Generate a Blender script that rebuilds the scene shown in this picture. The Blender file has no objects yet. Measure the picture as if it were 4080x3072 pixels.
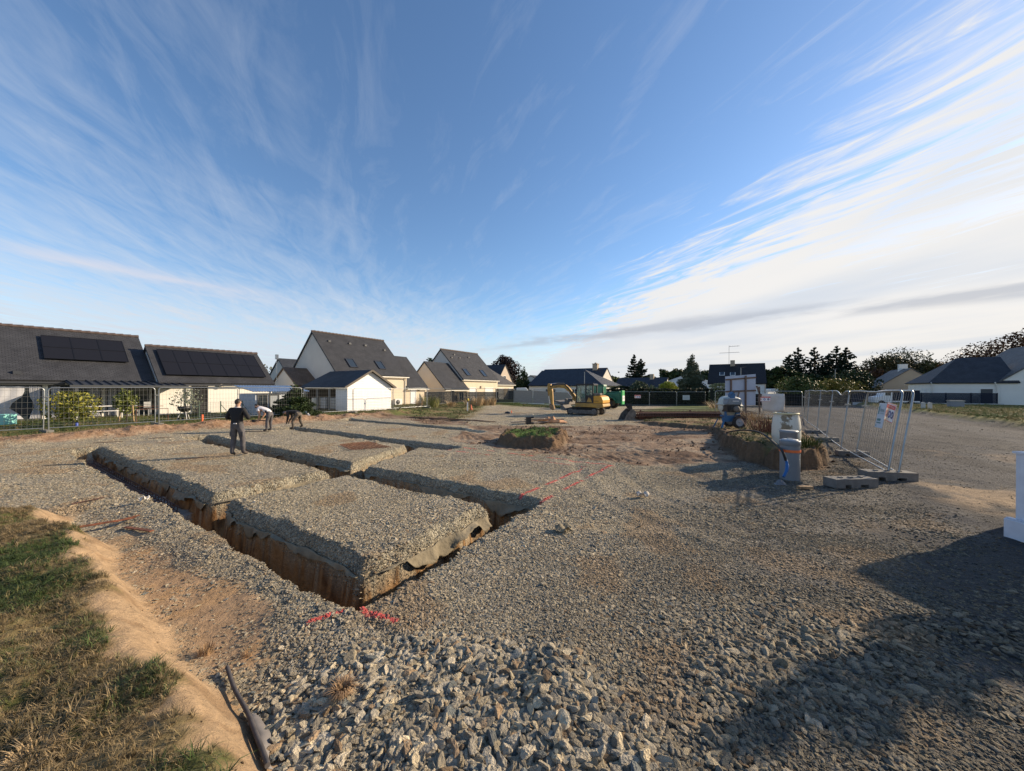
import bpy, bmesh, math, random
import numpy as np
from mathutils import Vector, Matrix
R = math.radians
random.seed(7)
RNG = np.random.default_rng(11)
scene = bpy.context.scene
COL = scene.collection

# ------------------------------------------------------------------ camera
EYE = 2.1
FPX = 1410.0
ROLL = math.atan(.0034)
cam_d = bpy.data.cameras.new('camera'); cam = bpy.data.objects.new('camera', cam_d); COL.objects.link(cam)
cam_d.sensor_fit = 'HORIZONTAL'; cam_d.sensor_width = 36.0; cam_d.lens = 36.0 * FPX / 4080.0
cam_d.shift_y = 12.0 / 4080.0
cam_d.clip_start = .05; cam_d.clip_end = 9000
cam.matrix_world = Matrix.Translation((0, 0, EYE)) @ Matrix.Rotation(R(90), 4, 'X') @ Matrix.Rotation(ROLL, 4, 'Z')
scene.camera = cam

# ------------------------------------------------------------------ light
SUN_EL = 22.0
SUN_AZ = math.degrees(math.atan2(.94, .33))        # clockwise from +Y
sun_dir = Vector((math.sin(R(SUN_AZ)) * math.cos(R(SUN_EL)), math.cos(R(SUN_AZ)) * math.cos(R(SUN_EL)), math.sin(R(SUN_EL))))
sd = bpy.data.lights.new('sun', 'SUN'); sun = bpy.data.objects.new('sun', sd); COL.objects.link(sun)
sd.energy = 5.0; sd.angle = R(.55); sd.color = (1.0, .81, .58)
sun.rotation_euler = sun_dir.to_track_quat('Z', 'Y').to_euler()

scene.view_settings.view_transform = 'Standard'
scene.view_settings.look = 'None'
scene.view_settings.exposure = 0.58
scene.view_settings.gamma = 1.0
scene.view_settings.use_curve_mapping = False

world = bpy.data.worlds.new('World'); scene.world = world; world.use_nodes = True
def build_world():
    nt = world.node_tree; nt.nodes.clear()
    N = nt.nodes.new; L = nt.links.new
    def M(op, a, b=None, clamp=False):
        n = N('ShaderNodeMath'); n.operation = op; n.use_clamp = clamp
        for i, v in enumerate((a, b)):
            if v is None: continue
            if isinstance(v, (int, float)): n.inputs[i].default_value = v
            else: L(v, n.inputs[i])
        return n.outputs[0]
    def SS(v, a, b):       # smoothstep
        n = N('ShaderNodeMapRange'); n.interpolation_type = 'SMOOTHSTEP'
        L(v, n.inputs[0]); n.inputs[1].default_value = a; n.inputs[2].default_value = b
        return n.outputs[0]
    def MIX(f, a, b):
        n = N('ShaderNodeMix'); n.data_type = 'RGBA'
        if isinstance(f, (int, float)): n.inputs[0].default_value = f
        else: L(f, n.inputs[0])
        for i, v in ((6, a), (7, b)):
            if isinstance(v, tuple): n.inputs[i].default_value = (*v, 1)
            else: L(v, n.inputs[i])
        return n.outputs[2]
    def NOISE(vec, scale, detail, rough=.55, dist=0.):
        n = N('ShaderNodeTexNoise'); L(vec, n.inputs['Vector']); n.inputs['Scale'].default_value = scale
        n.inputs['Detail'].default_value = detail; n.inputs['Roughness'].default_value = rough; n.inputs['Distortion'].default_value = dist
        return n.outputs[0]
    def VEC(x, y, z=0.):
        n = N('ShaderNodeCombineXYZ')
        for i, v in enumerate((x, y, z)):
            if isinstance(v, (int, float)): n.inputs[i].default_value = v
            else: L(v, n.inputs[i])
        return n.outputs[0]
    sky = N('ShaderNodeTexSky'); sky.sky_type = 'NISHITA'; sky.sun_disc = False
    sky.sun_elevation = R(SUN_EL); sky.sun_rotation = R(SUN_AZ); sky.air_density = 1.0; sky.dust_density = .25; sky.ozone_density = 2.2
    tc = N('ShaderNodeTexCoord'); sep = N('ShaderNodeSeparateXYZ'); L(tc.outputs['Generated'], sep.inputs[0])
    dx, dy, dz = sep.outputs
    zc = M('MAXIMUM', dz, .012)
    px = M('DIVIDE', dx, zc); py = M('DIVIDE', dy, zc)
    up = SS(dz, -.01, .03)
    # high cirrus: a planar layer, streaks run away from the viewer
    gx = M('ADD', px, M('MULTIPLY', py, .06))
    warp = NOISE(VEC(M('MULTIPLY', px, .5), M('MULTIPLY', py, .3)), 1.0, 3)
    wx = M('ADD', gx, M('MULTIPLY', M('SUBTRACT', warp, .5), .75))
    n_str = NOISE(VEC(M('MULTIPLY', wx, 2.6), M('MULTIPLY', py, .75)), 1.0, 9, .62, .5)
    n_fine = NOISE(VEC(M('MULTIPLY', M('ADD', wx, M('MULTIPLY', py, .35)), 7.0), M('MULTIPLY', py, 1.6)), 1.0, 8, .65, .8)
    n_big = NOISE(VEC(M('MULTIPLY', px, .45), M('MULTIPLY', py, .22), 3.3), 1.0, 4, .5)
    tex = M('ADD', M('MULTIPLY', n_str, .5), M('MULTIPLY', n_fine, .5))
    # coverage: dense bank over the right, thin veil elsewhere
    edge = M('ADD', M('ADD', px, M('MULTIPLY', M('SUBTRACT', n_big, .5), 1.3)), M('MULTIPLY', M('SUBTRACT', n_fine, .5), 2.2))
    bank = SS(edge, .95, 2.1)
    veil = M('MULTIPLY', SS(M('MULTIPLY', px, -1.), .3, 1.9), .22)
    cov = M('ADD', M('MULTIPLY', bank, .80), M('ADD', veil, .13))
    far = M('MULTIPLY', SS(M('SUBTRACT', 0.34, dz), 0., .34), .56)
    cov = M('ADD', cov, far)
    th = M('SUBTRACT', .58, M('MULTIPLY', cov, .50))
    dens = M('DIVIDE', M('SUBTRACT', tex, th), .42, True)
    dens = M('MULTIPLY', dens, M('MINIMUM', M('ADD', M('MULTIPLY', cov, 1.15), .22), 1.0))
    # long grey band low over the right and a dimmer one on the left
    def band(nx, ny, c, w, seed):
        d = M('SUBTRACT', M('ADD', M('MULTIPLY', px, nx), M('MULTIPLY', py, ny)), c)
        wob = NOISE(VEC(M('MULTIPLY', px, .7), M('MULTIPLY', py, .5), seed), 1.0, 5)
        d = M('ABSOLUTE', M('ADD', d, M('MULTIPLY', M('SUBTRACT', wob, .5), w * 2.2)))
        return M('MULTIPLY', M('SUBTRACT', 1., SS(d, w * .15, w)), SS(wob, .38, .56))
    b1 = M('MULTIPLY', band(.66, .75, 6.1, .85, 1.7), SS(px, -2.2, .8))
    b2 = M('MULTIPLY', band(-.7, .7, 4.7, .55, 5.1), SS(M('MULTIPLY', px, -1.), 2.2, 3.2))
    sunny = SS(dx, -.5, .9)
    ccol = MIX(M('MULTIPLY', sunny, SS(n_big, .25, .62)), (4.9, 5.3, 5.9), (6.7, 6.5, 6.25))
    h = N('ShaderNodeHueSaturation'); h.inputs['Saturation'].default_value = 1.08; h.inputs['Value'].default_value = 1.28
    L(sky.outputs[0], h.inputs['Color'])
    tn = N('ShaderNodeVectorMath'); tn.operation = 'MULTIPLY'; L(h.outputs[0], tn.inputs[0]); tn.inputs[1].default_value = (1.0, 1.02, 1.06)
    base = tn.outputs[0]


    c1 = MIX(M('MULTIPLY', dens, up, True), base, ccol)
    c1 = MIX(M('MULTIPLY', M('MULTIPLY', b1, up), .62), c1, (3.2, 3.45, 4.0))
    c1 = MIX(M('MULTIPLY', M('MULTIPLY', b2, up), .7), c1, (5.4, 5.3, 5.8))
    # pale air above the horizon
    hz = M('MULTIPLY', M('SUBTRACT', 1., SS(dz, .0, .16)), .55)
    c1 = MIX(hz, c1, MIX(sunny, (4.4, 5.2, 6.1), (5.9, 5.7, 5.3)))
    bg = N('ShaderNodeBackground'); L(c1, bg.inputs[0]); bg.inputs[1].default_value = .094
    out = N('ShaderNodeOutputWorld'); L(bg.outputs[0], out.inputs[0])
build_world()

# ------------------------------------------------------------------ frames of reference
# The site, its trenches and the houses left of it share one grid: E (towards the drive) and B (away along the fence).
EX = np.array((.842, -.5395)); BX = np.array((.5395, .842))
GRID_ROT = math.atan2(EX[1], EX[0])
def W(e, b, z=0.): return Vector((e * EX[0] + b * BX[0], e * EX[1] + b * BX[1], z))
_c, _s = math.cos(ROLL), math.sin(ROLL)
def sight(x, y):
    dx, dy = x - 2040, y - 1548
    return (dx * _c + dy * _s) / FPX, (dx * _s - dy * _c) / FPX
def P(x, y, d):                                   # point at depth d seen at photo pixel x, y
    u, v = sight(x, y); return Vector((u * d, d, EYE + v * d))
def G(x, y, z=0.):                                # point on the level z seen at photo pixel x, y
    u, v = sight(x, y); d = (z - EYE) / v; return Vector((u * d, d, z))

# ------------------------------------------------------------------ noise
def _hash(ix, iy, seed):
    h = (ix.astype(np.int64) * 374761393 + iy.astype(np.int64) * 668265263 + seed * 1442695041) & 0xffffffff
    h = ((h ^ (h >> 13)) * 1274126177) & 0xffffffff
    return ((h ^ (h >> 16)) & 0xffff) / 65535.0
def vnoise(x, y, seed=0):
    x = np.asarray(x, float); y = np.asarray(y, float)
    ix, iy = np.floor(x), np.floor(y); fx, fy = x - ix, y - iy
    fx = fx * fx * (3 - 2 * fx); fy = fy * fy * (3 - 2 * fy)
    a, b = _hash(ix, iy, seed), _hash(ix + 1, iy, seed); c, d = _hash(ix, iy + 1, seed), _hash(ix + 1, iy + 1, seed)
    return (a * (1 - fx) + b * fx) * (1 - fy) + (c * (1 - fx) + d * fx) * fy
def fbm(x, y, sc, seed=0, o=4):
    r = 0; a = .5; t = 0
    for i in range(o):
        r = r + a * vnoise(x * sc, y * sc, seed + i * 17); t += a; a *= .5; sc *= 2.03
    return r / t
def ss(x, a, b):
    t = np.clip((x - a) / (b - a), 0, 1); return t * t * (3 - 2 * t)

# ------------------------------------------------------------------ materials
def mat(name, color, rough=.8, metal=0., var=.0, vscale=3., bump=0., bscale=20., spec=None, trans=0., color2=None, stretch=None, alpha=None):
    m = bpy.data.materials.new(name); m.use_nodes = True
    nt = m.node_tree; p = nt.nodes['Principled BSDF']; L = nt.links.new
    p.inputs['Base Color'].default_value = (*color, 1); p.inputs['Roughness'].default_value = rough; p.inputs['Metallic'].default_value = metal
    if spec is not None: p.inputs['Specular IOR Level'].default_value = spec
    if trans: p.inputs['Transmission Weight'].default_value = trans
    tc = nt.nodes.new('ShaderNodeTexCoord'); mp = nt.nodes.new('ShaderNodeMapping'); L(tc.outputs['Object'], mp.inputs[0])
    if stretch: mp.inputs['Scale'].default_value = stretch
    if var or color2:
        n = nt.nodes.new('ShaderNodeTexNoise'); n.inputs['Scale'].default_value = vscale; n.inputs['Detail'].default_value = 6; L(mp.outputs[0], n.inputs['Vector'])
        r = nt.nodes.new('ShaderNodeValToRGB'); L(n.outputs[0], r.inputs[0])
        c2 = color2 if color2 else tuple(c * (1 - var) for c in color)
        c1 = color if color2 else tuple(min(1, c * (1 + var)) for c in color)
        r.color_ramp.elements[0].position = .35; r.color_ramp.elements[1].position = .65
        r.color_ramp.elements[0].color = (*c2, 1); r.color_ramp.elements[1].color = (*c1, 1)
        L(r.outputs[0], p.inputs['Base Color'])
    if bump:
        n = nt.nodes.new('ShaderNodeTexNoise'); n.inputs['Scale'].default_value = bscale; n.inputs['Detail'].default_value = 5; L(mp.outputs[0], n.inputs['Vector'])
        b = nt.nodes.new('ShaderNodeBump'); b.inputs['Distance'].default_value = bump; L(n.outputs[0], b.inputs['Height']); L(b.outputs[0], p.inputs['Normal'])
    return m
def attr_mat(name, attr, kind='GEOMETRY', rough=.85, rnd=.0, bump=0., bscale=30, mottle=0.):
    """base colour from a colour attribute; optional per-object random value and relief"""
    m = bpy.data.materials.new(name); m.use_nodes = True; nt = m.node_tree; p = nt.nodes['Principled BSDF']; L = nt.links.new
    a = nt.nodes.new('ShaderNodeAttribute'); a.attribute_type = kind; a.attribute_name = attr
    out = a.outputs['Color']
    p.inputs['Roughness'].default_value = rough; p.inputs['Specular IOR Level'].default_value = .25
    if rnd:
        oi = nt.nodes.new('ShaderNodeObjectInfo'); mr = nt.nodes.new('ShaderNodeMapRange'); L(oi.outputs['Random'], mr.inputs[0])
        mr.inputs[3].default_value = 1 - rnd; mr.inputs[4].default_value = 1 + rnd
        mx = nt.nodes.new('ShaderNodeVectorMath'); mx.operation = 'SCALE'; L(out, mx.inputs[0]); L(mr.outputs[0], mx.inputs['Scale']); out = mx.outputs[0]
    if bump or mottle:
        n = nt.nodes.new('ShaderNodeTexNoise'); n.inputs['Scale'].default_value = bscale; n.inputs['Detail'].default_value = 6; n.inputs['Roughness'].default_value = .65
        tc = nt.nodes.new('ShaderNodeTexCoord'); L(tc.outputs['Object'], n.inputs['Vector'])
    if mottle:
        mr = nt.nodes.new('ShaderNodeMapRange'); L(n.outputs[0], mr.inputs[0]); mr.inputs[1].default_value = .3; mr.inputs[2].default_value = .7; mr.inputs[3].default_value = 1 - mottle; mr.inputs[4].default_value = 1 + mottle
        mx = nt.nodes.new('ShaderNodeVectorMath'); mx.operation = 'SCALE'; L(out, mx.inputs[0]); L(mr.outputs[0], mx.inputs['Scale']); out = mx.outputs[0]
    L(out, p.inputs['Base Color'])
    if bump:
        b = nt.nodes.new('ShaderNodeBump'); b.inputs['Distance'].default_value = bump; L(n.outputs[0], b.inputs['Height']); L(b.outputs[0], p.inputs['Normal'])
    return m

# ------------------------------------------------------------------ object helpers
def tag(o, label=None, cat=None, group=None, kind=None):
    if label: o['label'] = label
    if cat: o['category'] = cat
    if group: o['group'] = group
    if kind: o['kind'] = kind
    return o
def empty(name, loc=(0, 0, 0), rz=0., label=None, cat=None, group=None):
    o = bpy.data.objects.new(name, None); COL.objects.link(o); o.location = loc; o.rotation_euler = (0, 0, rz)
    o.empty_display_size = .2
    return tag(o, label, cat, group)
def link(name, me, parent=None, mt=None):
    o = bpy.data.objects.new(name, me); COL.objects.link(o)
    if parent is not None: o.parent = parent
    if mt is not None and not me.materials: me.materials.append(mt)
    return o
def copy_tree(o, parent=None):
    c = o.copy(); COL.objects.link(c); c.parent = parent
    for ch in [k for k in bpy.data.objects if k.parent == o]: copy_tree(ch, c)
    return c
class MB:
    """collects simple shapes into one mesh"""
    def __init__(s): s.v = []; s.f = []; s.m = []; s.sm = []; s.mi = 0
    def add(s, vs, fs, smooth=False):
        o = len(s.v); s.v += [tuple(v) for v in vs]; s.f += [tuple(i + o for i in f) for f in fs]
        s.m += [s.mi] * len(fs); s.sm += [smooth] * len(fs); return s
    def box(s, x0, x1, y0, y1, z0, z1, T=None):
        vs = [Vector((x, y, z)) for z in (z0, z1) for x, y in ((x0, y0), (x1, y0), (x1, y1), (x0, y1))]
        if T is not None: vs = [T @ v for v in vs]
        return s.add(vs, [(3, 2, 1, 0), (4, 5, 6, 7), (0, 1, 5, 4), (1, 2, 6, 5), (2, 3, 7, 6), (3, 0, 4, 7)])
    def bar(s, a, b, w, h=None, up=(0, 0, 1)):
        a, b = Vector(a), Vector(b); h = h or w; d = (b - a); 
        if d.length < 1e-6: return s
        d.normalize(); u = Vector(up)
        if abs(d.dot(u)) > .98: u = Vector((1, 0, 0))
        sd_ = d.cross(u).normalized(); u = sd_.cross(d).normalized()
        vs = [p + sd_ * (w / 2 * i) + u * (h / 2 * j) for p in (a, b) for i, j in ((-1, -1), (1, -1), (1, 1), (-1, 1))]
        return s.add(vs, [(0, 1, 2, 3), (7, 6, 5, 4), (4, 5, 1, 0), (5, 6, 2, 1), (6, 7, 3, 2), (7, 4, 0, 3)])
    def tube(s, pts, r, n=8, caps=True, smooth=True):
        pts = [Vector(p) for p in pts]; rs = r if isinstance(r, (list, tuple)) else [r] * len(pts)
        rings = []; u = None
        for i, p in enumerate(pts):
            d = (pts[min(i + 1, len(pts) - 1)] - pts[max(i - 1, 0)])
            if d.length < 1e-9: d = Vector((0, 0, 1))
            d.normalize()
            if u is None:
                u = Vector((0, 0, 1)) if abs(d.z) < .9 else Vector((1, 0, 0))
            u = (u - d * d.dot(u))
            if u.length < 1e-4: u = d.orthogonal()
            u.normalize(); w = d.cross(u)
            rings.append([p + (u * math.cos(2 * math.pi * k / n) + w * math.sin(2 * math.pi * k / n)) * rs[i] for k in range(n)])
        vs = [v for ring in rings for v in ring]; fs = []
        for i in range(len(pts) - 1):
            for k in range(n):
                k2 = (k + 1) % n; fs.append((i * n + k, i * n + k2, (i + 1) * n + k2, (i + 1) * n + k))
        s.add(vs, fs, smooth)
        if caps:
            s.add(rings[0], [tuple(range(n))[::-1]]); s.add(rings[-1], [tuple(range(n))])
        return s
    def lathe(s, prof, n=24, T=None, smooth=True, caps=True):
        """prof: list of (r, z) about Z"""
        vs = []; fs = []
        for r, z in prof:
            for k in range(n):
                a = 2 * math.pi * k / n; v = Vector((r * math.cos(a), r * math.sin(a), z)); vs.append(T @ v if T is not None else v)
        for i in range(len(prof) - 1):
            for k in range(n):
                k2 = (k + 1) % n; fs.append((i * n + k, i * n + k2, (i + 1) * n + k2, (i + 1) * n + k))
        s.add(vs, fs, smooth)
        if caps:
            for i in (0, len(prof) - 1):
                if prof[i][0] > 1e-4: s.add(vs[i * n:(i + 1) * n], [tuple(range(n)) if i else tuple(range(n))[::-1]])
        return s
    def slab(s, quad, th, down=True):
        """closed plate under the polygon quad (3D points)"""
        q = [Vector(p) for p in quad]; n = (q[1] - q[0]).cross(q[2] - q[0]).normalized()
        if n.z < 0: q.reverse(); n = -n
        o = -n * th; k = len(q); vs = q + [p + o for p in q]
        fs = [tuple(range(k)), tuple(range(2 * k - 1, k - 1, -1))] + [(i, i + k, (i + 1) % k + k, (i + 1) % k) for i in range(k)]
        return s.add(vs, fs)
    def prism(s, poly, T, th):
        """poly: 2D outline in the local xz plane, extruded th along local y by matrix T"""
        k = len(poly); vs = [T @ Vector((x, 0, z)) for x, z in poly] + [T @ Vector((x, th, z)) for x, z in poly]
        fs = [tuple(range(k)), tuple(range(2 * k - 1, k - 1, -1))] + [(i, i + k, (i + 1) % k + k, (i + 1) % k) for i in range(k)]
        return s.add(vs, fs)
    def mesh(s, name, mats):
        me = bpy.data.meshes.new(name); me.from_pydata([tuple(v) for v in s.v], [], s.f)
        for m in (mats if isinstance(mats, (list, tuple)) else [mats]): me.materials.append(m)
        if len(me.materials) > 1: me.polygons.foreach_set('material_index', s.m)
        me.polygons.foreach_set('use_smooth', s.sm)
        bm = bmesh.new(); bm.from_mesh(me); bmesh.ops.recalc_face_normals(bm, faces=bm.faces); bm.to_mesh(me); bm.free()
        me.update(); return me
    def build(s, name, mats, parent=None, **kw):
        o = link(name, s.mesh(name, mats), parent); return tag(o, **kw)
def bevel(o, w=.01, seg=2):
    m = o.modifiers.new('bevel', 'BEVEL'); m.width = w; m.segments = seg; m.limit_method = 'ANGLE'; m.angle_limit = R(40); return o
_txt_cache = {}
def text(s, size, loc, rot, mt, parent, name='lettering', depth=.003, align='CENTER', sx=1.):
    key = (s, align)
    if key not in _txt_cache:
        cu = bpy.data.curves.new('t', 'FONT'); cu.body = s; cu.size = 1; cu.align_x = align; cu.align_y = 'CENTER'
        cu.resolution_u = 2
        o = bpy.data.objects.new('t', cu); me = bpy.data.meshes.new_from_object(o); bpy.data.objects.remove(o); _txt_cache[key] = me
    me = _txt_cache[key].copy(); me.materials.clear(); me.materials.append(mt)
    o = bpy.data.objects.new(name, me); COL.objects.link(o); o.parent = parent; o.location = loc; o.rotation_euler = rot; o.scale = (size * sx, size, size)
    return o
# ------------------------------------------------------------------ the ground
def box_sdf(e, b, r):
    e0, e1, b0, b1 = r; dx = np.maximum(e0 - e, e - e1); dy = np.maximum(b0 - b, b - b1)
    return np.hypot(np.maximum(dx, 0), np.maximum(dy, 0)) + np.minimum(np.maximum(dx, dy), 0)
TRENCH = [(-18.9, -3.05, 1.99, 2.61), (-18.9, -9.6, 1.90, 2.61), (-19.7, -3.05, 5.14, 5.88), (-3.76, -3.05, 1.99, 5.88), (-8.72, -8.04, 2.04, 5.86),
          (-20.2, -8.5, 9.05, 9.65), (-22.0, -10.7, 13.65, 14.25)]
T6A, T6B, T6W = (-8.6, 5.5), (-10.15, 9.3), .27
def trench_sdf(e, b):
    je = (vnoise(e * 2.1, b * 2.1, 5) - .5) * .16 + (vnoise(e * 7, b * 7, 6) - .5) * .07
    jb = (vnoise(e * 2.3, b * 2.3, 8) - .5) * .16 + (vnoise(e * 6, b * 6, 9) - .5) * .07
    e2, b2 = e + je, b + jb
    d = box_sdf(e2, b2, TRENCH[0])
    for r in TRENCH[1:]: d = np.minimum(d, box_sdf(e2, b2, r))
    ax, ay = T6A; bx, by = T6B; L2 = (bx - ax) ** 2 + (by - ay) ** 2
    t = np.clip(((e2 - ax) * (bx - ax) + (b2 - ay) * (by - ay)) / L2, 0, 1)
    return np.minimum(d, np.hypot(e2 - ax - t * (bx - ax), b2 - ay - t * (by - ay)) - T6W)
def poly_sdf(x, y, pts):
    """negative inside"""
    x = np.asarray(x, float); y = np.asarray(y, float); d = np.full(np.shape(x), 1e9); ins = np.zeros(np.shape(x), bool); n = len(pts)
    for i in range(n):
        ax, ay = pts[i]; bx, by = pts[(i + 1) % n]; ex, ey = bx - ax, by - ay
        t = np.clip(((x - ax) * ex + (y - ay) * ey) / (ex * ex + ey * ey), 0, 1)
        d = np.minimum(d, np.hypot(x - ax - t * ex, y - ay - t * ey))
        if ay != by:
            c = (ay > y) != (by > y); ins ^= c & (x < (bx - ax) * (y - ay) / (by - ay) + ax)
    return np.where(ins, -d, d)
MOUND = [(-7.95, 11.45), (-6.9, 11.05), (-5.55, 11.6), (-5.95, 12.8), (-6.5, 14.6), (-7.9, 14.6), (-8.5, 12.9)]
BANK = [(-1.3, 21.5), (-.97, 19.9), (-.34, 15.1), (.2, 12.5), (.85, 11.5), (1.75, 12.2), (2.2, 14.5), (2.35, 20), (2.6, 30), (-4, 30), (-5.5, 22.6)]
BROWN = [(-9.5, 10.6), (-7.9, 10.5), (-6.06, 10.08), (-3.42, 10.3), (-2.26, 10.2), (-.2, 11.7), (.3, 12.3), (-.2, 15), (-.7, 19.9), (-1.5, 22), (-4.4, 22.6), (-7.5, 18.6), (-10.5, 16.5),
         (-15.4, 14.8), (-19, 16.2), (-22.3, 15.6), (-22.5, 17.6), (-18.5, 19.3), (-14, 17), (-11.5, 13.6), (-10.6, 11.5)]
RUT = [(-2.2, 10.2), (-1.0, 8.2), (.6, 7.0), (2.2, 6.7), (4.6, 7.8), (8.5, 12.5), (10, 20)]
def ruts(e, b):
    """two wheel tracks swinging from the drive onto the stone"""
    best = np.full(np.shape(e), 1e9)
    for (ax, ay), (bx, by) in zip(RUT, RUT[1:]):
        t = np.clip(((e - ax) * (bx - ax) + (b - ay) * (by - ay)) / ((bx - ax) ** 2 + (by - ay) ** 2), 0, 1)
        best = np.minimum(best, np.hypot(e - ax - t * (bx - ax), b - ay - t * (by - ay)))
    return np.exp(-((best - .82) / .16) ** 2) + .8 * np.exp(-((best - 1.9) / .14) ** 2)
def ground_height(X, Y):
    X = np.asarray(X, float); Y = np.asarray(Y, float)
    e = X * EX[0] + Y * EX[1]; b = X * BX[0] + Y * BX[1]
    h = (fbm(X, Y, .35, 1, 3) - .5) * .10 + (fbm(X, Y, 1.6, 2, 3) - .5) * .07
    far = ss(Y, 18, 32); h = h * (1 - .5 * far)
    site = poly_sdf(e, b, [(-20.8, .5), (-9.85, .5), (-9.85, 1.9), (2, 1.9), (2, 10), (-8, 10.4), (-11, 16), (-22, 15.2), (-23, 9)])
    h = np.where(site < 0, h * .45, h)
    # step down from the left platform to the strip beside the berm
    strip = ss(e, -9.95, -9.65) * ss(1.95 - b, 0, .9) * ss(-1.0 - e, 0, 2)
    h = h - .09 * strip
    h = h - .02 * ss(2.1 - b, 0, .1) * ss(.5 - e, 0, 2) * ss(e + 9.8, 0, .3) - .02 * ss(e + 3.3, 0, .3) * ss(1.5 - e, 0, 3) * ss(8 - b, 0, 2)
    # berm with grass
    wob = (fbm(X, Y, .9, 31, 3) - .5) * .42
    berm = ss(1.08 + wob - b, 0, .42) * ss(e + wob, -9.75, -9.3) * ss(3.5 - e, 0, 2)
    h = h + berm * (.36 + (fbm(X, Y, 2.2, 33, 3) - .5) * .16 + (fbm(X, Y, 9, 35, 3) - .5) * .05)
    # fence side of the site is a little higher
    h = h + .13 * ss(-e, 21, 24) + .05 * ss(-e, 25, 40)
    ridge = np.exp(-((e + 22.9 + (fbm(X, Y, .5, 41, 2) - .5) * 1.2) / .55) ** 2) * ss(b, -8, -3) * ss(24 - b, 0, 4)
    h = h + ridge * (fbm(X, Y, 1.3, 43, 4)) * .42
    # island left standing in the scraped earth, and the bank at the drive
    w2 = (fbm(e, b, 2.4, 51, 4) - .5) * .8
    m = poly_sdf(e, b, MOUND) + w2 * .8; h = h + .33 * ss(-m, -.16, .14) * (1 + (fbm(X, Y, 3.5, 55, 4) - .5) * 1.1)
    m2 = poly_sdf(e, b, BANK) + w2 * .8
    hb = .49 - .32 * ss(b, 12.5, 21) + .0 * b
    h = h + hb * ss(-m2, -.06, .08) * (1 + (fbm(X, Y, 3.0, 57, 4) - .5) * .6) * ss(34 - b, 0, 10) * ss(e, -6.5, -3.8)
    br = poly_sdf(e, b, BROWN); h = np.where((br < 0) & (m > 0), h - .05 * ss(-br, 0, .5) + (np.sin((e * .8 + b) * 19 + fbm(X, Y, .8, 61, 2) * 9) * .018) * ss(-br, 0, .6) * ss(fbm(X, Y, .5, 63, 2), .42, .55) + (fbm(X, Y, 4, 65, 3) - .5) * .09 * ss(-br, 0, .4), h)
    h = h + .04 * ss(e, 2.2, 3.2) * ss(18 - e, 0, 5)
    rt = ruts(e, b); h = h - .022 * rt + .014 * (ruts(e + .26, b) + ruts(e - .26, b))
    # loose heap ridges in the coarse stone
    h = h + .06 * np.exp(-((X - .35 - (Y - 2.5) * .25) / .28) ** 2) * ss(Y, 1.6, 2.3) * ss(4.4 - Y, 0, 1.4) * fbm(X, Y, 1.1, 71, 2)
    # grass shoulder right of the drive
    shoulder = ss(e, 12.2, 13.4); h = h + .35 * shoulder * ss(70 - e, 0, 40) - .0
    h = h - .3 * ss(Y, 34, 50) * ss(X, 2, 12) * (1 - shoulder)
    # trenches
    d = trench_sdf(e, b)
    lip = -.18 * np.clip((.12 - d) / .12, 0, 1) * (1 - 1. * ss(2.14 - b, 0, .08)) * (1 - 1. * ss(e, -3.25, -3.15))
    lip = lip + (fbm(X, Y, 9, 81, 2) - .5) * .05 * ss(.35 - d, 0, .2)
    bottom = -.82 + (fbm(X, Y, 2.2, 83, 3) - .5) * .12
    bottom = np.where((e < -9.4) & (b < 4), -.50 + (fbm(X, Y, 3, 85, 2) - .5) * .02, bottom)
    bottom = np.where(b > 8, bottom * .7, bottom)
    k = ss(-d, -.015, .045)
    return (h + lip) * (1 - k) + bottom * k
def gz(p): return float(ground_height(np.array([p[0]]), np.array([p[1]]))[0])
def on_ground(p, dz=0.): return Vector((p[0], p[1], gz(p) + dz))

def lines(segs):
    out = []
    for a, b_, st in segs: out += list(np.arange(a, b_ - 1e-6, st))
    return out
def grow(start, step, sign, end):
    out = []; x = start; 
    while abs(x) < end: step *= 1.28; x += sign * step; out.append(x)
    return out
el = sorted(grow(-30, .4, -1, 4000)) + lines([(-30, -24.5, .35), (-24.5, -19, .12), (-19, -12, .07), (-12, -2.5, .038), (-2.5, 3.2, .05), (3.2, 10, .11), (10, 20, .35)]) + [20] + grow(20, .4, 1, 4000)
bl = sorted(grow(-6, .3, -1, 4000)) + lines([(-6, -1, .12), (-1, 6.2, .038), (6.2, 10, .055), (10, 15, .075), (15, 24, .14), (24, 60, .5)]) + [60] + grow(60, .6, 1, 4000)
el = np.array(el); bl = np.array(bl)
EE, BB = np.meshgrid(el, bl)
XX = EE * EX[0] + BB * BX[0]; YY = EE * EX[1] + BB * BX[1]
HH = ground_height(XX, YY)
D6 = trench_sdf(EE, BB)
def lerp(c, c2, k): return c * (1 - k[..., None]) + np.array(c2) * k[..., None]
PAINT = [((-3.12, 5.9), (-2.95, 9.7), .035), ((-3.62, 6.0), (-3.45, 9.1), .035), ((-9.6, 9.02), (-3.45, 9.1), .03), ((-9.0, 9.68), (-2.9, 9.68), .03),
         ((-3.16, 1.97), (-3.27, 1.71), .022), ((-3.0, 2.08), (-2.63, 2.13), .03)]
def paint_mask(e, b):
    m = np.zeros(np.shape(e))
    for (ax, ay), (bx, by), w in PAINT:
        t = ((e - ax) * (bx - ax) + (b - ay) * (by - ay)) / ((bx - ax) ** 2 + (by - ay) ** 2); tt = np.clip(t, 0, 1)
        d = np.hypot(e - ax - tt * (bx - ax), b - ay - tt * (by - ay))
        m = np.maximum(m, ss(w * 1.5 - d, 0, w))
    return m
SOIL = [tuple(G(*p_).xy) for p_ in ((360, 2190), (600, 2150), (860, 2270), (1050, 2330), (1075, 2430), (1010, 2600), (860, 2610), (700, 2470), (520, 2330))]
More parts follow.
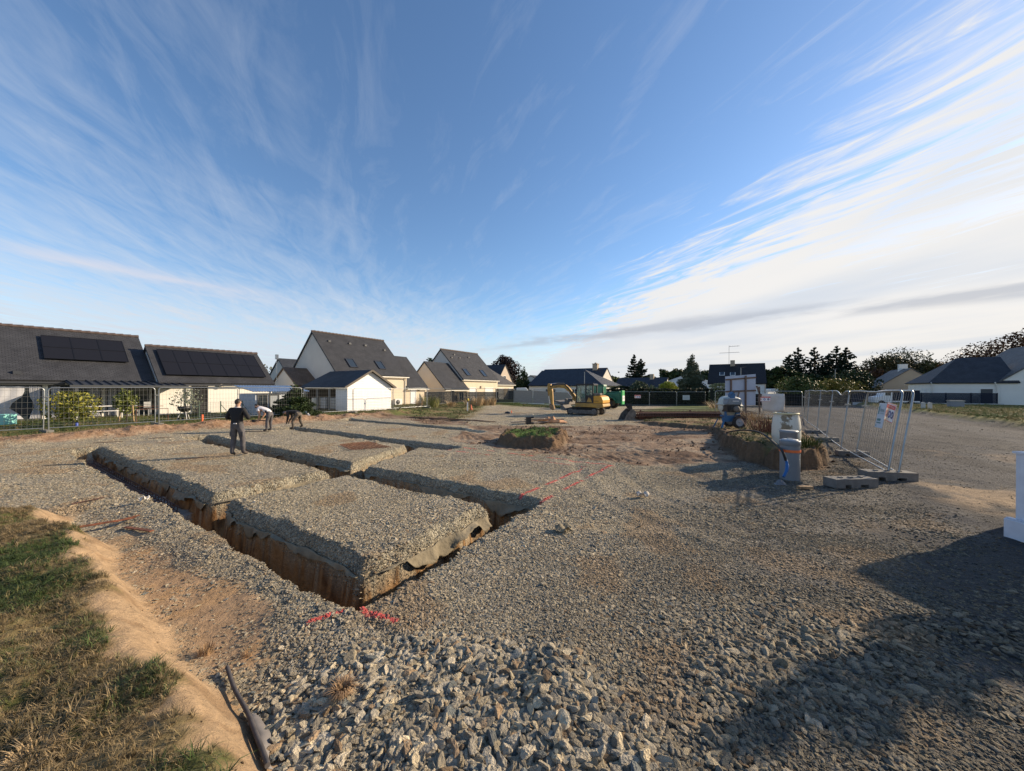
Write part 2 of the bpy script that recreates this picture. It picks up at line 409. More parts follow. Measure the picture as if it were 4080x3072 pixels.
def ground_color(X, Y, e, b, z, d):
    """surface colours of the site, shade on the right included: crushed stone, clay, scraped earth, drive, turf"""
    c = np.zeros(np.shape(X) + (3,)); peb = np.ones(np.shape(X))
    n1 = fbm(X, Y, .45, 101, 4); n2 = fbm(X, Y, 2.0, 103, 4); n3 = fbm(X, Y, 6.0, 105, 3)
    c[:] = (.46, .40, .295)
    c = lerp(c, (.47, .40, .275), ss(n1 + n3 * .3, .55, .80))
    c = lerp(c, (.31, .28, .23), ss(n2, .55, .7) * .6)
    right = ss(e, -3.2, 1.5); c = lerp(c, (.165, .157, .145), right * .88); c = lerp(c, (.10, .092, .08), right * ss(fbm(X * .45 + Y * .2, Y * 1.6, 1.1, 109, 4), .5, .64) * .7)  # greyer gravel, deepened for shadowed stone sides seen towards the sun
    c = lerp(c, (.40, .27, .15), ss(fbm(X, Y, .9, 107, 4), .66, .72) * .55 * (1 - right * .5))      # clay smears
    # strip beside the berm: dusty soil
    st = ss(e, -9.6, -8.5) * ss(1.75 - b, 0, .5) * ss(-1.8 - e, 0, 1.2) * ss(n2 + (n1 - .5) * .8, .42, .56); c = lerp(c, (.43, .29, .165), st * .9); peb = peb * (1 - st * .75)
    soil_ = ss(-(poly_sdf(X, Y, SOIL) + (n2 - .5) * .45), -.02, .10) * .95; c = lerp(c, (.43, .285, .165), soil_); c = lerp(c, (.50, .31, .15), soil_ * ss(n3, .55, .7) * .6); peb = peb * (1 - soil_ * .88)
    wob = (fbm(X, Y, .9, 31, 3) - .5) * .42
    bermk = ss(1.12 + wob - b, 0, .12) * ss(e, -9.75, -9.4)
    c = lerp(c, (.40, .28, .168), bermk); c = lerp(c, (.28, .185, .105), bermk * ss(n3, .52, .66) * .7); peb = peb * (1 - bermk)
    gr = ss(.74 + wob + (n3 - .5) * .4 - b, 0, .12) * ss(e, -9.7, -9.4)
    c = lerp(c, (.19, .15, .07), gr * .9); c = lerp(c, (.08, .10, .03), gr * ss(n2, .5, .62) * .8)
    # soil towards the fence and lawn beyond it
    dn = (n2 - .5) * 1.2
    dk = ss(-e + dn, 21.6, 22.5) * ss(26 - b, 0, 2); c = lerp(c, (.33, .215, .135), dk); c = lerp(c, (.22, .135, .08), dk * ss(n3, .5, .65)); peb = peb * (1 - dk)
    lw = ss(-e + dn, 24.6, 25.4); c = lerp(c, (.10, .12, .035), lw); c = lerp(c, (.16, .13, .06), lw * ss(n2, .5, .7) * .6); peb = peb * (1 - lw)
    # far left: grass verge behind the trenches
    vg = ss(b + dn * 1.5, 16.8, 18.0) * ss(-e - 16.0 - (b - 20) * .6 + dn * 2, 0, 1.2); c = lerp(c, (.12, .13, .045), vg); c = lerp(c, (.24, .17, .09), vg * ss(n2, .45, .6) * .8); peb = peb * (1 - vg)
    vg2 = np.maximum(ss(b + dn * 2, 34, 36) * ss(-e + dn, 12.5, 14.5), ss(b + dn * 2, 31, 33) * ss(e + 9, 0, 2) * ss(-.5 - e, 0, 1.5) * .9); c = lerp(c, (.10, .13, .035), vg2); peb = peb * (1 - vg2)
    # scraped earth
    br = poly_sdf(e, b, BROWN) + (n2 - .5) * .9; k = ss(-br, -.08, .12)
    c = lerp(c, (.235, .165, .112), k); c = lerp(c, (.14, .09, .06), k * ss(fbm(X, Y, 1.7, 121, 4), .48, .6)); c = lerp(c, (.33, .26, .185), k * ss(fbm(X, Y * 2.2, .7, 123, 4), .56, .66) * .8); peb = peb * (1 - k)
    # grass-topped earth: mound and bank
    m = poly_sdf(e, b, MOUND); m2 = poly_sdf(e, b, BANK)
    k = ss(-m, -.35, -.1); c = lerp(c, (.15, .098, .06), k); peb = peb * (1 - k)
    c = lerp(c, (.07, .12, .03), ss(-m, .15, .3) * ss(z, .16, .26))
    k = ss(-m2, -.3, -.1) * ss(e, -6.5, -4.5); c = lerp(c, (.15, .098, .06), k); peb = peb * (1 - k)
    k2 = ss(-m2, .1, .35) * ss(e, -6.5, -4.5); c = lerp(c, (.20, .15, .075), k2); c = lerp(c, (.10, .12, .04), k2 * ss(n2, .55, .65) * .7); c = lerp(c, (.25, .155, .09), k2 * ss(fbm(X, Y, 1.1, 131, 3), .52, .62) * .8)
    # the drive
    dr = ss(e, 2.5, 3.2) * ss(13.0 - e + dn * .4, 0, .6); c = lerp(c, (.072, .073, .076), dr); c = lerp(c, (.048, .049, .052), dr * ss(fbm(e, b * .3, 1.1, 141, 4), .48, .6)); peb = peb * (1 - dr * .96)
    rt = np.clip(ruts(e, b), 0, 1) * ss(n2, .35, .55); c = lerp(c, (.125, .115, .10), rt * .4); peb = peb * (1 - rt * .4)
    tan = ss(.8 - np.hypot((e - 4.0) / 1.6, (b - 10.6) / 2.2), 0, .5) * ss(n2, .40, .58); c = lerp(c, (.36, .265, .17), tan * .75)
    tan2 = ss(.9 - np.hypot((e - 7.0) / 3.5, (b - 17) / 1.6), 0, .5) * ss(n2, .42, .6); c = lerp(c, (.22, .165, .115), tan2 * .5)
    asph = ss(e + (n2 - .5) * .6, 1.3, 1.9) * ss(8.2 - b + (n1 - .5) * 2, 0, .6); c = lerp(c, (.075, .072, .068), asph * .9); peb = peb * (1 - asph * .75)
    # shoulder
    sh = ss(e + dn * .3, 12.6, 13.2); c = lerp(c, (.20, .17, .055), sh); c = lerp(c, (.085, .11, .03), sh * ss(n2, .5, .62)); peb = peb * (1 - sh)
    # cut faces of the trenches
    wall = ss(.02 - d, 0, .03); lo = wall * ss(-z + (n3 - .5) * .20, .19, .27)
    c = lerp(c, (.38, .345, .26), ss(.30 - d, 0, .2) * (1 - lo)); c = lerp(c, (.33, .19, .085), lo); c = lerp(c, (.14, .075, .035), lo * ss(fbm(X + z * 3, Y - z * 4, 3.5, 151, 3), .48, .62)); peb = peb * (1 - lo)
    cc = ss(-d, .06, .1) * (e < -9.4) * (b < 4) * (d < -.05) * ss(-z, .44, .47); c = lerp(c, (.33, .325, .30), cc)
    pm = paint_mask(e, b) * ss(n3, .30, .45) * (1 - wall); pm = pm * np.where(b > 5.5, ss(fbm(X, Y, 3, 161, 2), .34, .5), 1)
    c = lerp(c, (.85, .16, .14), pm)
    return c, peb
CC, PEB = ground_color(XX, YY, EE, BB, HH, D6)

def ground_material():
    m = bpy.data.materials.new('site_ground'); m.use_nodes = True; nt = m.node_tree; p = nt.nodes['Principled BSDF']; N = nt.nodes.new; L = nt.links.new
    a = N('ShaderNodeAttribute'); a.attribute_name = 'gcol'; pb = N('ShaderNodeAttribute'); pb.attribute_name = 'peb'
    tc = N('ShaderNodeTexCoord'); p.inputs['Roughness'].default_value = .95; p.inputs['Specular IOR Level'].default_value = .15
    def vor(scale):
        v = N('ShaderNodeTexVoronoi'); v.inputs['Scale'].default_value = scale; v.inputs['Randomness'].default_value = 1; L(tc.outputs['Object'], v.inputs['Vector']); return v
    v1, v2 = vor(42), vor(17)
    def bw(v, lo, hi):
        s = N('ShaderNodeSeparateColor'); L(v.outputs['Color'], s.inputs[0]); r = N('ShaderNodeMapRange'); L(s.outputs[0], r.inputs[0]); r.inputs[3].default_value = lo; r.inputs[4].default_value = hi; return r.outputs[0]
    mu = N('ShaderNodeMath'); mu.operation = 'MULTIPLY'; L(bw(v1, .62, 1.38), mu.inputs[0]); L(bw(v2, .8, 1.2), mu.inputs[1])
    gap = N('ShaderNodeMapRange'); L(v1.outputs['Distance'], gap.inputs[0]); gap.inputs[1].default_value = .25; gap.inputs[2].default_value = .62; gap.inputs[3].default_value = 1.0; gap.inputs[4].default_value = .62
    mu2 = N('ShaderNodeMath'); mu2.operation = 'MULTIPLY'; L(mu.outputs[0], mu2.inputs[0]); L(gap.outputs[0], mu2.inputs[1])
    nz = N('ShaderNodeTexNoise'); nz.inputs['Scale'].default_value = 9; nz.inputs['Detail'].default_value = 9; nz.inputs['Roughness'].default_value = .7; L(tc.outputs['Object'], nz.inputs['Vector'])
    nr = N('ShaderNodeMapRange'); L(nz.outputs[0], nr.inputs[0]); nr.inputs[1].default_value = .3; nr.inputs[2].default_value = .7; nr.inputs[3].default_value = .72; nr.inputs[4].default_value = 1.25
    fm = N('ShaderNodeMix'); fm.data_type = 'FLOAT'; L(pb.outputs['Fac'], fm.inputs[0]); L(nr.outputs[0], fm.inputs[2]); L(mu2.outputs[0], fm.inputs[3])
    sc = N('ShaderNodeVectorMath'); sc.operation = 'SCALE'; L(a.outputs['Color'], sc.inputs[0]); L(fm.outputs[0], sc.inputs['Scale']); L(sc.outputs[0], p.inputs['Base Color'])
    inv = N('ShaderNodeMath'); inv.operation = 'MULTIPLY'; L(v1.outputs['Distance'], inv.inputs[0]); inv.inputs[1].default_value = -1
    iv2 = N('ShaderNodeMath'); iv2.operation = 'MULTIPLY_ADD'; L(v2.outputs['Distance'], iv2.inputs[0]); iv2.inputs[1].default_value = -1.2; L(inv.outputs[0], iv2.inputs[2])
    hm = N('ShaderNodeMath'); hm.operation = 'MULTIPLY'; L(iv2.outputs[0], hm.inputs[0]); L(pb.outputs['Fac'], hm.inputs[1])
    h2 = N('ShaderNodeMath'); h2.operation = 'MULTIPLY_ADD'; L(nz.outputs[0], h2.inputs[0]); h2.inputs[1].default_value = 2.3; L(hm.outputs[0], h2.inputs[2])
    b = N('ShaderNodeBump'); b.inputs['Distance'].default_value = .03; b.inputs['Strength'].default_value = .9; L(h2.outputs[0], b.inputs['Height']); L(b.outputs[0], p.inputs['Normal'])
    return m
def grid_mesh(name, V, mt, nx, ny):
    me = bpy.data.meshes.new(name); i = np.arange((ny - 1) * (nx - 1)); r = i // (nx - 1); c = i % (nx - 1); v0 = r * nx + c
    F = np.stack([v0, v0 + 1, v0 + nx + 1, v0 + nx], 1).astype(np.int32)
    me.vertices.add(len(V)); me.vertices.foreach_set('co', V.astype(np.float32).ravel())
    me.loops.add(F.size); me.loops.foreach_set('vertex_index', F.ravel()); me.polygons.add(len(F)); me.polygons.foreach_set('loop_start', np.arange(0, F.size, 4, dtype=np.int32))
    me.polygons.foreach_set('use_smooth', np.ones(len(F), bool)); me.materials.append(mt); me.update(calc_edges=True); return me
V = np.stack([XX, YY, HH], -1).reshape(-1, 3)
gme = grid_mesh('ground', V, ground_material(), len(el), len(bl))
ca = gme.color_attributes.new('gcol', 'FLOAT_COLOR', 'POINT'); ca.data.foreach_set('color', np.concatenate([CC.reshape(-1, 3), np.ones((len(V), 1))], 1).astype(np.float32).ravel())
pa = gme.attributes.new('peb', 'FLOAT', 'POINT'); pa.data.foreach_set('value', PEB.ravel().astype(np.float32))
ground = link('ground', gme); ground['kind'] = 'structure'

# ------------------------------------------------------------------ loose stone
def rock_mesh(seed, flat=.7, sub=1):
    rg = np.random.default_rng(seed); bm = bmesh.new(); bmesh.ops.create_icosphere(bm, subdivisions=sub, radius=.5)
    pts = rg.normal(size=(9, 3)); pts /= np.linalg.norm(pts, axis=1)[:, None]; dd = rg.uniform(.34, .52, 9)
    for v in bm.verts:
        c = np.array(v.co) * 1.5
        for n_, d_ in zip(pts, dd):
            s_ = c @ n_
            if s_ > d_: c = c - n_ * (s_ - d_)
        v.co = Vector(c * np.array((1.0, .72, .52 * flat + .15)) * 1.15)
    me = bpy.data.meshes.new('stone'); bm.to_mesh(me); bm.free(); return me
ROCKS = [rock_mesh(i, random.uniform(.6, 1.1), 2) for i in range(14)]
def scatter(name, meshes, pts, scl, rot, tint, mt, **kw):
    """one ground-cover object: instances of the meshes on points, each with its own size, turn and tint"""
    lib = bpy.data.collections.new(name + '_kinds')
    for i, me in enumerate(meshes):
        if not me.materials: me.materials.append(mt)
        o = bpy.data.objects.new(name + '_kind', me); lib.objects.link(o)
    n = len(pts); me = bpy.data.meshes.new(name); me.vertices.add(n); me.vertices.foreach_set('co', pts.astype(np.float32).ravel())
    def at(nm, ty, fld, arr): a = me.attributes.new(nm, ty, 'POINT'); a.data.foreach_set(fld, arr.astype(np.float32).ravel())
    at('scl', 'FLOAT_VECTOR', 'vector', scl if scl.ndim == 2 else np.repeat(scl[:, None], 3, 1)); at('rot', 'FLOAT_VECTOR', 'vector', rot)
    at('tint', 'FLOAT_COLOR', 'color', np.concatenate([tint, np.ones((n, 1))], 1))
    a = me.attributes.new('pick', 'INT', 'POINT'); a.data.foreach_set('value', RNG.integers(0, len(meshes), n).astype(np.int32))
    ob = link(name, me); ng = bpy.data.node_groups.new(name, 'GeometryNodeTree')
    ng.interface.new_socket('Geometry', in_out='INPUT', socket_type='NodeSocketGeometry'); ng.interface.new_socket('Geometry', in_out='OUTPUT', socket_type='NodeSocketGeometry')
    N = ng.nodes.new; L = ng.links.new; gi = N('NodeGroupInput'); go = N('NodeGroupOutput'); iop = N('GeometryNodeInstanceOnPoints'); ci = N('GeometryNodeCollectionInfo')
    ci.inputs['Collection'].default_value = lib; ci.inputs['Separate Children'].default_value = True; ci.inputs['Reset Children'].default_value = True
    def na(nm, dt): x = N('GeometryNodeInputNamedAttribute'); x.data_type = dt; x.inputs['Name'].default_value = nm; return x.outputs['Attribute']
    L(gi.outputs[0], iop.inputs['Points']); L(ci.outputs[0], iop.inputs['Instance']); iop.inputs['Pick Instance'].default_value = True
    L(na('pick', 'INT'), iop.inputs['Instance Index']); L(na('scl', 'FLOAT_VECTOR'), iop.inputs['Scale'])
    e2r = N('FunctionNodeEulerToRotation'); L(na('rot', 'FLOAT_VECTOR'), e2r.inputs[0]); L(e2r.outputs[0], iop.inputs['Rotation']); L(iop.outputs[0], go.inputs[0])
    md = ob.modifiers.new('scatter', 'NODES'); md.node_group = ng; me.materials.append(mt)
    return tag(ob, **kw)
def in_view(X, Y, z=0., mx=1.56): return (np.abs(X) < Y * mx + .6) & (Y > 1.4)
def stone_tint(X, Y, e, b, n):
    t = np.zeros((n, 3)); r1 = RNG.random(n); r2 = RNG.random(n)
    t[:] = (.58, .50, .365)
    k = r1 < .30; t[k] = (.43, .385, .30)
    k = (r1 > .30) & (r1 < .52); t[k] = (.62, .52, .35)
    k = (r1 > .93); t[k] = (.38, .27, .165)
    k = (r1 > .86) & (r1 < .93); t[k] = (.20, .215, .205)
    right = ss(e, -3.0, 1.5)[:, None]; t = t * (1 - right * np.array((.50, .50, .50)))  # right-hand stones darkened for the shadowed sides turned to the viewer
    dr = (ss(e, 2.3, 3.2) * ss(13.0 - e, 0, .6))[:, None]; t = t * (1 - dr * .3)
    cl = (ss(fbm(X, Y, .9, 107, 4), .64, .72) * .5)[:, None]; t = t * (1 - cl) + np.array((.44, .30, .17)) * cl
    t = t * (.60 + .72 * r2[:, None]); pm = paint_mask(e, b) * (RNG.random(n) < .85); pm = pm * np.where(b > 5.5, ss(fbm(X, Y, 3, 161, 2), .34, .5), 1)
    return t * (1 - pm[:, None]) + np.array((.85, .16, .14)) * pm[:, None]
def size_at(X, Y, e, b):
    coarse = ss(1.1 - np.hypot((X + .45) / 1.6, (Y - 1.9) / 1.15), 0, .35) * ss(fbm(X, Y, 1.4, 201, 3), .14, .30)
    coarse = np.maximum(coarse, ss(1.1 - np.hypot((X - 3.0) / 2.6, (Y - 2.3) / 1.5), 0, .5) * .55 * ss(fbm(X, Y, 1.1, 203, 3), .36, .58))
    return .0145 + .029 * coarse + .005 * ss(fbm(X, Y, .8, 205, 3), .5, .68)
def stones(name, n, y0, y1, mul, label, keep_big=None):
    X = RNG.uniform(-1.56 * y1, 1.56 * y1, n); Y = y0 + (y1 - y0) * RNG.random(n)
    k = in_view(X, Y); X, Y = X[k], Y[k]; e = X * EX[0] + Y * EX[1]; b = X * BX[0] + Y * BX[1]
    s0 = size_at(X, Y, e, b) * mul
    peb = ground_color(X, Y, e, b, np.zeros_like(X), trench_sdf(e, b))[1]
    fines = .30 + .70 * ss(fbm(X * .7, Y * 1.4, 1.2, 207, 4) + (s0 > .03 * mul) * .2, .40, .56)
    k = (RNG.random(len(X)) < peb * fines * np.minimum(1, (.030 * mul / s0) ** 2.0) + .006 * (b > 1.05)) & (trench_sdf(e, b) > -.01) & (e < 13) & (e > -22.3)
    X, Y, e, b, s0 = X[k], Y[k], e[k], b[k], s0[k]
    s = np.clip(s0 * np.exp(RNG.normal(0, .32, len(X))), 0, .085 * mul); loose = ss(s0 / mul, .02, .035); z = ground_height(X, Y) + s * (.02 + .12 * loose)
    sc_ = np.stack([s * RNG.uniform(.85, 1.35, len(s)), s * RNG.uniform(.8, 1.2, len(s)), s * RNG.uniform(.55, 1.0, len(s)) * (.85 + .15 * loose)], 1)
    rot = np.stack([RNG.normal(0, .32, len(s)) * (.7 + .3 * loose), RNG.normal(0, .32, len(s)) * (.7 + .3 * loose), RNG.uniform(0, 6.28, len(s))], 1)
    return np.stack([X, Y, z], 1), sc_, rot, stone_tint(X, Y, e, b, len(X))
m_stone_i = attr_mat('crushed_stone', 'tint', 'INSTANCER', .85, .0, .05, 3.5, mottle=.12)
p1 = stones('near', 340000, 1.5, 5.2, 1.0, '')
# the largest of the near stones become pieces of the ground in their own right
rank = np.argsort(-(p1[1].mean(1) / p1[0][:, 1])); big = rank[:300]; rest = rank[300:]
def stone_material():
    m = bpy.data.materials.new('broken_stone'); m.use_nodes = True; nt = m.node_tree; p = nt.nodes['Principled BSDF']; L = nt.links.new
    a = nt.nodes.new('ShaderNodeAttribute'); a.attribute_type = 'OBJECT'; a.attribute_name = 'tint'
    nz = nt.nodes.new('ShaderNodeTexNoise'); tc = nt.nodes.new('ShaderNodeTexCoord'); L(tc.outputs['Object'], nz.inputs['Vector']); nz.inputs['Scale'].default_value = 4; nz.inputs['Detail'].default_value = 8
    mr = nt.nodes.new('ShaderNodeMapRange'); L(nz.outputs[0], mr.inputs[0]); mr.inputs[1].default_value = .3; mr.inputs[2].default_value = .7; mr.inputs[3].default_value = .75; mr.inputs[4].default_value = 1.2
    sc_ = nt.nodes.new('ShaderNodeVectorMath'); sc_.operation = 'SCALE'; L(a.outputs['Color'], sc_.inputs[0]); L(mr.outputs[0], sc_.inputs['Scale']); L(sc_.outputs[0], p.inputs['Base Color'])
    p.inputs['Roughness'].default_value = .85; b = nt.nodes.new('ShaderNodeBump'); b.inputs['Distance'].default_value = .05; L(nz.outputs[0], b.inputs['Height']); L(b.outputs[0], p.inputs['Normal']); return m
m_rock = stone_material()
BIGROCKS = []
for i in range(10):
    me = rock_mesh(100 + i, random.uniform(.6, 1.1), 2); me.materials.append(m_rock); BIGROCKS.append(me)
for j in big:
    o = bpy.data.objects.new('stone', BIGROCKS[j % 10]); COL.objects.link(o); o.parent = ground
    o.location = p1[0][j]; o.rotation_euler = p1[2][j]; o.scale = p1[1][j]; o['tint'] = [float(x) for x in p1[3][j]]
scatter('crushed_stone', ROCKS, p1[0][rest], p1[1][rest], p1[2][rest], p1[3][rest], m_stone_i, label='loose grey and cream crushed stone covering the near ground', cat='crushed stone', kind='stuff')
p2 = stones('mid', 430000, 5.2, 13, 1.15, '')
rocks2 = [m.copy() for m in ROCKS[:6]]
for m in rocks2: m.materials.clear()
scatter('gravel', rocks2, p2[0], p2[1], p2[2], p2[3], m_stone_i, label='fine pale gravel on the platforms between the trenches and on the drive', cat='gravel', kind='stuff')
p3 = stones('far', 110000, 13, 30, 2.0, '')
rocks3 = [m.copy() for m in ROCKS[:4]]
for m in rocks3: m.materials.clear()
scatter('far_gravel', rocks3, p3[0], p3[1], p3[2], p3[3], m_stone_i, label='gravel scattered over the far side of the site by the excavator', cat='gravel', kind='stuff')
# clods of clay in the soil strip and scraped earth
def clods(n):
    X = RNG.uniform(-40, 14, n); Y = RNG.uniform(1.6, 30, n); e = X * EX[0] + Y * EX[1]; b = X * BX[0] + Y * BX[1]
    soil = (np.exp(-((e + 22.9) / .8) ** 2) * (b < 24)) * .6 + ((poly_sdf(e, b, BROWN) < 0) * ss(fbm(X, Y, .6, 211, 3), .48, .6) * .30) + (np.abs(poly_sdf(e, b, MOUND)) < .3) * .4 + (np.abs(poly_sdf(e, b, BANK)) < .35) * (e > -2) * .3 + ((b < .98) & (b > .5) & (e > -9.6)) * .30
    k = (RNG.random(n) < soil) & in_view(X, Y); X, Y = X[k], Y[k]; e = e[k]; s = np.where(Y < 6.5, .30, 1.) * np.exp(RNG.normal(-3.35, .45, len(X)))
    t = np.where((e < -20)[:, None], np.array((.29, .19, .12)), np.where((Y < 6.5)[:, None], np.array((.36, .25, .15)), np.array((.18, .12, .08)))) * RNG.uniform(.65, 1.25, (len(X), 1))
    return np.stack([X, Y, ground_height(X, Y) + s * .2], 1), s, RNG.uniform(0, 6, (len(X), 3)), t
cl = clods(90000); rocks4 = [m.copy() for m in ROCKS[6:12]]
for m in rocks4: m.materials.clear()
scatter('clay_clods', rocks4, *cl, m_stone_i, label='brown clods of dug clay along the soil strip and around the mound', cat='earth clods', kind='stuff')

# ------------------------------------------------------------------ grass
def tuft_mesh(seed, n=9, h=1., lean=.5, w=.02):
    rg = np.random.default_rng(seed); mb = MB()
    for i in range(n):
        a = rg.uniform(0, 6.28); r0 = rg.uniform(0, .12); L_ = h * rg.uniform(.5, 1.); ln = lean * rg.uniform(.3, 1.3); wd = w * rg.uniform(.7, 1.3)
        d = Vector((math.cos(a), math.sin(a), 0)); s_ = Vector((-d.y, d.x, 0)) * wd; base = Vector((rg.uniform(-.12, .12), rg.uniform(-.12, .12), -.03))
        p_ = [base, base + d * (ln * L_ * .35) + Vector((0, 0, L_ * .55)), base + d * (ln * L_) + Vector((0, 0, L_ * (1 - .45 * ln)))]
        mb.add([p_[0] - s_, p_[0] + s_, p_[1] - s_ * .8, p_[1] + s_ * .8, p_[2]], [(0, 1, 3, 2), (2, 3, 4)])
    me = bpy.data.meshes.new('tuft'); me.from_pydata([tuple(v) for v in mb.v], [], mb.f); return me
m_grass = attr_mat('grass_blades', 'tint', 'INSTANCER', .7)
TUFT = [tuft_mesh(i, 10, 1., .95, .022) for i in range(5)] + [tuft_mesh(i + 9, 8, 1., 1.6, .02) for i in range(3)]
def tufts(X, Y, hgt, dry, lo=(.20, .155, .075), gr=(.045, .07, .02)):
    n = len(X); g = fbm(X, Y, 1.3, 221, 3) + (RNG.random(n) - .5) * .35 + (.5 - dry)
    k = ss(g, .42, .60)[:, None]; t = np.array(lo) * (1 - k) + np.array(gr) * k; t = t * RNG.uniform(.6, 1.45, (n, 1))
    s = hgt * np.exp(RNG.normal(0, .3, n)) * (1 + k[:, 0] * .25); rot = np.stack([RNG.normal(0, .25, n), RNG.normal(0, .25, n), RNG.uniform(0, 6.28, n)], 1)
    return np.stack([X, Y, ground_height(X, Y)], 1), s, rot, t
def pts_in(n, x0, x1, y0, y1, f):
    X = RNG.uniform(x0, x1, n); Y = RNG.uniform(y0, y1, n); e = X * EX[0] + Y * EX[1]; b = X * BX[0] + Y * BX[1]
    k = (RNG.random(n) < f(X, Y, e, b)) & in_view(X, Y); return X[k], Y[k]
def berm_f(X, Y, e, b):
    wob = (fbm(X, Y, .9, 31, 3) - .5) * .42; return ss(.72 + wob + (fbm(X, Y, 6, 105, 3) - .5) * .3 - b, 0, .10) * (e > -9.6) * (.35 + .65 * ss(fbm(X, Y, 1.9, 231, 3), .36, .5))
gx_, gy_ = pts_in(105000, -8.5, -.5, 1.4, 6, berm_f); a_ = tufts(gx_, gy_, .050, .62, (.20, .15, .08), (.05, .075, .022))
scatter('grass', TUFT, *a_, m_grass, label='matted green and straw coloured grass on top of the near berm', cat='grass', kind='stuff')
def bank_f(X, Y, e, b):
    m2 = poly_sdf(e, b, BANK); m = poly_sdf(e, b, MOUND); return ((m2 < -.12) & (e > -5)) * ss(fbm(X, Y, .9, 241, 3), .36, .56) + (m < -.22) * 1.
gx_, gy_ = pts_in(42000, -2, 24, 9, 30, bank_f); a_ = tufts(gx_, gy_, .10, .47)
scatter('bank_grass', [m.copy() for m in TUFT[:4]], *a_, m_grass, label='patchy grass on the raised earth bank beside the drive and on the mound', cat='grass', kind='stuff')
def verge_f(X, Y, e, b):
    return ss(-e, 23.6, 25.2) * ss(-24 - e + 12, 0, 4) * .5 * (e > -34.2) + ss(b, 17, 18) * ss(-e - 16.4 - (b - 20) * .6, 0, 1.2) * (e > -25.5) * (b < 31) * .9 * ss(fbm(X, Y, .7, 251, 3), .40, .55) + (b > 35) * (b < 47) * (e < -13.5) * (e > -26) * .8 + (b > 32) * (b < 44) * (e > -8.5) * (e < -1) * .7
gx_, gy_ = pts_in(80000, -34, 8, 12, 46, verge_f); a_ = tufts(gx_, gy_, .11, .50)
scatter('verge_grass', [m.copy() for m in TUFT[:4]], *a_, m_grass, label='rough grass verge and lawn along the left fence', cat='grass', kind='stuff')
def sh_f(X, Y, e, b): return (e > 13.1) * (e < 26) * ss(e, 12.9, 13.6) * (.9 - .6 * ss(e, 15, 24))
gx_, gy_ = pts_in(90000, 20, 62, 13, 48, sh_f); a_ = tufts(gx_, gy_, .15, .56, (.30, .23, .09), (.10, .14, .03))
scatter('shoulder_grass', [m.copy() for m in TUFT[:4]], *a_, m_grass, label='yellow green grass shoulder on the far side of the drive', cat='grass', kind='stuff')
# ------------------------------------------------------------------ building kit
def stucco(name, col, col2=None): return mat(name, col, .9, color2=col2 or tuple(c * .93 for c in col), vscale=.8, bump=.004, bscale=60)
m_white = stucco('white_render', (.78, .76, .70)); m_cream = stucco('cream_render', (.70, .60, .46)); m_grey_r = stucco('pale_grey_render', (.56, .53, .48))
m_tan = stucco('tan_render', (.42, .34, .25))
def slate(name, col, rowh=.12):
    m = mat(name, col, .62, spec=.25); nt = m.node_tree; p = nt.nodes['Principled BSDF']; N = nt.nodes.new; L = nt.links.new
    tc = N('ShaderNodeTexCoord'); mp = N('ShaderNodeMapping'); L(tc.outputs['UV'], mp.inputs[0])
    br = N('ShaderNodeTexBrick'); L(mp.outputs[0], br.inputs['Vector']); br.inputs['Scale'].default_value = 1; br.inputs['Brick Width'].default_value = .22; br.inputs['Row Height'].default_value = rowh
    br.inputs['Mortar Size'].default_value = .012; br.inputs['Color1'].default_value = (*[c * 1.14 for c in col], 1); br.inputs['Color2'].default_value = (*[c * .86 for c in col], 1); br.inputs['Mortar'].default_value = (*[c * .55 for c in col], 1)
    nz = N('ShaderNodeTexNoise'); nz.inputs['Scale'].default_value = 1.3; nz.inputs['Detail'].default_value = 6; L(tc.outputs['Object'], nz.inputs['Vector'])
    mr = N('ShaderNodeMapRange'); L(nz.outputs[0], mr.inputs[0]); mr.inputs[1].default_value = .3; mr.inputs[2].default_value = .7; mr.inputs[3].default_value = .8; mr.inputs[4].default_value = 1.2
    sc_ = N('ShaderNodeVectorMath'); sc_.operation = 'SCALE'; L(br.outputs[0], sc_.inputs[0]); L(mr.outputs[0], sc_.inputs['Scale']); L(sc_.outputs[0], p.inputs['Base Color'])
    b = N('ShaderNodeBump'); b.inputs['Distance'].default_value = .015; b.invert = True; L(br.outputs['Fac'], b.inputs['Height']); L(b.outputs[0], p.inputs['Normal'])
    return m
m_slate = slate('dark_slate', (.048, .050, .056)); m_slate2 = slate('weathered_slate', (.085, .083, .082)); m_slate_b = slate('blue_slate', (.036, .042, .054))
m_ridge = mat('ridge_tile', (.085, .062, .056), .7, var=.3, vscale=4)
m_zinc = mat('dark_zinc', (.06, .065, .075), .4, metal=.4); m_gutter = mat('white_gutter', (.72, .70, .64), .5)
m_glass = mat('window_glass', (.03, .04, .05), .06, spec=.8); m_frame_d = mat('anthracite_frame', (.05, .055, .06), .5); m_frame_w = mat('white_frame', (.75, .75, .73), .5)
m_pv = mat('solar_glass', (.012, .012, .015), .45, spec=.25); m_pvf = mat('solar_frame', (.02, .02, .022), .4, metal=.5)
m_black = mat('black_void', (.012, .012, .013), .9)
def uv_roof(me):
    """lay slate courses: u along the eave, v up the slope"""
    uvl = me.uv_layers.new(name='uv')
    for p in me.polygons:
        n = p.normal; h = Vector((-n.y, n.x, 0)); 
        if h.length < 1e-4: h = Vector((1, 0, 0))
        h.normalize(); w = n.cross(h)
        for li in p.loop_indices:
            c = me.vertices[me.loops[li].vertex_index].co; uvl.data[li].uv = (c.dot(h), c.dot(w))
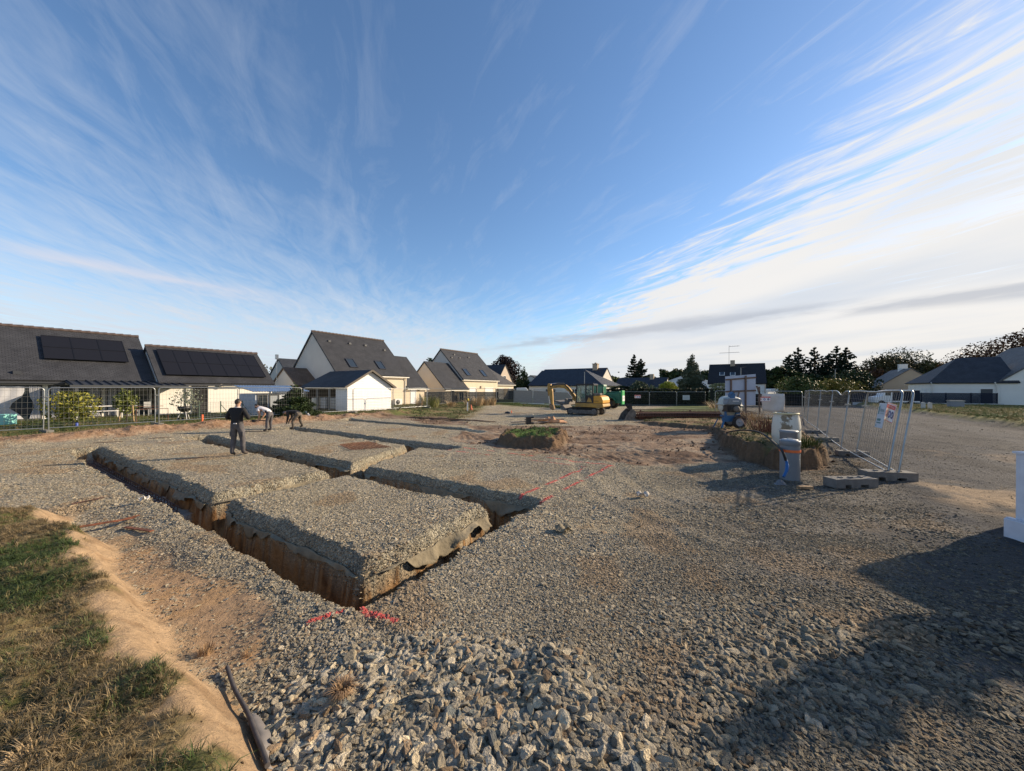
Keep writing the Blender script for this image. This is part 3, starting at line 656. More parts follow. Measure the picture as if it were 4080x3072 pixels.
class House:
    """local axes: x = E (site side), y = B (away along the fence); heights above z0"""
    def __init__(s, name, label, e0, b0, z0=0., cat='house', rot=None, loc=None, group=None):
        s.root = empty(name, loc if loc is not None else W(e0, b0, z0), GRID_ROT if rot is None else rot, label, cat, group)
    def wing(s, x0, x1, y0, y1, ze, zr, ridge='y', wall=None, roof=None, over=.28, hip=(0, 0), tiles=False, gutter=True, th=.14, ze0=None, ridge_at=.5, verge=.12, zb=-.4):
        """gabled or hipped volume; ridge runs along local x or y; hip=(start inset, end inset)"""
        wall = wall or m_white; roof = roof or m_slate; ze0 = ze if ze0 is None else ze0
        sw = ridge == 'x'
        if sw: a0, a1, c0, c1 = y0, y1, x0, x1        # a across, c along
        else: a0, a1, c0, c1 = x0, x1, y0, y1
        f = (lambda a, c, z: (c, a, z)) if sw else (lambda a, c, z: (a, c, z))
        am = a0 + (a1 - a0) * ridge_at
        mb = MB(); tw = .0
        vs = [f(a0, c0, zb), f(a1, c0, zb), f(a1, c1, zb), f(a0, c1, zb), f(a0, c0, ze0 - .02), f(a1, c0, ze - .02), f(a1, c1, ze - .02), f(a0, c1, ze0 - .02)]
        fs = [(0, 1, 5, 4), (1, 2, 6, 5), (2, 3, 7, 6), (3, 0, 4, 7)]
        if not hip[0]: vs.append(f(am, c0, zr - .04)); fs[0] = (0, 1, 5, len(vs) - 1, 4)
        if not hip[1]: vs.append(f(am, c1, zr - .04)); fs[2] = (2, 3, 7, len(vs) - 1, 6)
        mb.add(vs, fs); w = mb.build('wall', wall, s.root)
        # roof planes
        k0 = (zr - ze0) / (am - a0); k1 = (zr - ze) / (a1 - am)
        g0 = verge if not hip[0] else over; g1 = verge if not hip[1] else over
        L0, L1 = c0 - g0, c1 + g1; A0, A1 = a0 - over, a1 + over; E0, E1 = ze0 - over * k0 + th * .6, ze - over * k1 + th * .6; Z = zr + th * .6
        R0, R1 = (c0 + hip[0] if hip[0] else L0), (c1 - hip[1] if hip[1] else L1)
        mb = MB(); mb.slab([f(A0, L0, E0), f(A0, L1, E0), f(am, R1, Z), f(am, R0, Z)], th); mb.slab([f(A1, L0, E1), f(A1, L1, E1), f(am, R1, Z), f(am, R0, Z)], th)
        if hip[0]: mb.slab([f(A0, L0, E0), f(A1, L0, E1), f(am, R0, Z)], th)
        if hip[1]: mb.slab([f(A0, L1, E0), f(A1, L1, E1), f(am, R1, Z)], th)
        rf = mb.build('roof', roof, s.root); uv_roof(rf.data)
        s.front = lambda y, t, off=0.: Vector(f(am + (A1 - am) * (1 - t), y, Z + (E1 - Z) * (1 - t)))   # point on the site-facing slope
        s.kfront = k1
        if tiles:
            n = max(2, int((R1 - R0) / .40)); st = (R1 - R0) / n
            tb = MB(); tb.tube([f(0, -.21, .0), f(0, .21, .02)], [.10, .12], 8); tme = tb.mesh('ridge_tile', m_ridge)
            for i in range(n):
                t = link('ridge_tile', tme, rf); t.location = f(am, R0 + st * (i + .5), Z - .0)
        if gutter:
            mb = MB(); z = E1 - th - .01
            mb.bar(f(A1 + .04, L0, z), f(A1 + .04, L1, z), .11, .10); mb.build('gutter', m_gutter if gutter is True else gutter, s.root)
        s.rf = rf; return s
    def opening(s, side, c, y0, y1, z0, z1, name='window', frame=None, glass=None, bars=1, out=.02, fw=.07, depth=.10):
        """side 'x': in a wall at local x=c spanning y0..y1; side 'y': in a wall at local y=c (facing the camera)"""
        frame = frame or m_frame_w; glass = glass or m_glass
        f = (lambda a, d, z: (c + d, a, z)) if side == 'x' else (lambda a, d, z: (a, c - d, z))
        def bx(mb, a0, a1, d0, d1, za, zb):
            p, q = f(a0, d0, za), f(a1, d1, zb); mb.box(min(p[0], q[0]), max(p[0], q[0]), min(p[1], q[1]), max(p[1], q[1]), za, zb)
        mb = MB(); o = out
        bx(mb, y0, y1, -.02, o + .03, z1 - fw, z1); bx(mb, y0, y1, -.02, o + .05, z0, z0 + fw)
        bx(mb, y0, y0 + fw, -.02, o + .03, z0 + fw, z1 - fw); bx(mb, y1 - fw, y1, -.02, o + .03, z0 + fw, z1 - fw)
        for i in range(bars):
            a = y0 + (y1 - y0) * (i + 1) / (bars + 1); bx(mb, a - .03, a + .03, -.02, o + .02, z0 + fw, z1 - fw)
        w = mb.build(name, frame, s.root)
        mb = MB(); bx(mb, y0 + fw * .8, y1 - fw * .8, .002, o, z0 + fw * .8, z1 - fw * .8); mb.build('pane' if glass is m_glass else 'leaf', glass, w)
        return w
    def skylight(s, y, t0, t1, w=.8):
        a, b_, c, d = s.front(y - w / 2, t0), s.front(y + w / 2, t0), s.front(y + w / 2, t1), s.front(y - w / 2, t1)
        n = (b_ - a).cross(d - a).normalized(); n = n if n.z > 0 else -n
        mb = MB()
        for p, q in ((a, b_), (b_, c), (c, d), (d, a)): mb.bar(p + n * .05, q + n * .05, .09, .10, up=n)
        w_ = mb.build('skylight', m_zinc, s.root); e_ = n * .06
        mb = MB(); mb.slab([a + e_, b_ + e_, c + e_, d + e_], .03); mb.build('pane', m_glass, w_)
    def pv(s, y0, y1, t0, t1, cols, rows):
        n = (s.front(y1, t0) - s.front(y0, t0)).cross(s.front(y0, t1) - s.front(y0, t0)).normalized(); n = n if n.z > 0 else -n
        for i in range(cols):
            for j in range(rows):
                ya, yb = y0 + (y1 - y0) * i / cols + .012, y0 + (y1 - y0) * (i + 1) / cols - .012; ta, tb = t0 + (t1 - t0) * j / rows + .003, t0 + (t1 - t0) * (j + 1) / rows - .003
                q = [s.front(ya, ta) + n * .14, s.front(yb, ta) + n * .14, s.front(yb, tb) + n * .14, s.front(ya, tb) + n * .14]
                mb = MB(); mb.slab(q, .04); pan = mb.build('solar_panel', m_pv, s.root)
                mb = MB()
                for k in range(4): mb.bar(q[k] + n * .004, q[(k + 1) % 4] + n * .004, .028, .02, up=n)
                mb.build('frame', m_pvf, pan)
    def vent(s, y, t):
        p = s.front(y, t); mb = MB(); mb.box(p.x - .10, p.x + .16, p.y - .14, p.y + .14, p.z - .10, p.z + .10); mb.build('roof_vent', m_zinc, s.root)

# ------------------------------------------------------------------ house A: long bungalow on the left
h = House('long_bungalow', 'long white bungalow with slate roof, six solar panels and curtained windows', -35.3, 7.4, .1)
h.wing(-8.4, 0, -16, 0, 2.55, 5.85, wall=m_white, tiles=True, gutter=m_zinc)
h.pv(-4.55, -.9, .36, .82, 3, 2); h.vent(-9.5, .8); h.vent(-5.6, .12)
for y0, y1, nb_ in ((-8.9, -4.72, 1), (-4.5, -2.35, 1), (-2.2, -.15, 1)): h.opening('x', 0, y0, y1, .05, 2.12, frame=m_frame_d, bars=nb_)
m_curtain = mat('sheer_curtain', (.40, .41, .44), .9, var=.08)
def curtain(parent, x, y0, y1, z0, z1, tie=0):
    n = 36; mb = MB(); vs = []
    for j in range(7):
        t = j / 6; z = z1 + (z0 - z1) * t
        for i in range(n + 1):
            u = i / n; w = 1.0
            if tie: w = 1 - (.16 if y1 - y0 > 2 else .5) * math.exp(-((t - .62) / .22) ** 2)
            y = y0 + (y1 - y0) * u * w if tie >= 0 else y1 - (y1 - y0) * u * w
            vs.append((x + .022 * math.sin(u * 42) + .03, y, z))
    fs = [(j * (n + 1) + i, j * (n + 1) + i + 1, (j + 1) * (n + 1) + i + 1, (j + 1) * (n + 1) + i) for j in range(6) for i in range(n)]
    mb.add(vs, fs, True); mb.build('curtain', m_curtain, parent)
curtain(h.root, .055, -8.75, -5.35, .12, 2.05, 1); curtain(h.root, .055, -5.2, -4.8, .12, 2.05, -1); curtain(h.root, .055, -4.4, -4.05, .12, 2.05, 0)
curtain(h.root, .055, -2.9, -2.4, .12, 2.05, 1); curtain(h.root, .055, -2.1, -1.7, .12, 2.05, 0)
mb = MB(); mb.box(.0, 2.2, -16, 7.5, -.25, .03); mb.build('terrace', mat('pale_concrete', (.44, .42, .38), .9, var=.1), h.root)
mb = MB(); mb.box(.03, .30, -16, -3.9, 2.13, 2.22); mb.build('awning_box', m_frame_d, h.root)
# lean-to roof with standing seams and posts
p = MB(); p.slab([(.0, -3.9, 2.42), (2.6, -3.9, 2.10), (2.6, 1.3, 2.10), (.0, 1.3, 2.42)], .07); pr = p.build('canopy_roof', m_zinc, h.root)
for i in range(14):
    y = -3.8 + i * .385; q = MB(); q.bar((.02, y, 2.46), (2.58, y, 2.14), .045, .06); q.build('seam', m_zinc, pr)
for y in (-3.7, 1.15):
    q = MB(); q.box(2.42, 2.54, y - .06, y + .06, -.2, 2.05); q.build('post', m_frame_d, h.root)
q = MB(); q.box(2.52, 2.62, -3.95, 1.32, 1.99, 2.12); q.build('canopy_beam', m_frame_d, h.root)
# ------------------------------------------------------------------ house A2: annexe with twelve panels
h = House('annexe', 'white annexe with fourteen black solar panels on its roof and an open doorway', -34.3, 7.6, .1, cat='annexe')
h.wing(-6.4, 0, 0, 7.1, 2.48, 5.05, wall=m_white, tiles=True, gutter=m_zinc)
h.pv(.38, 6.75, .17, .88, 7, 2)
d = h.opening('x', 0, 1.72, 2.68, .02, 2.10, 'doorway', frame=m_frame_d, glass=m_black, bars=0)
q = MB(); q.lathe([(0, -.15), (.07, -.13), (.13, -.07), (.15, 0), (.13, .07), (.07, .13), (0, .15)], 16, Matrix.Translation((.17, 3.45, 2.12))); q.build('globe_lamp', mat('opal_globe', (.62, .55, .45), .4), h.root)
q = MB(); q.tube([(.06, 7.0, 2.35), (.06, 7.0, .0)], .04, 8); q.build('downpipe', m_gutter, h.root)
# ------------------------------------------------------------------ house B: big gabled house
h = House('gabled_house', 'tall gabled house with grey end wall, steep dark slate roof and lower garage wing', -34.0, 20.4, .1)
h.wing(-9, 0, 0, 8.9, 3.62, 8.0, wall=m_cream, tiles=True)
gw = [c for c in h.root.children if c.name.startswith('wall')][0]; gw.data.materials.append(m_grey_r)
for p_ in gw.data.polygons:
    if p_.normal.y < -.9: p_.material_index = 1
h.skylight(1.75 + .5, .16, .36, .85); h.skylight(5.35 + .5, .16, .36, .85)
for y, t in ((1.2, .78), (3.6, .78), (5.6, .78), (8.0, .70)): h.vent(y, t)
h.wing(-8, 0, 8.92, 12.2, 2.2, 6.15, wall=m_cream)
q = MB(); q.tube([(.08, 8.65, 3.35), (.16, 8.65, 3.1), (.08, 8.65, 2.9), (.08, 8.65, 0)], .05, 8); q.build('downpipe', m_gutter, h.root)
h.opening('x', 0, 9.5, 10.4, .0, 1.95, 'door', frame=m_frame_w, glass=mat('white_door', (.70, .72, .75), .5), bars=0)
q = MB(); q.box(.0, .14, 10.75, 10.95, 1.65, 1.95); q.build('wall_lamp', m_tan, h.root)
q = MB(); q.box(.25, .65, 6.7, 7.7, 0, .75); hp = q.build('heat_pump', m_frame_w, h.root)
q = MB(); q.lathe([(.27, 0), (.27, .02), (.05, .02)], 18, Matrix.Translation((.66, 7.1, .38)) @ Matrix.Rotation(R(90), 4, 'Y')); q.build('fan_grille', m_frame_d, hp)
# ------------------------------------------------------------------ house C: second gabled house
h = House('twin_house', 'cream house with two steep slate roofs behind the black slatted fence', -35.0, 40.8, .0)
h.wing(-9, 0, 0, 9.2, 3.7, 8.2, wall=m_cream, tiles=True)
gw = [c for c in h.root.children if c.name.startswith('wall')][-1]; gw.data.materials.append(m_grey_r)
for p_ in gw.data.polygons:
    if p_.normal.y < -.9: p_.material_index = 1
h.skylight(1.9, .12, .34, .9); h.skylight(6.2, .12, .34, .9)
for y, t in ((1.0, .72), (3.0, .74), (2.2, .84), (5.6, .80)): h.vent(y, t)
for a, b_ in ((1.6, 3.2), (5.6, 7.9)): h.opening('x', 0, a, b_, .0, 2.25, 'garage_door', frame=m_frame_w, glass=m_frame_w, bars=0)
q = MB(); q.box(.0, .14, 4.35, 4.6, 2.15, 2.5); q.build('wall_lamp', m_tan, h.root)
h.wing(-6.8, 1.0, -4.9, -.02, 2.15, 5.9, wall=m_cream)
gw = [c for c in h.root.children if c.name.startswith('wall')][-1]
h.opening('x', 1.0, -3.6, -2.9, .0, 1.9, 'door', frame=m_frame_w, glass=m_black, bars=0); h.opening('x', 1.0, -1.9, -.9, .3, 1.6, frame=m_frame_w)
q = MB(); q.tube([(1.1, -.2, 2.0), (1.08, -.2, 0)], .05, 8); q.build('downpipe', m_gutter, h.root)
# house D behind it
h = House('hipped_bungalow', 'cream bungalow with a hipped slate roof, half hidden behind the twin gabled house', -36.2, 51.0, .0)
h.wing(-9, 0, 0, 6.0, 3.0, 6.4, wall=m_cream, roof=m_slate2, hip=(0, 3.2))
for a, b_ in ((.9, 2.6), (4.2, 5.2)): h.opening('x', 0, a, b_, .0, 2.2, 'garage_door', frame=m_frame_w, glass=m_frame_w, bars=0)
# ------------------------------------------------------------------ blue roofs behind the annexe
def at_img(x, y, d): return P(x, y, d)
h = House('blue_roofed_house', 'house with a dark blue slate roof seen between the annexe and the tall gabled house', 0, 0, loc=(*P(1110, 1540, 50).xy, .1), rot=GRID_ROT)
h.wing(-4, 4, 0, 14, 2.6, 6.1, wall=m_grey_r, roof=m_slate_b)
h = House('brown_gable_shed', 'small outbuilding with a brown tiled gable roof beneath the blue roofed house', 0, 0, loc=(*P(1085, 1560, 38).xy, .1), rot=GRID_ROT, cat='outbuilding')
h.wing(0, 5.0, 0, 4.5, 2.35, 4.05, ridge='y', wall=m_grey_r, roof=slate('brown_tile', (.15, .105, .075), .2), gutter=False)
q = MB(); q.tube([(1.2, -.1, 2.6), (1.2, -.1, 5.0)], .03, 6); q.box(1.08, 1.32, -.22, .02, 5.0, 5.5); q.build('lamp_mast', m_gutter, h.root)
# ------------------------------------------------------------------ white shed with slate roof and lean-to
h = House('garden_shed', 'white clapboard shed with dark slate roof and an open lean-to sheltering water tanks', -27.4, 17.4, .15, cat='shed')
S = h.root; m_board = mat('white_board', (.80, .80, .80), .6, var=.03); m_fascia = mat('dark_fascia', (.10, .085, .07), .7)
q = MB(); q.box(-1.7, -.06, .04, 4.36, -.3, 2.1); q.build('wall', mat('shed_core', (.5, .53, .56), .8), S)
bh = .142; nb = 24
for i in range(nb):
    z0 = -.05 + i * bh; z1 = z0 + bh - .008
    if z1 < 2.12: y0, y1, y0t, y1t = 0, 4.4, 0, 4.4
    else:
        f_ = lambda z: min(2.2, max(0, (z - 2.12) / (3.42 - 2.12) * 2.2)); y0, y0t = f_(z0), f_(z1); y1, y1t = 4.4 - f_(z0), 4.4 - f_(z1)
    if y1t - y0t < .05: continue
    m_ = MB(); m_.add([(-.055, y0, z0), (.0, y0, z0), (.0, y1, z0), (-.055, y1, z0), (-.055, y0t, z1), (-.028, y0t, z1), (-.028, y1t, z1), (-.055, y1t, z1)], [(3, 2, 1, 0), (4, 5, 6, 7), (0, 1, 5, 4), (1, 2, 6, 5), (2, 3, 7, 6), (3, 0, 4, 7)]); m_.build('board', m_board, S)
bb = MB(); bb.box(-1.7, -.062, .0, .03, 0, .13); bme = bb.mesh('board', m_board)
for i in range(15): o = link('board', bme, S); o.location = (0, 0, i * .142 - .03)
q = MB(); q.slab([(.25, 2.2, 3.56), (-6.3, 2.2, 3.56), (-6.3, -.75, 1.98), (.25, -.35, 2.05)], .09); q.slab([(.25, 2.2, 3.56), (-6.3, 2.2, 3.56), (-6.3, 4.75, 2.03), (.25, 4.75, 2.03)], .09)
rf = q.build('roof', m_slate, S); uv_roof(rf.data)
for y0, z0, y1, z1 in ((2.2, 3.50, -.36, 1.98), (2.2, 3.50, 4.76, 1.97)):
    q = MB(); q.bar((.26, y0, z0), (.26, y1, z1), .05, .17); q.build('fascia', m_fascia, S)
for x in (-2.3, -4.2, -6.1):
    q = MB(); q.box(x, x + .12, -.3, -.18, -.3, 2.0); q.build('post', mat('grey_post', (.20, .21, .21), .8), S)
q = MB(); q.box(-6.2, -1.7, -.32, -.24, 1.88, 1.98); q.build('beam', m_gutter, S)
q = MB(); q.box(-6.3, -6.2, .0, 4.4, -.3, 2.1); q.box(-6.2, -1.7, 4.3, 4.4, -.3, 2.1); q.build('rear_wall', mat('dark_timber', (.05, .045, .04), .9), S)
# water tanks under the lean-to
def ibc(x, y, lab):
    t = empty('water_tank', S.matrix_world @ Vector((0, 0, 0)), GRID_ROT, lab, 'water tank', 'caged water tanks under the lean-to')
    t.location = W(-27.4 + x, 17.4 + y, .15)
    q = MB(); q.box(-.48, .48, -.42, .42, .14, 1.1); o = q.build('bladder', mat('white_hdpe', (.68, .70, .70), .5), t); bevel(o, .06)
    q = MB()
    for z in (.15, .38, .62, .86, 1.10):
        for a, b_ in (((-.52, -.46), (.52, -.46)), ((.52, -.46), (.52, .46)), ((.52, .46), (-.52, .46)), ((-.52, .46), (-.52, -.46))): q.bar((*a, z), (*b_, z), .02)
    for i in range(5):
        for s_ in (-1, 1): q.bar((-.52 + .26 * i, s_ * .46, .12), (-.52 + .26 * i, s_ * .46, 1.11), .02); q.bar((s_ * .52, -.46 + .23 * i, .12), (s_ * .52, -.46 + .23 * i, 1.11), .02)
    q.build('cage', mat('cage_steel', (.16, .17, .18), .5, metal=.5), t); q = MB(); q.box(-.52, .52, -.46, .46, .0, .12); q.build('pallet', m_fascia, t)
ibc(-2.3, .42, 'white caged water tank right beside the clapboard shed'); ibc(-3.75, .42, 'white caged water tank next to the cream drum')
t = empty('rain_drum', W(-27.4 - 5.0, 17.4 + .15, .15), 0, 'cream upright water drum left of the caged tanks', 'drum'); q = MB(); q.lathe([(.36, 0), (.40, .1), (.40, .95), (.36, 1.05)], 20); q.build('drum_body', mat('cream_plastic', (.62, .58, .48), .6), t)
# small corrugated garden hut
h = House('corrugated_hut', 'low garden hut with a pale corrugated roof and glazed door, behind the bending workers', -28.2, 11.05, .12, cat='garden hut')
q = MB(); q.box(-2.6, 0, 0, 3.1, -.2, 1.55); q.build('wall', mat('hut_wall', (.46, .50, .55), .8, var=.1), h.root)
q = MB()
n = 44
vs = []; 
for i in range(n + 1):
    y = -.3 + 3.8 * i / n; z = 1.72 + .03 * math.cos(i * math.pi); vs += [(.35, y, z), (-3.0, y, z + .42)]
q.add(vs, [(2 * i, 2 * i + 1, 2 * i + 3, 2 * i + 2) for i in range(n)]); q.add([(v[0], v[1], v[2] - .015) for v in vs], [(2 * i, 2 * i + 2, 2 * i + 3, 2 * i + 1) for i in range(n)])
q.build('roof', mat('corrugated_sheet', (.55, .60, .66), .4, metal=.2, var=.15), h.root)
h.opening('x', 0, .12, .75, .35, 1.5, frame=m_frame_d); h.opening('x', 0, .85, 1.5, .0, 1.5, 'door', frame=m_frame_d, glass=mat('hut_door', (.3, .33, .36), .7), bars=0)

# ------------------------------------------------------------------ houses across the far side
def far_house(name, label, x, y, d, rot=None, z=0., cat='house'):
    pt = P(x, y, d); return House(name, label, 0, 0, loc=(pt.x, pt.y, z), rot=GRID_ROT if rot is None else rot, cat=cat)
h = House('wide_hipped_house', 'wide house with a blue-grey slate roof, hipped at its sunlit right end, behind the excavator', 0, 0, loc=(16.5, 65, -.3), rot=GRID_ROT)
h.wing(-15.4, 0, 0, 11.8, 3.2, 6.3, ridge='x', wall=m_white, roof=m_slate_b, hip=(0, 5.6), over=.5)
h.opening('x', 0, 2.9, 4.6, .4, 2.3, frame=m_frame_d); h.opening('x', 0, 7.2, 8.4, .4, 2.3, frame=m_frame_d)
h.opening('y', 0, -5.3, -4.3, .2, 2.3, frame=m_frame_d, glass=m_black, bars=0); h.opening('y', 0, -11.5, -9.4, .9, 2.3, frame=m_frame_d)
h.vent(1, .8)
h = House('chimney_house', 'dark slate roof with a pale chimney rising behind the wide hipped house', 0, 0, loc=(*P(2140, 1530, 92).xy, 0), rot=GRID_ROT)
h.wing(0, 17, 0, 9, 4.2, 7.2, ridge='x', wall=m_grey_r, roof=m_slate_b)
q = MB(); q.box(13.6, 14.8, 3.6, 4.9, 5.5, 8.2); q.box(13.5, 14.9, 3.5, 5.0, 8.2, 8.35); q.box(14.0, 14.4, 4.0, 4.5, 8.35, 8.6); q.build('chimney', m_tan, h.root)
h = House('far_dark_roof', 'low dark slate roof just left of the wide hipped house', 0, 0, loc=(*P(2050, 1540, 86).xy, 0), rot=GRID_ROT); h.wing(0, 9, 0, 9, 2.8, 5.2, ridge='y', wall=m_grey_r, roof=m_slate_b)
h = House('tan_gable_house', 'distant house with a tan gable and small window in front of the purple tree', 0, 0, loc=(*P(2013, 1520, 92).xy, 0), rot=GRID_ROT)
h.wing(-9, 0, -3.3, 3.3, 4.2, 8.3, ridge='x', wall=mat('tan_gable_render', (.52, .44, .35), .9), roof=m_slate_b); h.opening('x', 0, -.9, .3, 4.0, 5.4)
h = far_house('blue_low_house', 'low bungalow with long blue-grey roof and small chimney beyond the hedge', 2448, 1545, 82, z=-.3)
h.wing(0, 10.8, 0, 7.5, 2.6, 4.95, ridge='x', wall=m_white, roof=m_slate_b); q = MB(); q.box(7.2, 8.0, 3.0, 3.7, 4.2, 5.8); q.build('chimney', m_tan, h.root)
h = far_house('white_industrial_hall', 'white low-pitched hall with dark band behind the pale conical tree', 2654, 1545, 88, z=-.3, cat='hall')
h.wing(0, 9.4, 0, 16, 4.2, 5.9, ridge='y', wall=mat('hall_cladding', (.62, .68, .74), .6), roof=mat('hall_roof', (.60, .66, .72), .5), gutter=False, over=.5, verge=.3)
q = MB(); q.box(2.5, 5.4, -.08, -.01, .3, 2.9); o = q.build('dark_band', m_black, h.root); q = MB(); q.lathe([(.62, 0), (.62, .05), (.32, .05), (.32, 0)], 20, Matrix.Translation((3.4, -.1, 2.0)) @ Matrix.Rotation(R(90), 4, 'X'), caps=False); q.build('round_emblem', m_frame_w, h.root)
h = House('dark_roof_house', 'two storey house with large dark slate roof, chimney, aerial and white walls behind the signboard', 0, 0, loc=(*P(2822, 1560, 62).xy, -.3), rot=GRID_ROT)
h.wing(0, 8.2, 0, 9, 3.5, 6.9, ridge='x', wall=m_white, roof=slate('black_slate', (.022, .021, .023)))
q = MB(); q.box(3.2, 3.9, 3.9, 4.5, 5.8, 7.6); q.build('chimney', m_tan, h.root)
q = MB(); q.tube([(3.0, 4.1, 6.7), (3.0, 4.1, 10.3)], .025, 6); q.bar((1.5, 4.1, 9.0), (4.6, 4.1, 9.0), .05); q.bar((3.0, 4.1, 10.1), (4.6, 3.8, 10.1), .05)
for i in range(5): q.bar((1.7 + i * .5, 3.85, 9.0), (1.7 + i * .5, 4.35, 9.0), .02)
for i in range(4): q.bar((3.2 + i * .35, 3.8, 9.95), (3.2 + i * .35, 3.8, 10.25), .02)
q.build('aerial', m_zinc, h.root)
def front_skylight(h, x, t, w=.8):
    k = (6.9 - 3.5) / 4.5; y0, y1 = 4.5 * t, 4.5 * (t + .17); z0, z1 = 3.5 + k * y0 + .12, 3.5 + k * y1 + .12
    q = MB(); q.slab([(x, y0, z0), (x + w, y0, z0), (x + w, y1, z1), (x, y1, z1)], .06); o = q.build('skylight', m_gutter, h.root)
    q = MB(); q.slab([(x + .09, y0 + .08, z0 + .09), (x + w - .09, y0 + .08, z0 + .09), (x + w - .09, y1 - .08, z1 + .01), (x + .09, y1 - .08, z1 + .01)], .03); q.build('pane', m_glass, o)
front_skylight(h, 1.6, .36); front_skylight(h, 3.2, .34)
for x in (1.0, 2.8): h.opening('y', 0, x, x + 1.1, .9, 2.1, frame=m_frame_d)
q = MB(); q.tube([(8.1, -.12, 3.2), (8.1, -.12, 0)], .05, 8); q.build('downpipe', m_tan, h.root)
# right hand houses
h = House('tan_bungalow', 'tan bungalow with weathered grey roof and white chimney behind the near fence', 0, 0, loc=(70.7, 68, -.1), rot=GRID_ROT)
h.wing(0, 8.2, 0, 10.3, 2.95, 6.2, ridge='y', wall=m_tan, roof=slate('lichen_slate', (.15, .14, .13)), over=.5, gutter=False)
q = MB(); q.box(3.5, 4.7, 3.6, 4.3, 5.7, 7.2); q.build('chimney', m_gutter, h.root)
for a in (2.2, 5.6): h.opening('y', 0, a, a + 1.7, 1.0, 2.2, frame=m_frame_d, glass=m_black, bars=0)
h = House('white_bungalow', 'white bungalow with hipped blue-grey roof behind the navy slatted fence on the right', 0, 0, loc=(54.4, 46, .2), rot=GRID_ROT)
h.wing(0, 7.0, 0, 7.2, 3.0, 6.1, ridge='x', wall=m_white, roof=slate('hip_slate', (.05, .053, .062)), hip=(3.5, 0), over=.3)
for a in (1.2, 3.2): h.opening('x', 0, a, a + .6, .6, 2.0, frame=m_frame_w)
h.opening('y', 0, 4.1, 5.2, .1, 2.1, 'doorway', frame=m_gutter, glass=m_frame_d, bars=0)
for x in (.15, 5.4): q = MB(); q.tube([(x - .2, -.3, 2.85), (x - .1, -.2, 2.6), (x, -.12, 2.4), (x, -.12, 0)], .06, 8); q.build('downpipe', m_gutter, h.root)
h.vent(3.2, .4) if False else None
h = House('white_gable_wing', 'white gable wall with rising grey roof edge at the right edge of the picture', 0, 0, loc=(59.2, 42.9, .2), rot=GRID_ROT, cat='house wing')
h.wing(0, 11, 0, 12, 3.05, 7.7, ridge='y', wall=m_white, roof=slate('grey_slate', (.13, .125, .12)), over=.3, gutter=False)
# ------------------------------------------------------------------ fences and walls
m_galv = mat('galvanised_steel', (.30, .32, .33), .35, metal=.75, var=.12, vscale=6); m_conc = mat('concrete', (.16, .155, .145), .95, var=.18, vscale=8, bump=.01, bscale=40)
m_wire = mat('fence_wire', (.17, .18, .18), .6, metal=.3)
def panel_meshes(w, h=1.9, step=.14, rows=7):
    f = MB(); r = .021; z0 = .12; c = .13
    pts = [(0, 0, 0), (0, 0, h - c)] + [(c - c * math.cos(a), 0, h - c + c * math.sin(a)) for a in (R(30), R(60), R(90))] + [(w - c + c * math.sin(a), 0, h - c + c * math.cos(a)) for a in (R(0), R(30), R(60), R(90))] + [(w, 0, 0)]
    f.tube(pts, r, 8); f.tube([(0, 0, z0), (w, 0, z0)], r * .9, 8); n = int(w / step); q = MB()
    for i in range(1, n): x = w * i / n; q.bar((x, .008, z0), (x, .008, h - .01), .0045)
    for j in range(rows): z = z0 + (h - z0) * (j + .5) / rows; q.bar((0, -.003, z), (w, -.003, z), .0055)
    return f.mesh('frame', m_galv), q.mesh('wire_mesh', m_wire)
FPAN = {}
def fence_panel(a, b_, label, group, h=1.9, lean=(0, 0), z=None):
    a, b_ = Vector(a), Vector(b_); d = (b_ - a).xy; w = round(d.length, 1)
    if (w, h) not in FPAN: FPAN[(w, h)] = panel_meshes(w, h)
    fm, wm = FPAN[(w, h)]; t = empty('site_fence', a, math.atan2(d.y, d.x), label, 'fence panel', group); t.rotation_mode = 'XYZ'
    t.rotation_euler = (lean[0], math.atan2(-(b_.z - a.z), d.length), math.atan2(d.y, d.x))
    link('frame', fm, t); link('wire_mesh', wm, t)
    q = MB(); q.box(w + .0, w + .14, -.05, .05, h * .78, h * .80); q.build('clamp', m_galv, t); return t
fb = MB(); fb.box(-.36, .36, -.11, .11, .05, .14); 
for x in (-.36, -.10, .20): fb.box(x, x + .16, -.11, .11, 0, .052)
for x in (-.17, 0, .17): fb.tube([(x, 0, .13), (x, 0, .155)], .035, 8)
m_foot = fb.mesh('fence_foot', m_conc)
def foot(p, rz, label, s=1.): o = link('concrete_block', m_foot); o.location = p; o.rotation_euler = (0, 0, rz); o.scale = (s, s, s); return tag(o, label, 'concrete block', 'concrete fence feet')
LF = [(185, 1722.7, 15.6), (627, 1700, 18.6), (948, 1671, 21.65), (1206, 1654, 24.9), (1406, 1641, 28.25), (1565, 1631, 31.6), (1702, 1623, 35.2)]
pts = []
for x, y, d in LF: p_ = P(x, y, d); pts.append(on_ground(p_, .06))
p0 = pts[0] * 2 - pts[1]; p0 = on_ground(p0, .06)
chain = [on_ground(p0 * 2 - pts[0], .06), p0] + pts
wh = ['in front of the curtained windows', 'around the yellow shrub by the long bungalow', 'in front of the white annexe', 'behind the worker in the white shirt', 'in front of the dark green bush', 'in front of the white clapboard shed', 'beside the right edge of the clapboard shed', 'in front of the cream gabled house']
for i in range(len(chain) - 1):
    if i == 0: continue
    a, b_ = chain[i], chain[i + 1]; g = (b_ - a).normalized() * .06
    fence_panel(a + g, b_ - g, 'galvanised mesh site fence panel ' + wh[i], 'mesh fence panels along the left side')
for i, p_ in enumerate(chain[2:]):
    foot((p_.x, p_.y, p_.z - .09), GRID_ROT + .2, 'grey concrete fence foot under the post ' + wh[min(i + 1, 7)])
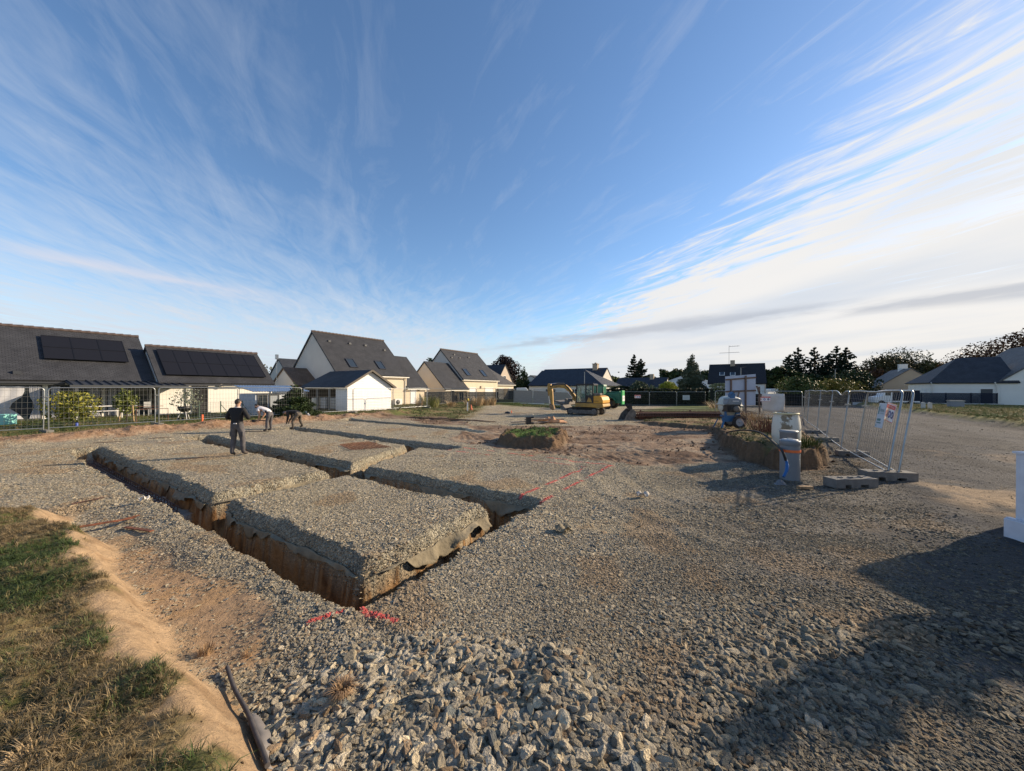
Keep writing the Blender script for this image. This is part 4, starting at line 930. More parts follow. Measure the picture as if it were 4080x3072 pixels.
# towards the back, then across behind the excavator
c2 = [chain[-1]] + [on_ground(P(x, 1611, 46.5), .03) for x in (1798, 1899, 1977, 2048, 2122, 2210, 2300)]
bw = ['turning behind the survey tripod', 'left of the survey tripod', 'over the black slats by the dry grass', 'at the end of the black fence', 'with grey privacy net by the caravan', 'with grey privacy net left of the excavator arm', 'with grey privacy net behind the excavator arm']
m_net = mat('grey_privacy_net', (.33, .30, .27), .9, var=.12, vscale=2, stretch=(1, 1, 12))
for i in range(len(c2) - 1):
    a, b_ = c2[i], c2[i + 1]; t = fence_panel(a, b_, 'mesh fence panel ' + bw[i], 'mesh fence panels at the back left')
    if i >= 4:
        L_ = (b_ - a).length; q = MB(); q.box(.04, L_ - .04, .02, .03, .12, 1.72); q.build('privacy_net', m_net, t)
for i in (5, 6, 7):
    p_ = c2[i]; q = MB(); q.bar(p_ + Vector((-1.6, -.25, .02)), p_ + Vector((1.5, -.3, .02)), .16, .12); q.build('ground_plank', m_gutter, label='pale plank lying along the foot of the net fence, ' + ['left', 'middle', 'right'][i - 5] + ' one of three', cat='plank', group='pale planks under the net fence')
# back right across the hedge
hx = (2330, 2386, 2488, 2588, 2697, 2812)
hp_ = [P(x, 1560, 50).xy for x in hx]
def zf(p): return gz(p)
rl = ['just right of the green loader', 'behind the green loader', 'with the small pictogram sign', 'between the two signs by the hedge', 'with the pale notice on it']
backp = []
for i in range(5):
    a, b_ = hp_[i], hp_[i + 1]; t = fence_panel((a.x, a.y, -.28), (b_.x - .08, b_.y, -.28), 'mesh fence panel before the hedge, ' + rl[i], 'mesh fence panels before the hedge', h=2.0); backp.append(t)
# fence returning along the drive, close posts to far
RF = [(3535, 1902, 3600, 1556, 8.08), (3349, 1796, 3386, 1559, 11.9), (3292, 1749, 3320, 1557, 14.7), (3255, 1716, 3271, 1557, 17.7), (3216, 1688, 3226, 1555, 21.2), (3203, 1672, 3207, 1558, 25.0)]
def leaned_panel(b0, t0, b1, t1, label, wires=26, sag=0., signs=None, group='mesh fence panels along the drive', double=False):
    """panel between two leaning posts given by their foot and top points"""
    t = empty('site_fence', b0, 0, label, 'fence panel', group); I = Vector(b0)
    q = lambda u, v: (Vector(b0).lerp(b1, u)).lerp(Vector(t0).lerp(t1, u), v) - I - Vector((0, 0, sag * math.exp(-((u - .45) / .16) ** 2) * v))
    f = MB(); c = .035; top = [q(0, 0), q(0, .93), q(.01, .975), q(c, 1)] + [q(.1 * k, 1) for k in range(1, 10)] + [q(1 - c, 1), q(.99, .975), q(1, .93), q(1, 0)]
    f.tube(top, .021, 8); f.tube([q(i / 6, .06) for i in range(7)], .019, 8); f.build('frame', m_galv, t)
    w = MB()
    for i in range(1, wires): u = i / wires; w.tube([q(u, .06), q(u, .5), q(u, 1)], .0028, 3, caps=False)
    for j in range(7): v = .1 + .13 * j; w.tube([q(k / 5, v) for k in range(6)], .0028, 3, caps=False)
    w.build('wire_mesh', m_wire, t); cl = MB(); k_ = q(.99, .78); cl.box(k_.x - .05, k_.x + .05, k_.y - .05, k_.y + .07, k_.z - .02, k_.z + .02); cl.build('clamp', m_galv, t)
    t['_q'] = 0; return t, q
posts = []
for xb, yb, xt, yt, d in RF:
    B = P(xb, yb, d); B = Vector((B.x, B.y, B.z)); T = P(xt, yt, d * 1.0); posts.append((B, T))
lab = ['nearest, carrying the two site notices', 'second from the near end, with a sagging top rail', 'third along the drive with straight top rail', 'fourth along the drive', 'farthest of those along the drive']
PQ = []
for i in range(5):
    (B0, T0), (B1, T1) = posts[i], posts[i + 1]
    sg = .16 if i == 1 else .03; t, q = leaned_panel(B0, T0, B1, T1, 'leaning mesh fence panel, ' + lab[i], 24, sg); PQ.append((t, q))
# spare panel folded back against the first one
d2 = Vector((.13, -.10, 0)); B0, T0 = posts[0][0] + d2, posts[0][1] + d2; B1, T1 = P(3412, 1806, 10.7), P(3457, 1564, 10.7)
t2, q2 = leaned_panel(B0, T0, B1, T1, 'mesh fence panel folded back at a sharp angle beside the nearest one', 24, 0)
for (x, y, rz, lb) in ((3388, 1925, .08, 'long grey concrete fence foot lying nearest the camera'), (3535, 1905, -.18, 'grey concrete fence foot holding the two nearest posts'), (3395, 1812, -.35, 'concrete fence foot half sunk at the second post'), (3290, 1757, -.35, 'concrete fence foot at the third post along the drive'), (3248, 1722, -.3, 'concrete fence foot at the fourth post along the drive')):
    p_ = G(x, y, .08); foot((p_.x, p_.y, gz(p_) - .0), rz, lb, 1.35 if y > 1850 else 1.05)
# fence line going back left from the corner behind the mixer
B1 = P(3195, 1672, 25.2); prev = B1; fl = ['at the corner behind the white drum', 'over the white tarpaulin', 'behind the mixer drum']
fx = [(3195, 25.2), (3085, 26.2), (2965, 27.5), (2850, 28.5)]
fp = [on_ground(P(x, 1600, d), .02) for x, d in fx]
for i in range(3):
    fp[i].z = .12; fp[i + 1].z = .12; fence_panel(fp[i + 1], fp[i], 'mesh fence panel ' + fl[i], 'mesh fence panels behind the mixer', h=1.85)
# white tarpaulin and sign on it
q = MB(); n = 14; a, b_ = P(3032, 1565, 26.3), P(3122, 1565, 25.9); vs = []
for i in range(n + 1):
    for j in range(7):
        u, v = i / n, j / 6; p_ = a.lerp(b_, u); z = 1.78 - 1.30 * v - .05 * v * math.sin(u * 3); vs.append((p_.x, p_.y - .10 + .05 * math.sin(u * 9 + v * 5), z))
q.add(vs, [(i * 7 + j, i * 7 + j + 1, (i + 1) * 7 + j + 1, (i + 1) * 7 + j) for i in range(n) for j in range(6)], True); o = q.build('tarpaulin', mat('white_tarpaulin', (.62, .56, .50), .8, var=.05), label='white tarpaulin tied to the mesh fence right of the red bordered sign', cat='tarpaulin'); so = o.modifiers.new('thick', 'SOLIDIFY'); so.thickness = .004
m_red = mat('sign_red', (.62, .06, .05), .5); m_signw = mat('sign_white', (.78, .76, .74), .5); m_blue = mat('sign_blue', (.03, .07, .36), .5); m_navy = mat('sign_navy', (.03, .03, .13), .5); m_txt = mat('sign_print', (.10, .12, .14), .6); m_teal = mat('sign_teal', (.04, .16, .17), .6)
def frame_of(o_, ux, uz):
    """matrix: local x along ux, local y along uz (in the board), local z out of the board"""
    ux = Vector(ux).normalized(); uz = Vector(uz).normalized(); n = ux.cross(uz).normalized(); uz = n.cross(ux)
    return Matrix(((ux.x, uz.x, n.x, o_[0]), (ux.y, uz.y, n.y, o_[1]), (ux.z, uz.z, n.z, o_[2]), (0, 0, 0, 1)))
def disc(mb, x, y, r, z, r0=0., n=28):
    o = len(mb.v)
    if r0: vs = [(x + rr * math.cos(2 * math.pi * k / n), y + rr * math.sin(2 * math.pi * k / n), z) for rr in (r0, r) for k in range(n)]; mb.add(vs, [(k, n + k, n + (k + 1) % n, (k + 1) % n) for k in range(n)])
    else: mb.add([(x + r * math.cos(2 * math.pi * k / n), y + r * math.sin(2 * math.pi * k / n), z) for k in range(n)], [tuple(range(n))])
def safety_sign(M_, w, h, label, strip=True, wide=True):
    t = empty('safety_sign', (0, 0, 0), 0, label, 'sign'); t.matrix_world = M_
    q = MB(); q.box(-w / 2, w / 2, -h / 2, h / 2, -.006, 0); b0 = q.build('board', m_signw, t)
    q = MB(); e_ = .03 * h
    q.box(-w / 2, w / 2, h / 2 - e_, h / 2, .001, .002); q.box(-w / 2, w / 2, -h / 2, -h / 2 + e_, .001, .002); q.box(-w / 2, -w / 2 + e_, -h / 2 + e_, h / 2 - e_, .001, .002); q.box(w / 2 - e_, w / 2, -h / 2 + e_, h / 2 - e_, .001, .002)
    q.box(-w / 2 + e_ * 2, w / 2 - e_ * 2, h * .20, h * .42, .001, .002); q.build('red_print', m_red, t)
    text('CHANTIER INTERDIT AU PUBLIC', h * .115, (0, h * .31, .004), (0, 0, 0), m_signw, t, sx=.62 * w / h * .62)
    r = min(h * .22, w * .145); xs = (-w * .31, 0, w * .31); cy = -h * .10
    q = MB(); disc(q, xs[0], cy, r, .003, r * .80); q.add([(xs[0] - r * .62, cy + r * .46, .0035), (xs[0] - r * .46, cy + r * .62, .0035), (xs[0] + r * .62, cy - r * .46, .0035), (xs[0] + r * .46, cy - r * .62, .0035)], [(0, 1, 2, 3)]); q.build('prohibition_ring', m_red, t)
    q = MB(); disc(q, xs[0], cy + r * .38, r * .15, .003); q.box(xs[0] - r * .14, xs[0] + r * .14, cy - r * .2, cy + r * .22, .0025, .003); q.bar((xs[0] - r * .1, cy - r * .2, .003), (xs[0] - r * .35, cy - r * .6, .003), r * .14, .001); q.bar((xs[0] + r * .1, cy - r * .2, .003), (xs[0] + r * .3, cy - r * .6, .003), r * .14, .001); q.bar((xs[0], cy + r * .15, .003), (xs[0] + r * .45, cy, .003), r * .12, .001); q.build('walking_figure', m_txt, t)
    q = MB(); disc(q, xs[1], cy, r, .003); q.build('helmet_disc', m_blue, t)
    q = MB(); n = 14; q.add([(xs[1] + r * .5 * math.cos(math.pi * k / n), cy + r * .05 + r * .5 * math.sin(math.pi * k / n), .004) for k in range(n + 1)], [tuple(range(n + 1))]); q.box(xs[1] - r * .66, xs[1] + r * .66, cy - r * .04, cy + r * .05, .0035, .004); disc(q, xs[1], cy - r * .3, r * .28, .004); q.build('helmet_print', m_signw, t)
    q = MB(); disc(q, xs[2], cy, r, .003); q.build('boots_disc', m_navy, t)
    q = MB(); q.box(xs[2] - r * .38, xs[2] - r * .12, cy - r * .2, cy + r * .45, .0035, .004); q.box(xs[2] - r * .38, xs[2] + r * .22, cy - r * .45, cy - r * .2, .0035, .004); q.box(xs[2] + r * .2, xs[2] + r * .42, cy - r * .1, cy + r * .45, .0035, .004); q.build('boots_print', m_signw, t)
    return t
c = P(3046, 1589, 25.6); safety_sign(frame_of((c.x, c.y, c.z), (1, .05, 0), (0, .0, 1)), .92, .36, 'red bordered site safety sign with three round pictograms at the end of the tarpaulin')
c = P(2540.5, 1580, 49.8); safety_sign(frame_of((c.x, c.y, c.z), (1, 0, 0), (0, 0, 1)), .86, .44, 'small pictogram sign hanging on the fence before the dark hedge')
c = P(2734, 1584, 49.8); t = empty('notice_board', (0, 0, 0), 0, 'pale notice on the fence at the right end of the hedge', 'notice'); t.matrix_world = frame_of((c.x, c.y, c.z), (1, 0, 0), (0, 0, 1))
q = MB(); q.box(-.49, .49, -.33, .33, -.01, 0); q.build('board', mat('pale_notice', (.50, .55, .58), .6), t)
for k in range(4): text('PERMIS DE CONSTRUIRE' if k == 0 else 'xxxxx xxxx xxxxxx'.replace('x', 'n'), .07, (0, .2 - .12 * k, .003), (0, 0, 0), m_txt, t, sx=.9) if k == 0 else MB().box(-.38, .38, .2 - .12 * k - .012, .2 - .12 * k + .012, .001, .003).build('text_line', m_txt, t)
# notices on the nearest panel
t0_, q0 = PQ[0]; Bo = posts[0][0]
def on_panel(u, v): return q0(u, v) + Bo
ux = on_panel(.0, .6) - on_panel(.3, .6); uz = on_panel(.1, .8) - on_panel(.1, .4); nrm = ux.cross(uz).normalized()
def board_at(px, py, d, roll=0.): 
    M_ = frame_of(P(px, py, d), ux, uz); return M_ @ Matrix.Rotation(roll, 4, 'Z')
M1 = board_at(3555, 1645, 8.45, -.10) @ Matrix.Translation((0, 0, .04))
safety_sign(M1, .60, .43, 'red and white safety sign hanging aslant by the two nearest fence posts')
M2 = board_at(3516, 1656, 8.75, .0) @ Matrix.Translation((0, 0, .03)); t = empty('permit_notice', (0, 0, 0), 0, 'tall white notice with teal print left of the aslant safety sign', 'notice'); t.matrix_world = M2
q = MB(); q.box(-.27, .27, -.31, .31, -.004, 0); q.build('board', mat('notice_paper', (.50, .55, .60), .7, var=.05), t)
text('Permis', .13, (.04, .13, .003), (0, 0, 0), m_teal, t, sx=.85); text('de construire', .055, (.04, .05, .003), (0, 0, 0), m_teal, t)
q = MB(); q.box(-.23, -.16, .03, .24, .001, .003); q.box(-.2, .05, -.14, -.08, .001, .003); q.box(-.2, .1, -.2, -.17, .001, .003); q.box(-.22, -.18, -.28, -.24, .001, .003); q.build('print_block', m_teal, t)
# dark slatted garden fences (slats are real, joined per bay)
def slat_fence(name, label, a, b_, h, n, bays, mt, cat='fence', gap=.10, pw=.08, posts_=True, th=.02):
    a, b_ = Vector(a), Vector(b_); d = b_ - a; L_ = d.xy.length; t = empty(name, a, math.atan2(d.y, d.x), label, cat); w = L_ / bays; sh = h / n
    q = MB(); 
    for j in range(n): q.box(.05, w - .05, -th / 2, th / 2, .05 + j * sh, .05 + j * sh + sh * (1 - gap))
    me = q.mesh('slats', mt); pm = MB().box(-pw / 2, pw / 2, -pw / 2, pw / 2, -.3, h + .06).mesh('post', mt)
    for i in range(bays):
        o = link('slats', me, t); o.location = (w * i, 0, 0); o['kind'] = 'stuff'
    for i in range(bays + 1): o = link('post', pm, t); o.location = (w * i, 0, 0)
    return t
m_blk = mat('black_slats', (.025, .027, .03), .6); m_nav = mat('navy_slats', (.014, .02, .036), .75, spec=.15)
slat_fence('slatted_fence', 'black horizontal slat fence in front of the cream gabled house', on_ground(P(1692, 1600, 45), .0), on_ground(P(1822, 1600, 47.0), 0), 1.45, 9, 2, m_blk)
slat_fence('slatted_fence', 'black slat fence with stepped panels behind the survey tripod', on_ground(P(1802, 1600, 48), .0), on_ground(P(1985, 1600, 49), .0), 1.42, 9, 3, m_blk)
slat_fence('slatted_fence', 'taller black fence panel behind the dry grass, by the caravan', on_ground(P(1975, 1600, 48.5), .0), on_ground(P(2056, 1600, 48.5), .0), 1.85, 11, 2, m_blk)
slat_fence('navy_fence', 'long navy slatted fence on a pale kerb before the white bungalow', (44.6, 46.4, .35), (58.0, 42.3, .40), 1.35, 11, 6, m_nav, gap=.12)
q = MB(); a, b_ = Vector((44.6, 46.35, .25)), Vector((58.4, 42.1, .28)); q.bar(a + Vector((0, 0, .03)), b_ + Vector((0, 0, .03)), .25, .36); q.build('low_wall', mat('pale_kerb', (.45, .46, .46), .8), label='pale low wall beneath the navy slatted fence', cat='low wall')
t = slat_fence('grey_wall_fence', 'dark boundary fence running behind the drive on the far right', (27.5, 52.5, -.3), (49, 49.5, -.1), 1.7, 3, 7, mat('dark_board', (.016, .016, .016), .95, spec=.1), gap=.03)
q = MB(); q.box(28, 49.6, 45.9, 46.15, -.6, -.05); q.build('kerb', m_conc, kind='structure')
# wire garden fence in front of the annexe
t = empty('wire_fence', W(-28.8, 8.2, .15), GRID_ROT, 'low green wire garden fence with braced posts in front of the annexe', 'wire fence')
gm = mat('green_post', (.05, .09, .07), .6); rz = mat('rust_post', (.16, .07, .045), .8)
for i, y in enumerate((0, 1.1, 2.3, 3.9, 5.5)):
    q = MB(); q.bar((0, y, -.3), (0, y, 1.05), .05); 
    if i in (1, 2, 4): q.bar((0, y, .85), (0, y + .55 * (1 if i != 4 else -1), .05), .03)
    q.build('post', gm if i < 4 else rz, t)
q = MB()
for z in np.linspace(.08, 1.0, 8): q.bar((0, 0, z), (0, 5.5, z), .008)
for y in np.arange(.14, 5.5, .14): q.bar((0, y, .08), (0, y, 1.0), .005)
q.build('wire_mesh', m_wire, t)
t = empty('metal_frame', W(-28.2, 5.3, .12), GRID_ROT, 'low brown metal hurdle just left of the kettle barbecue', 'hurdle'); q = MB(); q.tube([(0, 0, 0), (0, 0, .75), (0, 1.3, .75), (0, 1.3, 0)], .02, 6); q.tube([(0, 0, .9), (0, 1.1, .9)], .015, 6); q.build('frame', rz, t)
# ------------------------------------------------------------------ trees and shrubs
def leaf_mat(name, dark, light, rough=.6):
    m = bpy.data.materials.new(name); m.use_nodes = True; nt = m.node_tree; p = nt.nodes['Principled BSDF']; L = nt.links.new
    a = nt.nodes.new('ShaderNodeAttribute'); a.attribute_name = 'leaf'; mx = nt.nodes.new('ShaderNodeMix'); mx.data_type = 'RGBA'; L(a.outputs['Fac'], mx.inputs[0])
    mx.inputs[6].default_value = (*dark, 1); mx.inputs[7].default_value = (*light, 1); L(mx.outputs[2], p.inputs['Base Color']); p.inputs['Roughness'].default_value = rough; p.inputs['Specular IOR Level'].default_value = .2
    p.inputs['Subsurface Weight'].default_value = 0
    return m
m_bark = mat('bark', (.09, .07, .055), .9, var=.3, vscale=5)
def leaves(name, C, size, mt, parent, rg, flat=0., val=None):
    """one mesh of single leaf faces at the points C"""
    n = len(C); s = size * np.exp(rg.normal(0, .3, n)); a = rg.normal(size=(n, 3)); a[:, 2] *= (1 - flat); a /= np.linalg.norm(a, axis=1)[:, None] + 1e-9
    t = rg.normal(size=(n, 3)); t -= (t * a).sum(1)[:, None] * a; t /= np.linalg.norm(t, axis=1)[:, None]; u = np.cross(a, t) if flat == 0 else t
    w = np.cross(a, t); l_ = t * s[:, None]; w = w * (s * .6)[:, None]
    V = np.stack([C - l_, C - w * .9 + l_ * .1, C + l_, C + w * .9 - l_ * .1], 1).reshape(-1, 3); me = bpy.data.meshes.new(name)
    F = np.arange(4 * n, dtype=np.int32); me.vertices.add(4 * n); me.vertices.foreach_set('co', V.astype(np.float32).ravel()); me.loops.add(4 * n); me.loops.foreach_set('vertex_index', F)
    me.polygons.add(n); me.polygons.foreach_set('loop_start', np.arange(0, 4 * n, 4, dtype=np.int32)); me.materials.append(mt); me.update(calc_edges=True)
    at_ = me.attributes.new('leaf', 'FLOAT', 'FACE'); v = rg.random(n) if val is None else np.clip(val + rg.normal(0, .22, n), 0, 1); at_.data.foreach_set('value', v.astype(np.float32))
    return link(name, me, parent)
def clump_points(rg, n, blobs, shell=.55, seed=1, hole=.0):
    """points in the union of ellipsoids, denser near the skin, thinned by noise into clumps"""
    out = []; vol = np.array([b[3] * b[4] * b[5] for b in blobs]) ** .8; cnt = (n * 1.6 * vol / vol.sum()).astype(int) + 1
    for (x, y, z, rx, ry, rz_), k in zip(blobs, cnt):
        d = rg.normal(size=(k, 3)); d /= np.linalg.norm(d, axis=1)[:, None]; r = shell + (1 - shell) * rg.random(k) ** .5; r *= 1 + .22 * (vnoise(d[:, 0] * 3 + x, d[:, 1] * 3 + d[:, 2] * 2.7, seed) - .4)
        out.append(np.array((x, y, z)) + d * r[:, None] * np.array((rx, ry, rz_)))
    P_ = np.concatenate(out); sc_ = 3.2 / max(b[3] for b in blobs); nz = vnoise(P_[:, 0] * sc_ + P_[:, 1] * sc_ * .7, P_[:, 2] * sc_ - P_[:, 1] * sc_ * .7, seed + 5)
    return P_[(nz > hole) | (rg.random(len(P_)) < .12)]
def tree(label, base, h, r, mt, seed=1, n=2600, leaf=.16, cat='tree', name='tree', trunk=.25, blobs=None, shape='round', group=None, hole=.36):
    rg = np.random.default_rng(seed); t = empty(name, base, 0, label, cat, group)
    if blobs is None:
        blobs = []
        k = 13 if shape == 'round' else 11
        for i in range(k):
            f = i / (k - 1); 
            if shape == 'round': zz = h * (.30 + .58 * f); rr = r * (.30 + .95 * math.sin(math.pi * (.18 + .70 * f))) * .62; a = i * 2.4; off = r * .48 * math.sin(math.pi * (.15 + .75 * f)); blobs.append((off * math.cos(a), off * math.sin(a), zz, rr, rr, rr * .72))
            elif shape == 'cone': zz = h * (.08 + .86 * f); rr = r * (1.02 - f) * .9 + .12 * r; a = i * 2.4; blobs.append((rr * .25 * math.cos(a), rr * .25 * math.sin(a), zz, rr, rr, h * .10))
    C = clump_points(rg, n, blobs, .35, seed, hole); cz = (C[:, 2] - C[:, 2].min()) / (np.ptp(C[:, 2]) + 1e-6); nz = vnoise(C[:, 0] * 1.3 / r * 2, C[:, 2] * 1.3 / r * 2 + C[:, 1], seed)
    leaves('crown', C, leaf, mt, t, rg, val=nz)
    q = MB(); q.tube([(0, 0, -.3), (.02 * h, 0, h * .25), (-.01 * h, .01 * h, h * .55), (0, 0, h * .86)], [r * trunk * .32, r * trunk * .24, r * trunk * .14, .02], 7)
    for i in range(7):
        b = blobs[(i * 3) % len(blobs)]; z0 = min(b[2] * .62, h * .6); q.tube([(0, 0, z0), (b[0] * .5, b[1] * .5, (z0 + b[2]) / 2 + .05 * h), (b[0] * 1.1, b[1] * 1.1, b[2])], [r * trunk * .12, r * trunk * .07, .01], 5)
    q.build('trunk', m_bark, t); return t
def conifer(label, base, h, r, mt, seed=1, cat='conifer', name='conifer', tiers=17, leaf=.2, lean=0., group=None):
    rg = np.random.default_rng(seed); t = empty(name, base, rg.uniform(0, 6), label, cat, group); C = []
    for i in range(tiers):
        f = i / (tiers - 1); z = h * (.10 + .87 * f); R_ = r * (1 - f) ** .80 * rg.uniform(.82, 1.12) + .05 * r; nb = max(4, int(11 * (1 - f) + 4))
        for k in range(nb):
            a = rg.uniform(0, 6.28); L_ = R_ * rg.uniform(.65, 1.15); m = max(6, int(60 * (L_ / r) + 5)); u = rg.random(m) ** .7
            w = (rg.random(m) - .5) * .55 * L_ * (1.1 - u); rise = (-.30 + .45 * f) * u * L_ + .22 * L_ * u ** 2
            w = w * (1 - .35 * f)
            C.append(np.stack([math.cos(a) * u * L_ - math.sin(a) * w, math.sin(a) * u * L_ + math.cos(a) * w, z + rise - rg.random(m) * .05 * h / tiers * 8], 1))
    C = np.concatenate(C); leaves('crown', C, leaf, mt, t, rg, val=.25 + .4 * vnoise(C[:, 0], C[:, 2], seed)); q = MB(); q.tube([(0, 0, -.3), (0, 0, h * .5), (0, 0, h)], [r * .09, r * .055, .02], 7); q.build('trunk', m_bark, t); return t
L_con = leaf_mat('spruce_needles', (.010, .016, .010), (.030, .045, .022)); L_dk = leaf_mat('dark_leaves', (.012, .022, .009), (.045, .07, .022)); L_mid = leaf_mat('mid_leaves', (.03, .05, .015), (.11, .14, .04))
L_purple = leaf_mat('copper_beech_leaves', (.010, .006, .008), (.035, .015, .016)); L_yel = leaf_mat('golden_leaves', (.16, .17, .02), (.42, .42, .05)); L_lime = leaf_mat('fig_leaves', (.05, .075, .015), (.27, .25, .045))
L_pale = leaf_mat('pale_leaves', (.10, .13, .06), (.26, .28, .16)); L_rust = leaf_mat('rusty_leaves', (.045, .022, .012), (.15, .075, .03)); L_olive = leaf_mat('olive_leaves', (.03, .035, .012), (.13, .12, .045)); L_straw = leaf_mat('straw', (.20, .14, .07), (.46, .35, .20))
def base_at(x, d, z=None): p_ = P(x, 1560, d); return (p_.x, p_.y, gz(p_) - .05 if z is None else z)
def px2m(n, d): return n * d / FPX
tree('dark purple copper beech rising behind the tan gable', base_at(2012, 118, -.4), 14.0, 4.7, L_purple, 3, 7000, .26, cat='copper beech', name='copper_beech')
tree('green tree crown just left of the copper beech', base_at(1968, 100, -.4), 9.0, 3.2, L_mid, 4, 2600, .24, name='garden_tree')
tree('dark tree behind the ridge of the tall gabled house', base_at(1722, 84, -.4), 10.3, 2.6, L_dk, 5, 2200, .22, name='garden_tree')
tree('tree behind the annexe roof end', base_at(1048, 64, -.4), 7.0, 2.3, L_olive, 6, 1800, .2, name='garden_tree')
tree('dense green conical tree beside the wide hipped house', base_at(2086, 76, -.4), 7.0, 2.5, L_dk, 7, 4200, .17, shape='cone', cat='conical tree', name='conical_tree', hole=.2)
conifer('slender dark spruce, taller of the pair behind the blue-grey roof', base_at(2527, 112, -.4), 13.6, 4.0, L_con, 8, leaf=.30)
conifer('bushier dark spruce, right of the pair behind the blue-grey roof', base_at(2553, 110, -.4), 12.0, 4.6, L_con, 9, leaf=.32)
tree('pale feathery conical tree in front of the white hall', base_at(2756, 66, -.4), 8.7, 3.2, leaf_mat('feathery_leaves', (.035, .05, .03), (.13, .15, .09)), 10, 13000, .13, shape='cone', cat='conical tree', name='feathery_tree', hole=.22)
for i, (x, dd, hh, rr) in enumerate(((3145, 92, 11.6, 4.4), (3180, 95, 14.0, 4.6), (3245, 96, 14.2, 5.0), (3300, 98, 12.6, 4.2), (3332, 93, 14.2, 4.8), (3372, 90, 13.4, 4.6))):
    conifer(['leftmost and lowest of the tall dark conifers', 'second of the tall dark conifers from the left', 'broad dark conifer left of the gap in the row', 'small pale topped conifer in the middle of the row', 'tallest dark conifer right of the gap in the row', 'rightmost of the tall dark conifers, by the lamp'][i], base_at(x, dd, -.4), hh, rr * 1.15, L_con, 20 + i, leaf=.27, group='tall dark conifers on the right', tiers=19)
tree('round dark green tree in front of the tall conifers', base_at(3178, 58, -.4), 4.6, 2.7, L_mid, 31, 4200, .15, name='garden_tree')
tree('golden green shrub beneath the conifers, left of the tan bungalow', base_at(3330, 62, -.4), 4.0, 3.3, leaf_mat('golden_green', (.06, .065, .012), (.24, .20, .04)), 32, 4200, .15, cat='shrub', name='large_shrub')
tree('dark green tree between the golden shrub and the tan bungalow', base_at(3395, 66, -.4), 6.2, 3.4, L_dk, 33, 3600, .2, name='garden_tree')
tree('broad rusty green tree behind the tan bungalow', base_at(3545, 84, -.4), 10.3, 5.6, leaf_mat('autumn_leaves', (.02, .022, .010), (.10, .085, .03)), 34, 9000, .24, name='broad_tree', hole=.28)
tree('tall thin leaved tree with airy crown behind the tan bungalow', base_at(3590, 90, -.4), 13.2, 6.4, leaf_mat('airy_leaves', (.05, .055, .03), (.18, .18, .10)), 35, 5200, .20, name='airy_tree', hole=.50)
tree('olive green round tree right of the tan bungalow chimney', base_at(3700, 80, -.4), 8.6, 5.0, L_olive, 36, 7500, .22, name='broad_tree', hole=.25)
tree('dark reddish lower tree left of the airy tree', base_at(3480, 82, -.4), 7.6, 4.0, L_rust, 46, 3600, .22, name='garden_tree', hole=.3)
tree('open rusty tree rising behind the white bungalow roof', base_at(3930, 66, -.2), 11.6, 5.0, L_rust, 37, 5600, .19, name='rusty_tree', hole=.46)
tree('tall rusty tree at the right edge above the white gable', base_at(4085, 64, -.2), 13.4, 5.4, L_rust, 38, 6200, .19, name='rusty_tree', hole=.42)
# far woods and the dark mass behind the houses: one belt each
def belt(name, label, x0, x1, d, z0, z1, n, mt, seed, leaf=.35, depth=8, bump_=1.0):
    rg = np.random.default_rng(seed); u = rg.random(n); xs = x0 + (x1 - x0) * u; dd = d + rg.uniform(-depth / 2, depth / 2, n); X_ = (xs - 2040) / FPX * d + 0 * u
    top = z0 + (z1 - z0) * (.62 + .38 * fbm(X_, X_ * 0, .16 * bump_, seed, 4) * 1.6 - .1); zz = z0 + (top - z0) * (rg.random(n) ** .55); C = np.stack([X_ * dd / d, dd, zz], 1)
    o = leaves(name, C, leaf, mt, None, rg, val=vnoise(X_ * .5, zz * .5, seed)); return tag(o, label, 'trees', kind='stuff')
belt('distant_woods', 'distant wooded skyline between the houses in the middle', 2360, 2680, 190, -.5, 10.0, 9000, L_mid, 51, .7, 16, .6)
belt('distant_woods', 'darker belt of trees behind the white hall', 2630, 2860, 150, -.5, 11.0, 6500, L_dk, 52, .6, 14, .7)
belt('dark_tree_belt', 'dark tree mass filling the space below the tall conifers', 3035, 3450, 88, -.5, 7.2, 14000, L_dk, 53, .38, 8, 1.2)
belt('distant_woods', 'far trees left of the wide hipped house', 1940, 2140, 150, -.5, 6.0, 3500, L_dk, 54, .6, 10, .8)
belt('distant_woods', 'low dark trees right of the tan bungalow', 3640, 3900, 78, -.5, 6.4, 6500, L_olive, 55, .32, 8, 1.0)
# clipped hedge: rows of dense leaf
def hedge(label, a, b_, h, w, mt, seed, n, leaf=.10, rough=.12):
    rg = np.random.default_rng(seed); a, b_ = Vector(a), Vector(b_); d = b_ - a; L_ = d.xy.length; t = empty('hedge', a, math.atan2(d.y, d.x), label, 'hedge'); x = rg.random(n) * L_; f = rg.random(n); face = rg.integers(0, 4, n)
    hh = h * (1 + rough * (fbm(x, x * 0, .6, seed, 3) - .5) * 2.2)
    y = np.where(face == 0, 0, np.where(face == 1, w, rg.random(n) * w)) + rg.normal(0, .05, n); z = np.where(face >= 2, hh, f * hh) + rg.normal(0, .05, n)
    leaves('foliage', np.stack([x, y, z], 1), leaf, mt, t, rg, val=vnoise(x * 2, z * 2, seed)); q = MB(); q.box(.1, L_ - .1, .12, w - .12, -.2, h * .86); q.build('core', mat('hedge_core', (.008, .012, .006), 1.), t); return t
H0 = P(2475, 1560, 51.5)
hedge('tall dark clipped hedge behind the far mesh fence', (P(2340, 1560, 51.3).x, 51.3, -.35), (P(2880, 1560, 51.3).x, 51.3, -.35), 2.35, 1.6, leaf_mat('hedge_leaves', (.006, .010, .006), (.03, .045, .018)), 61, 15000, .10, .07)
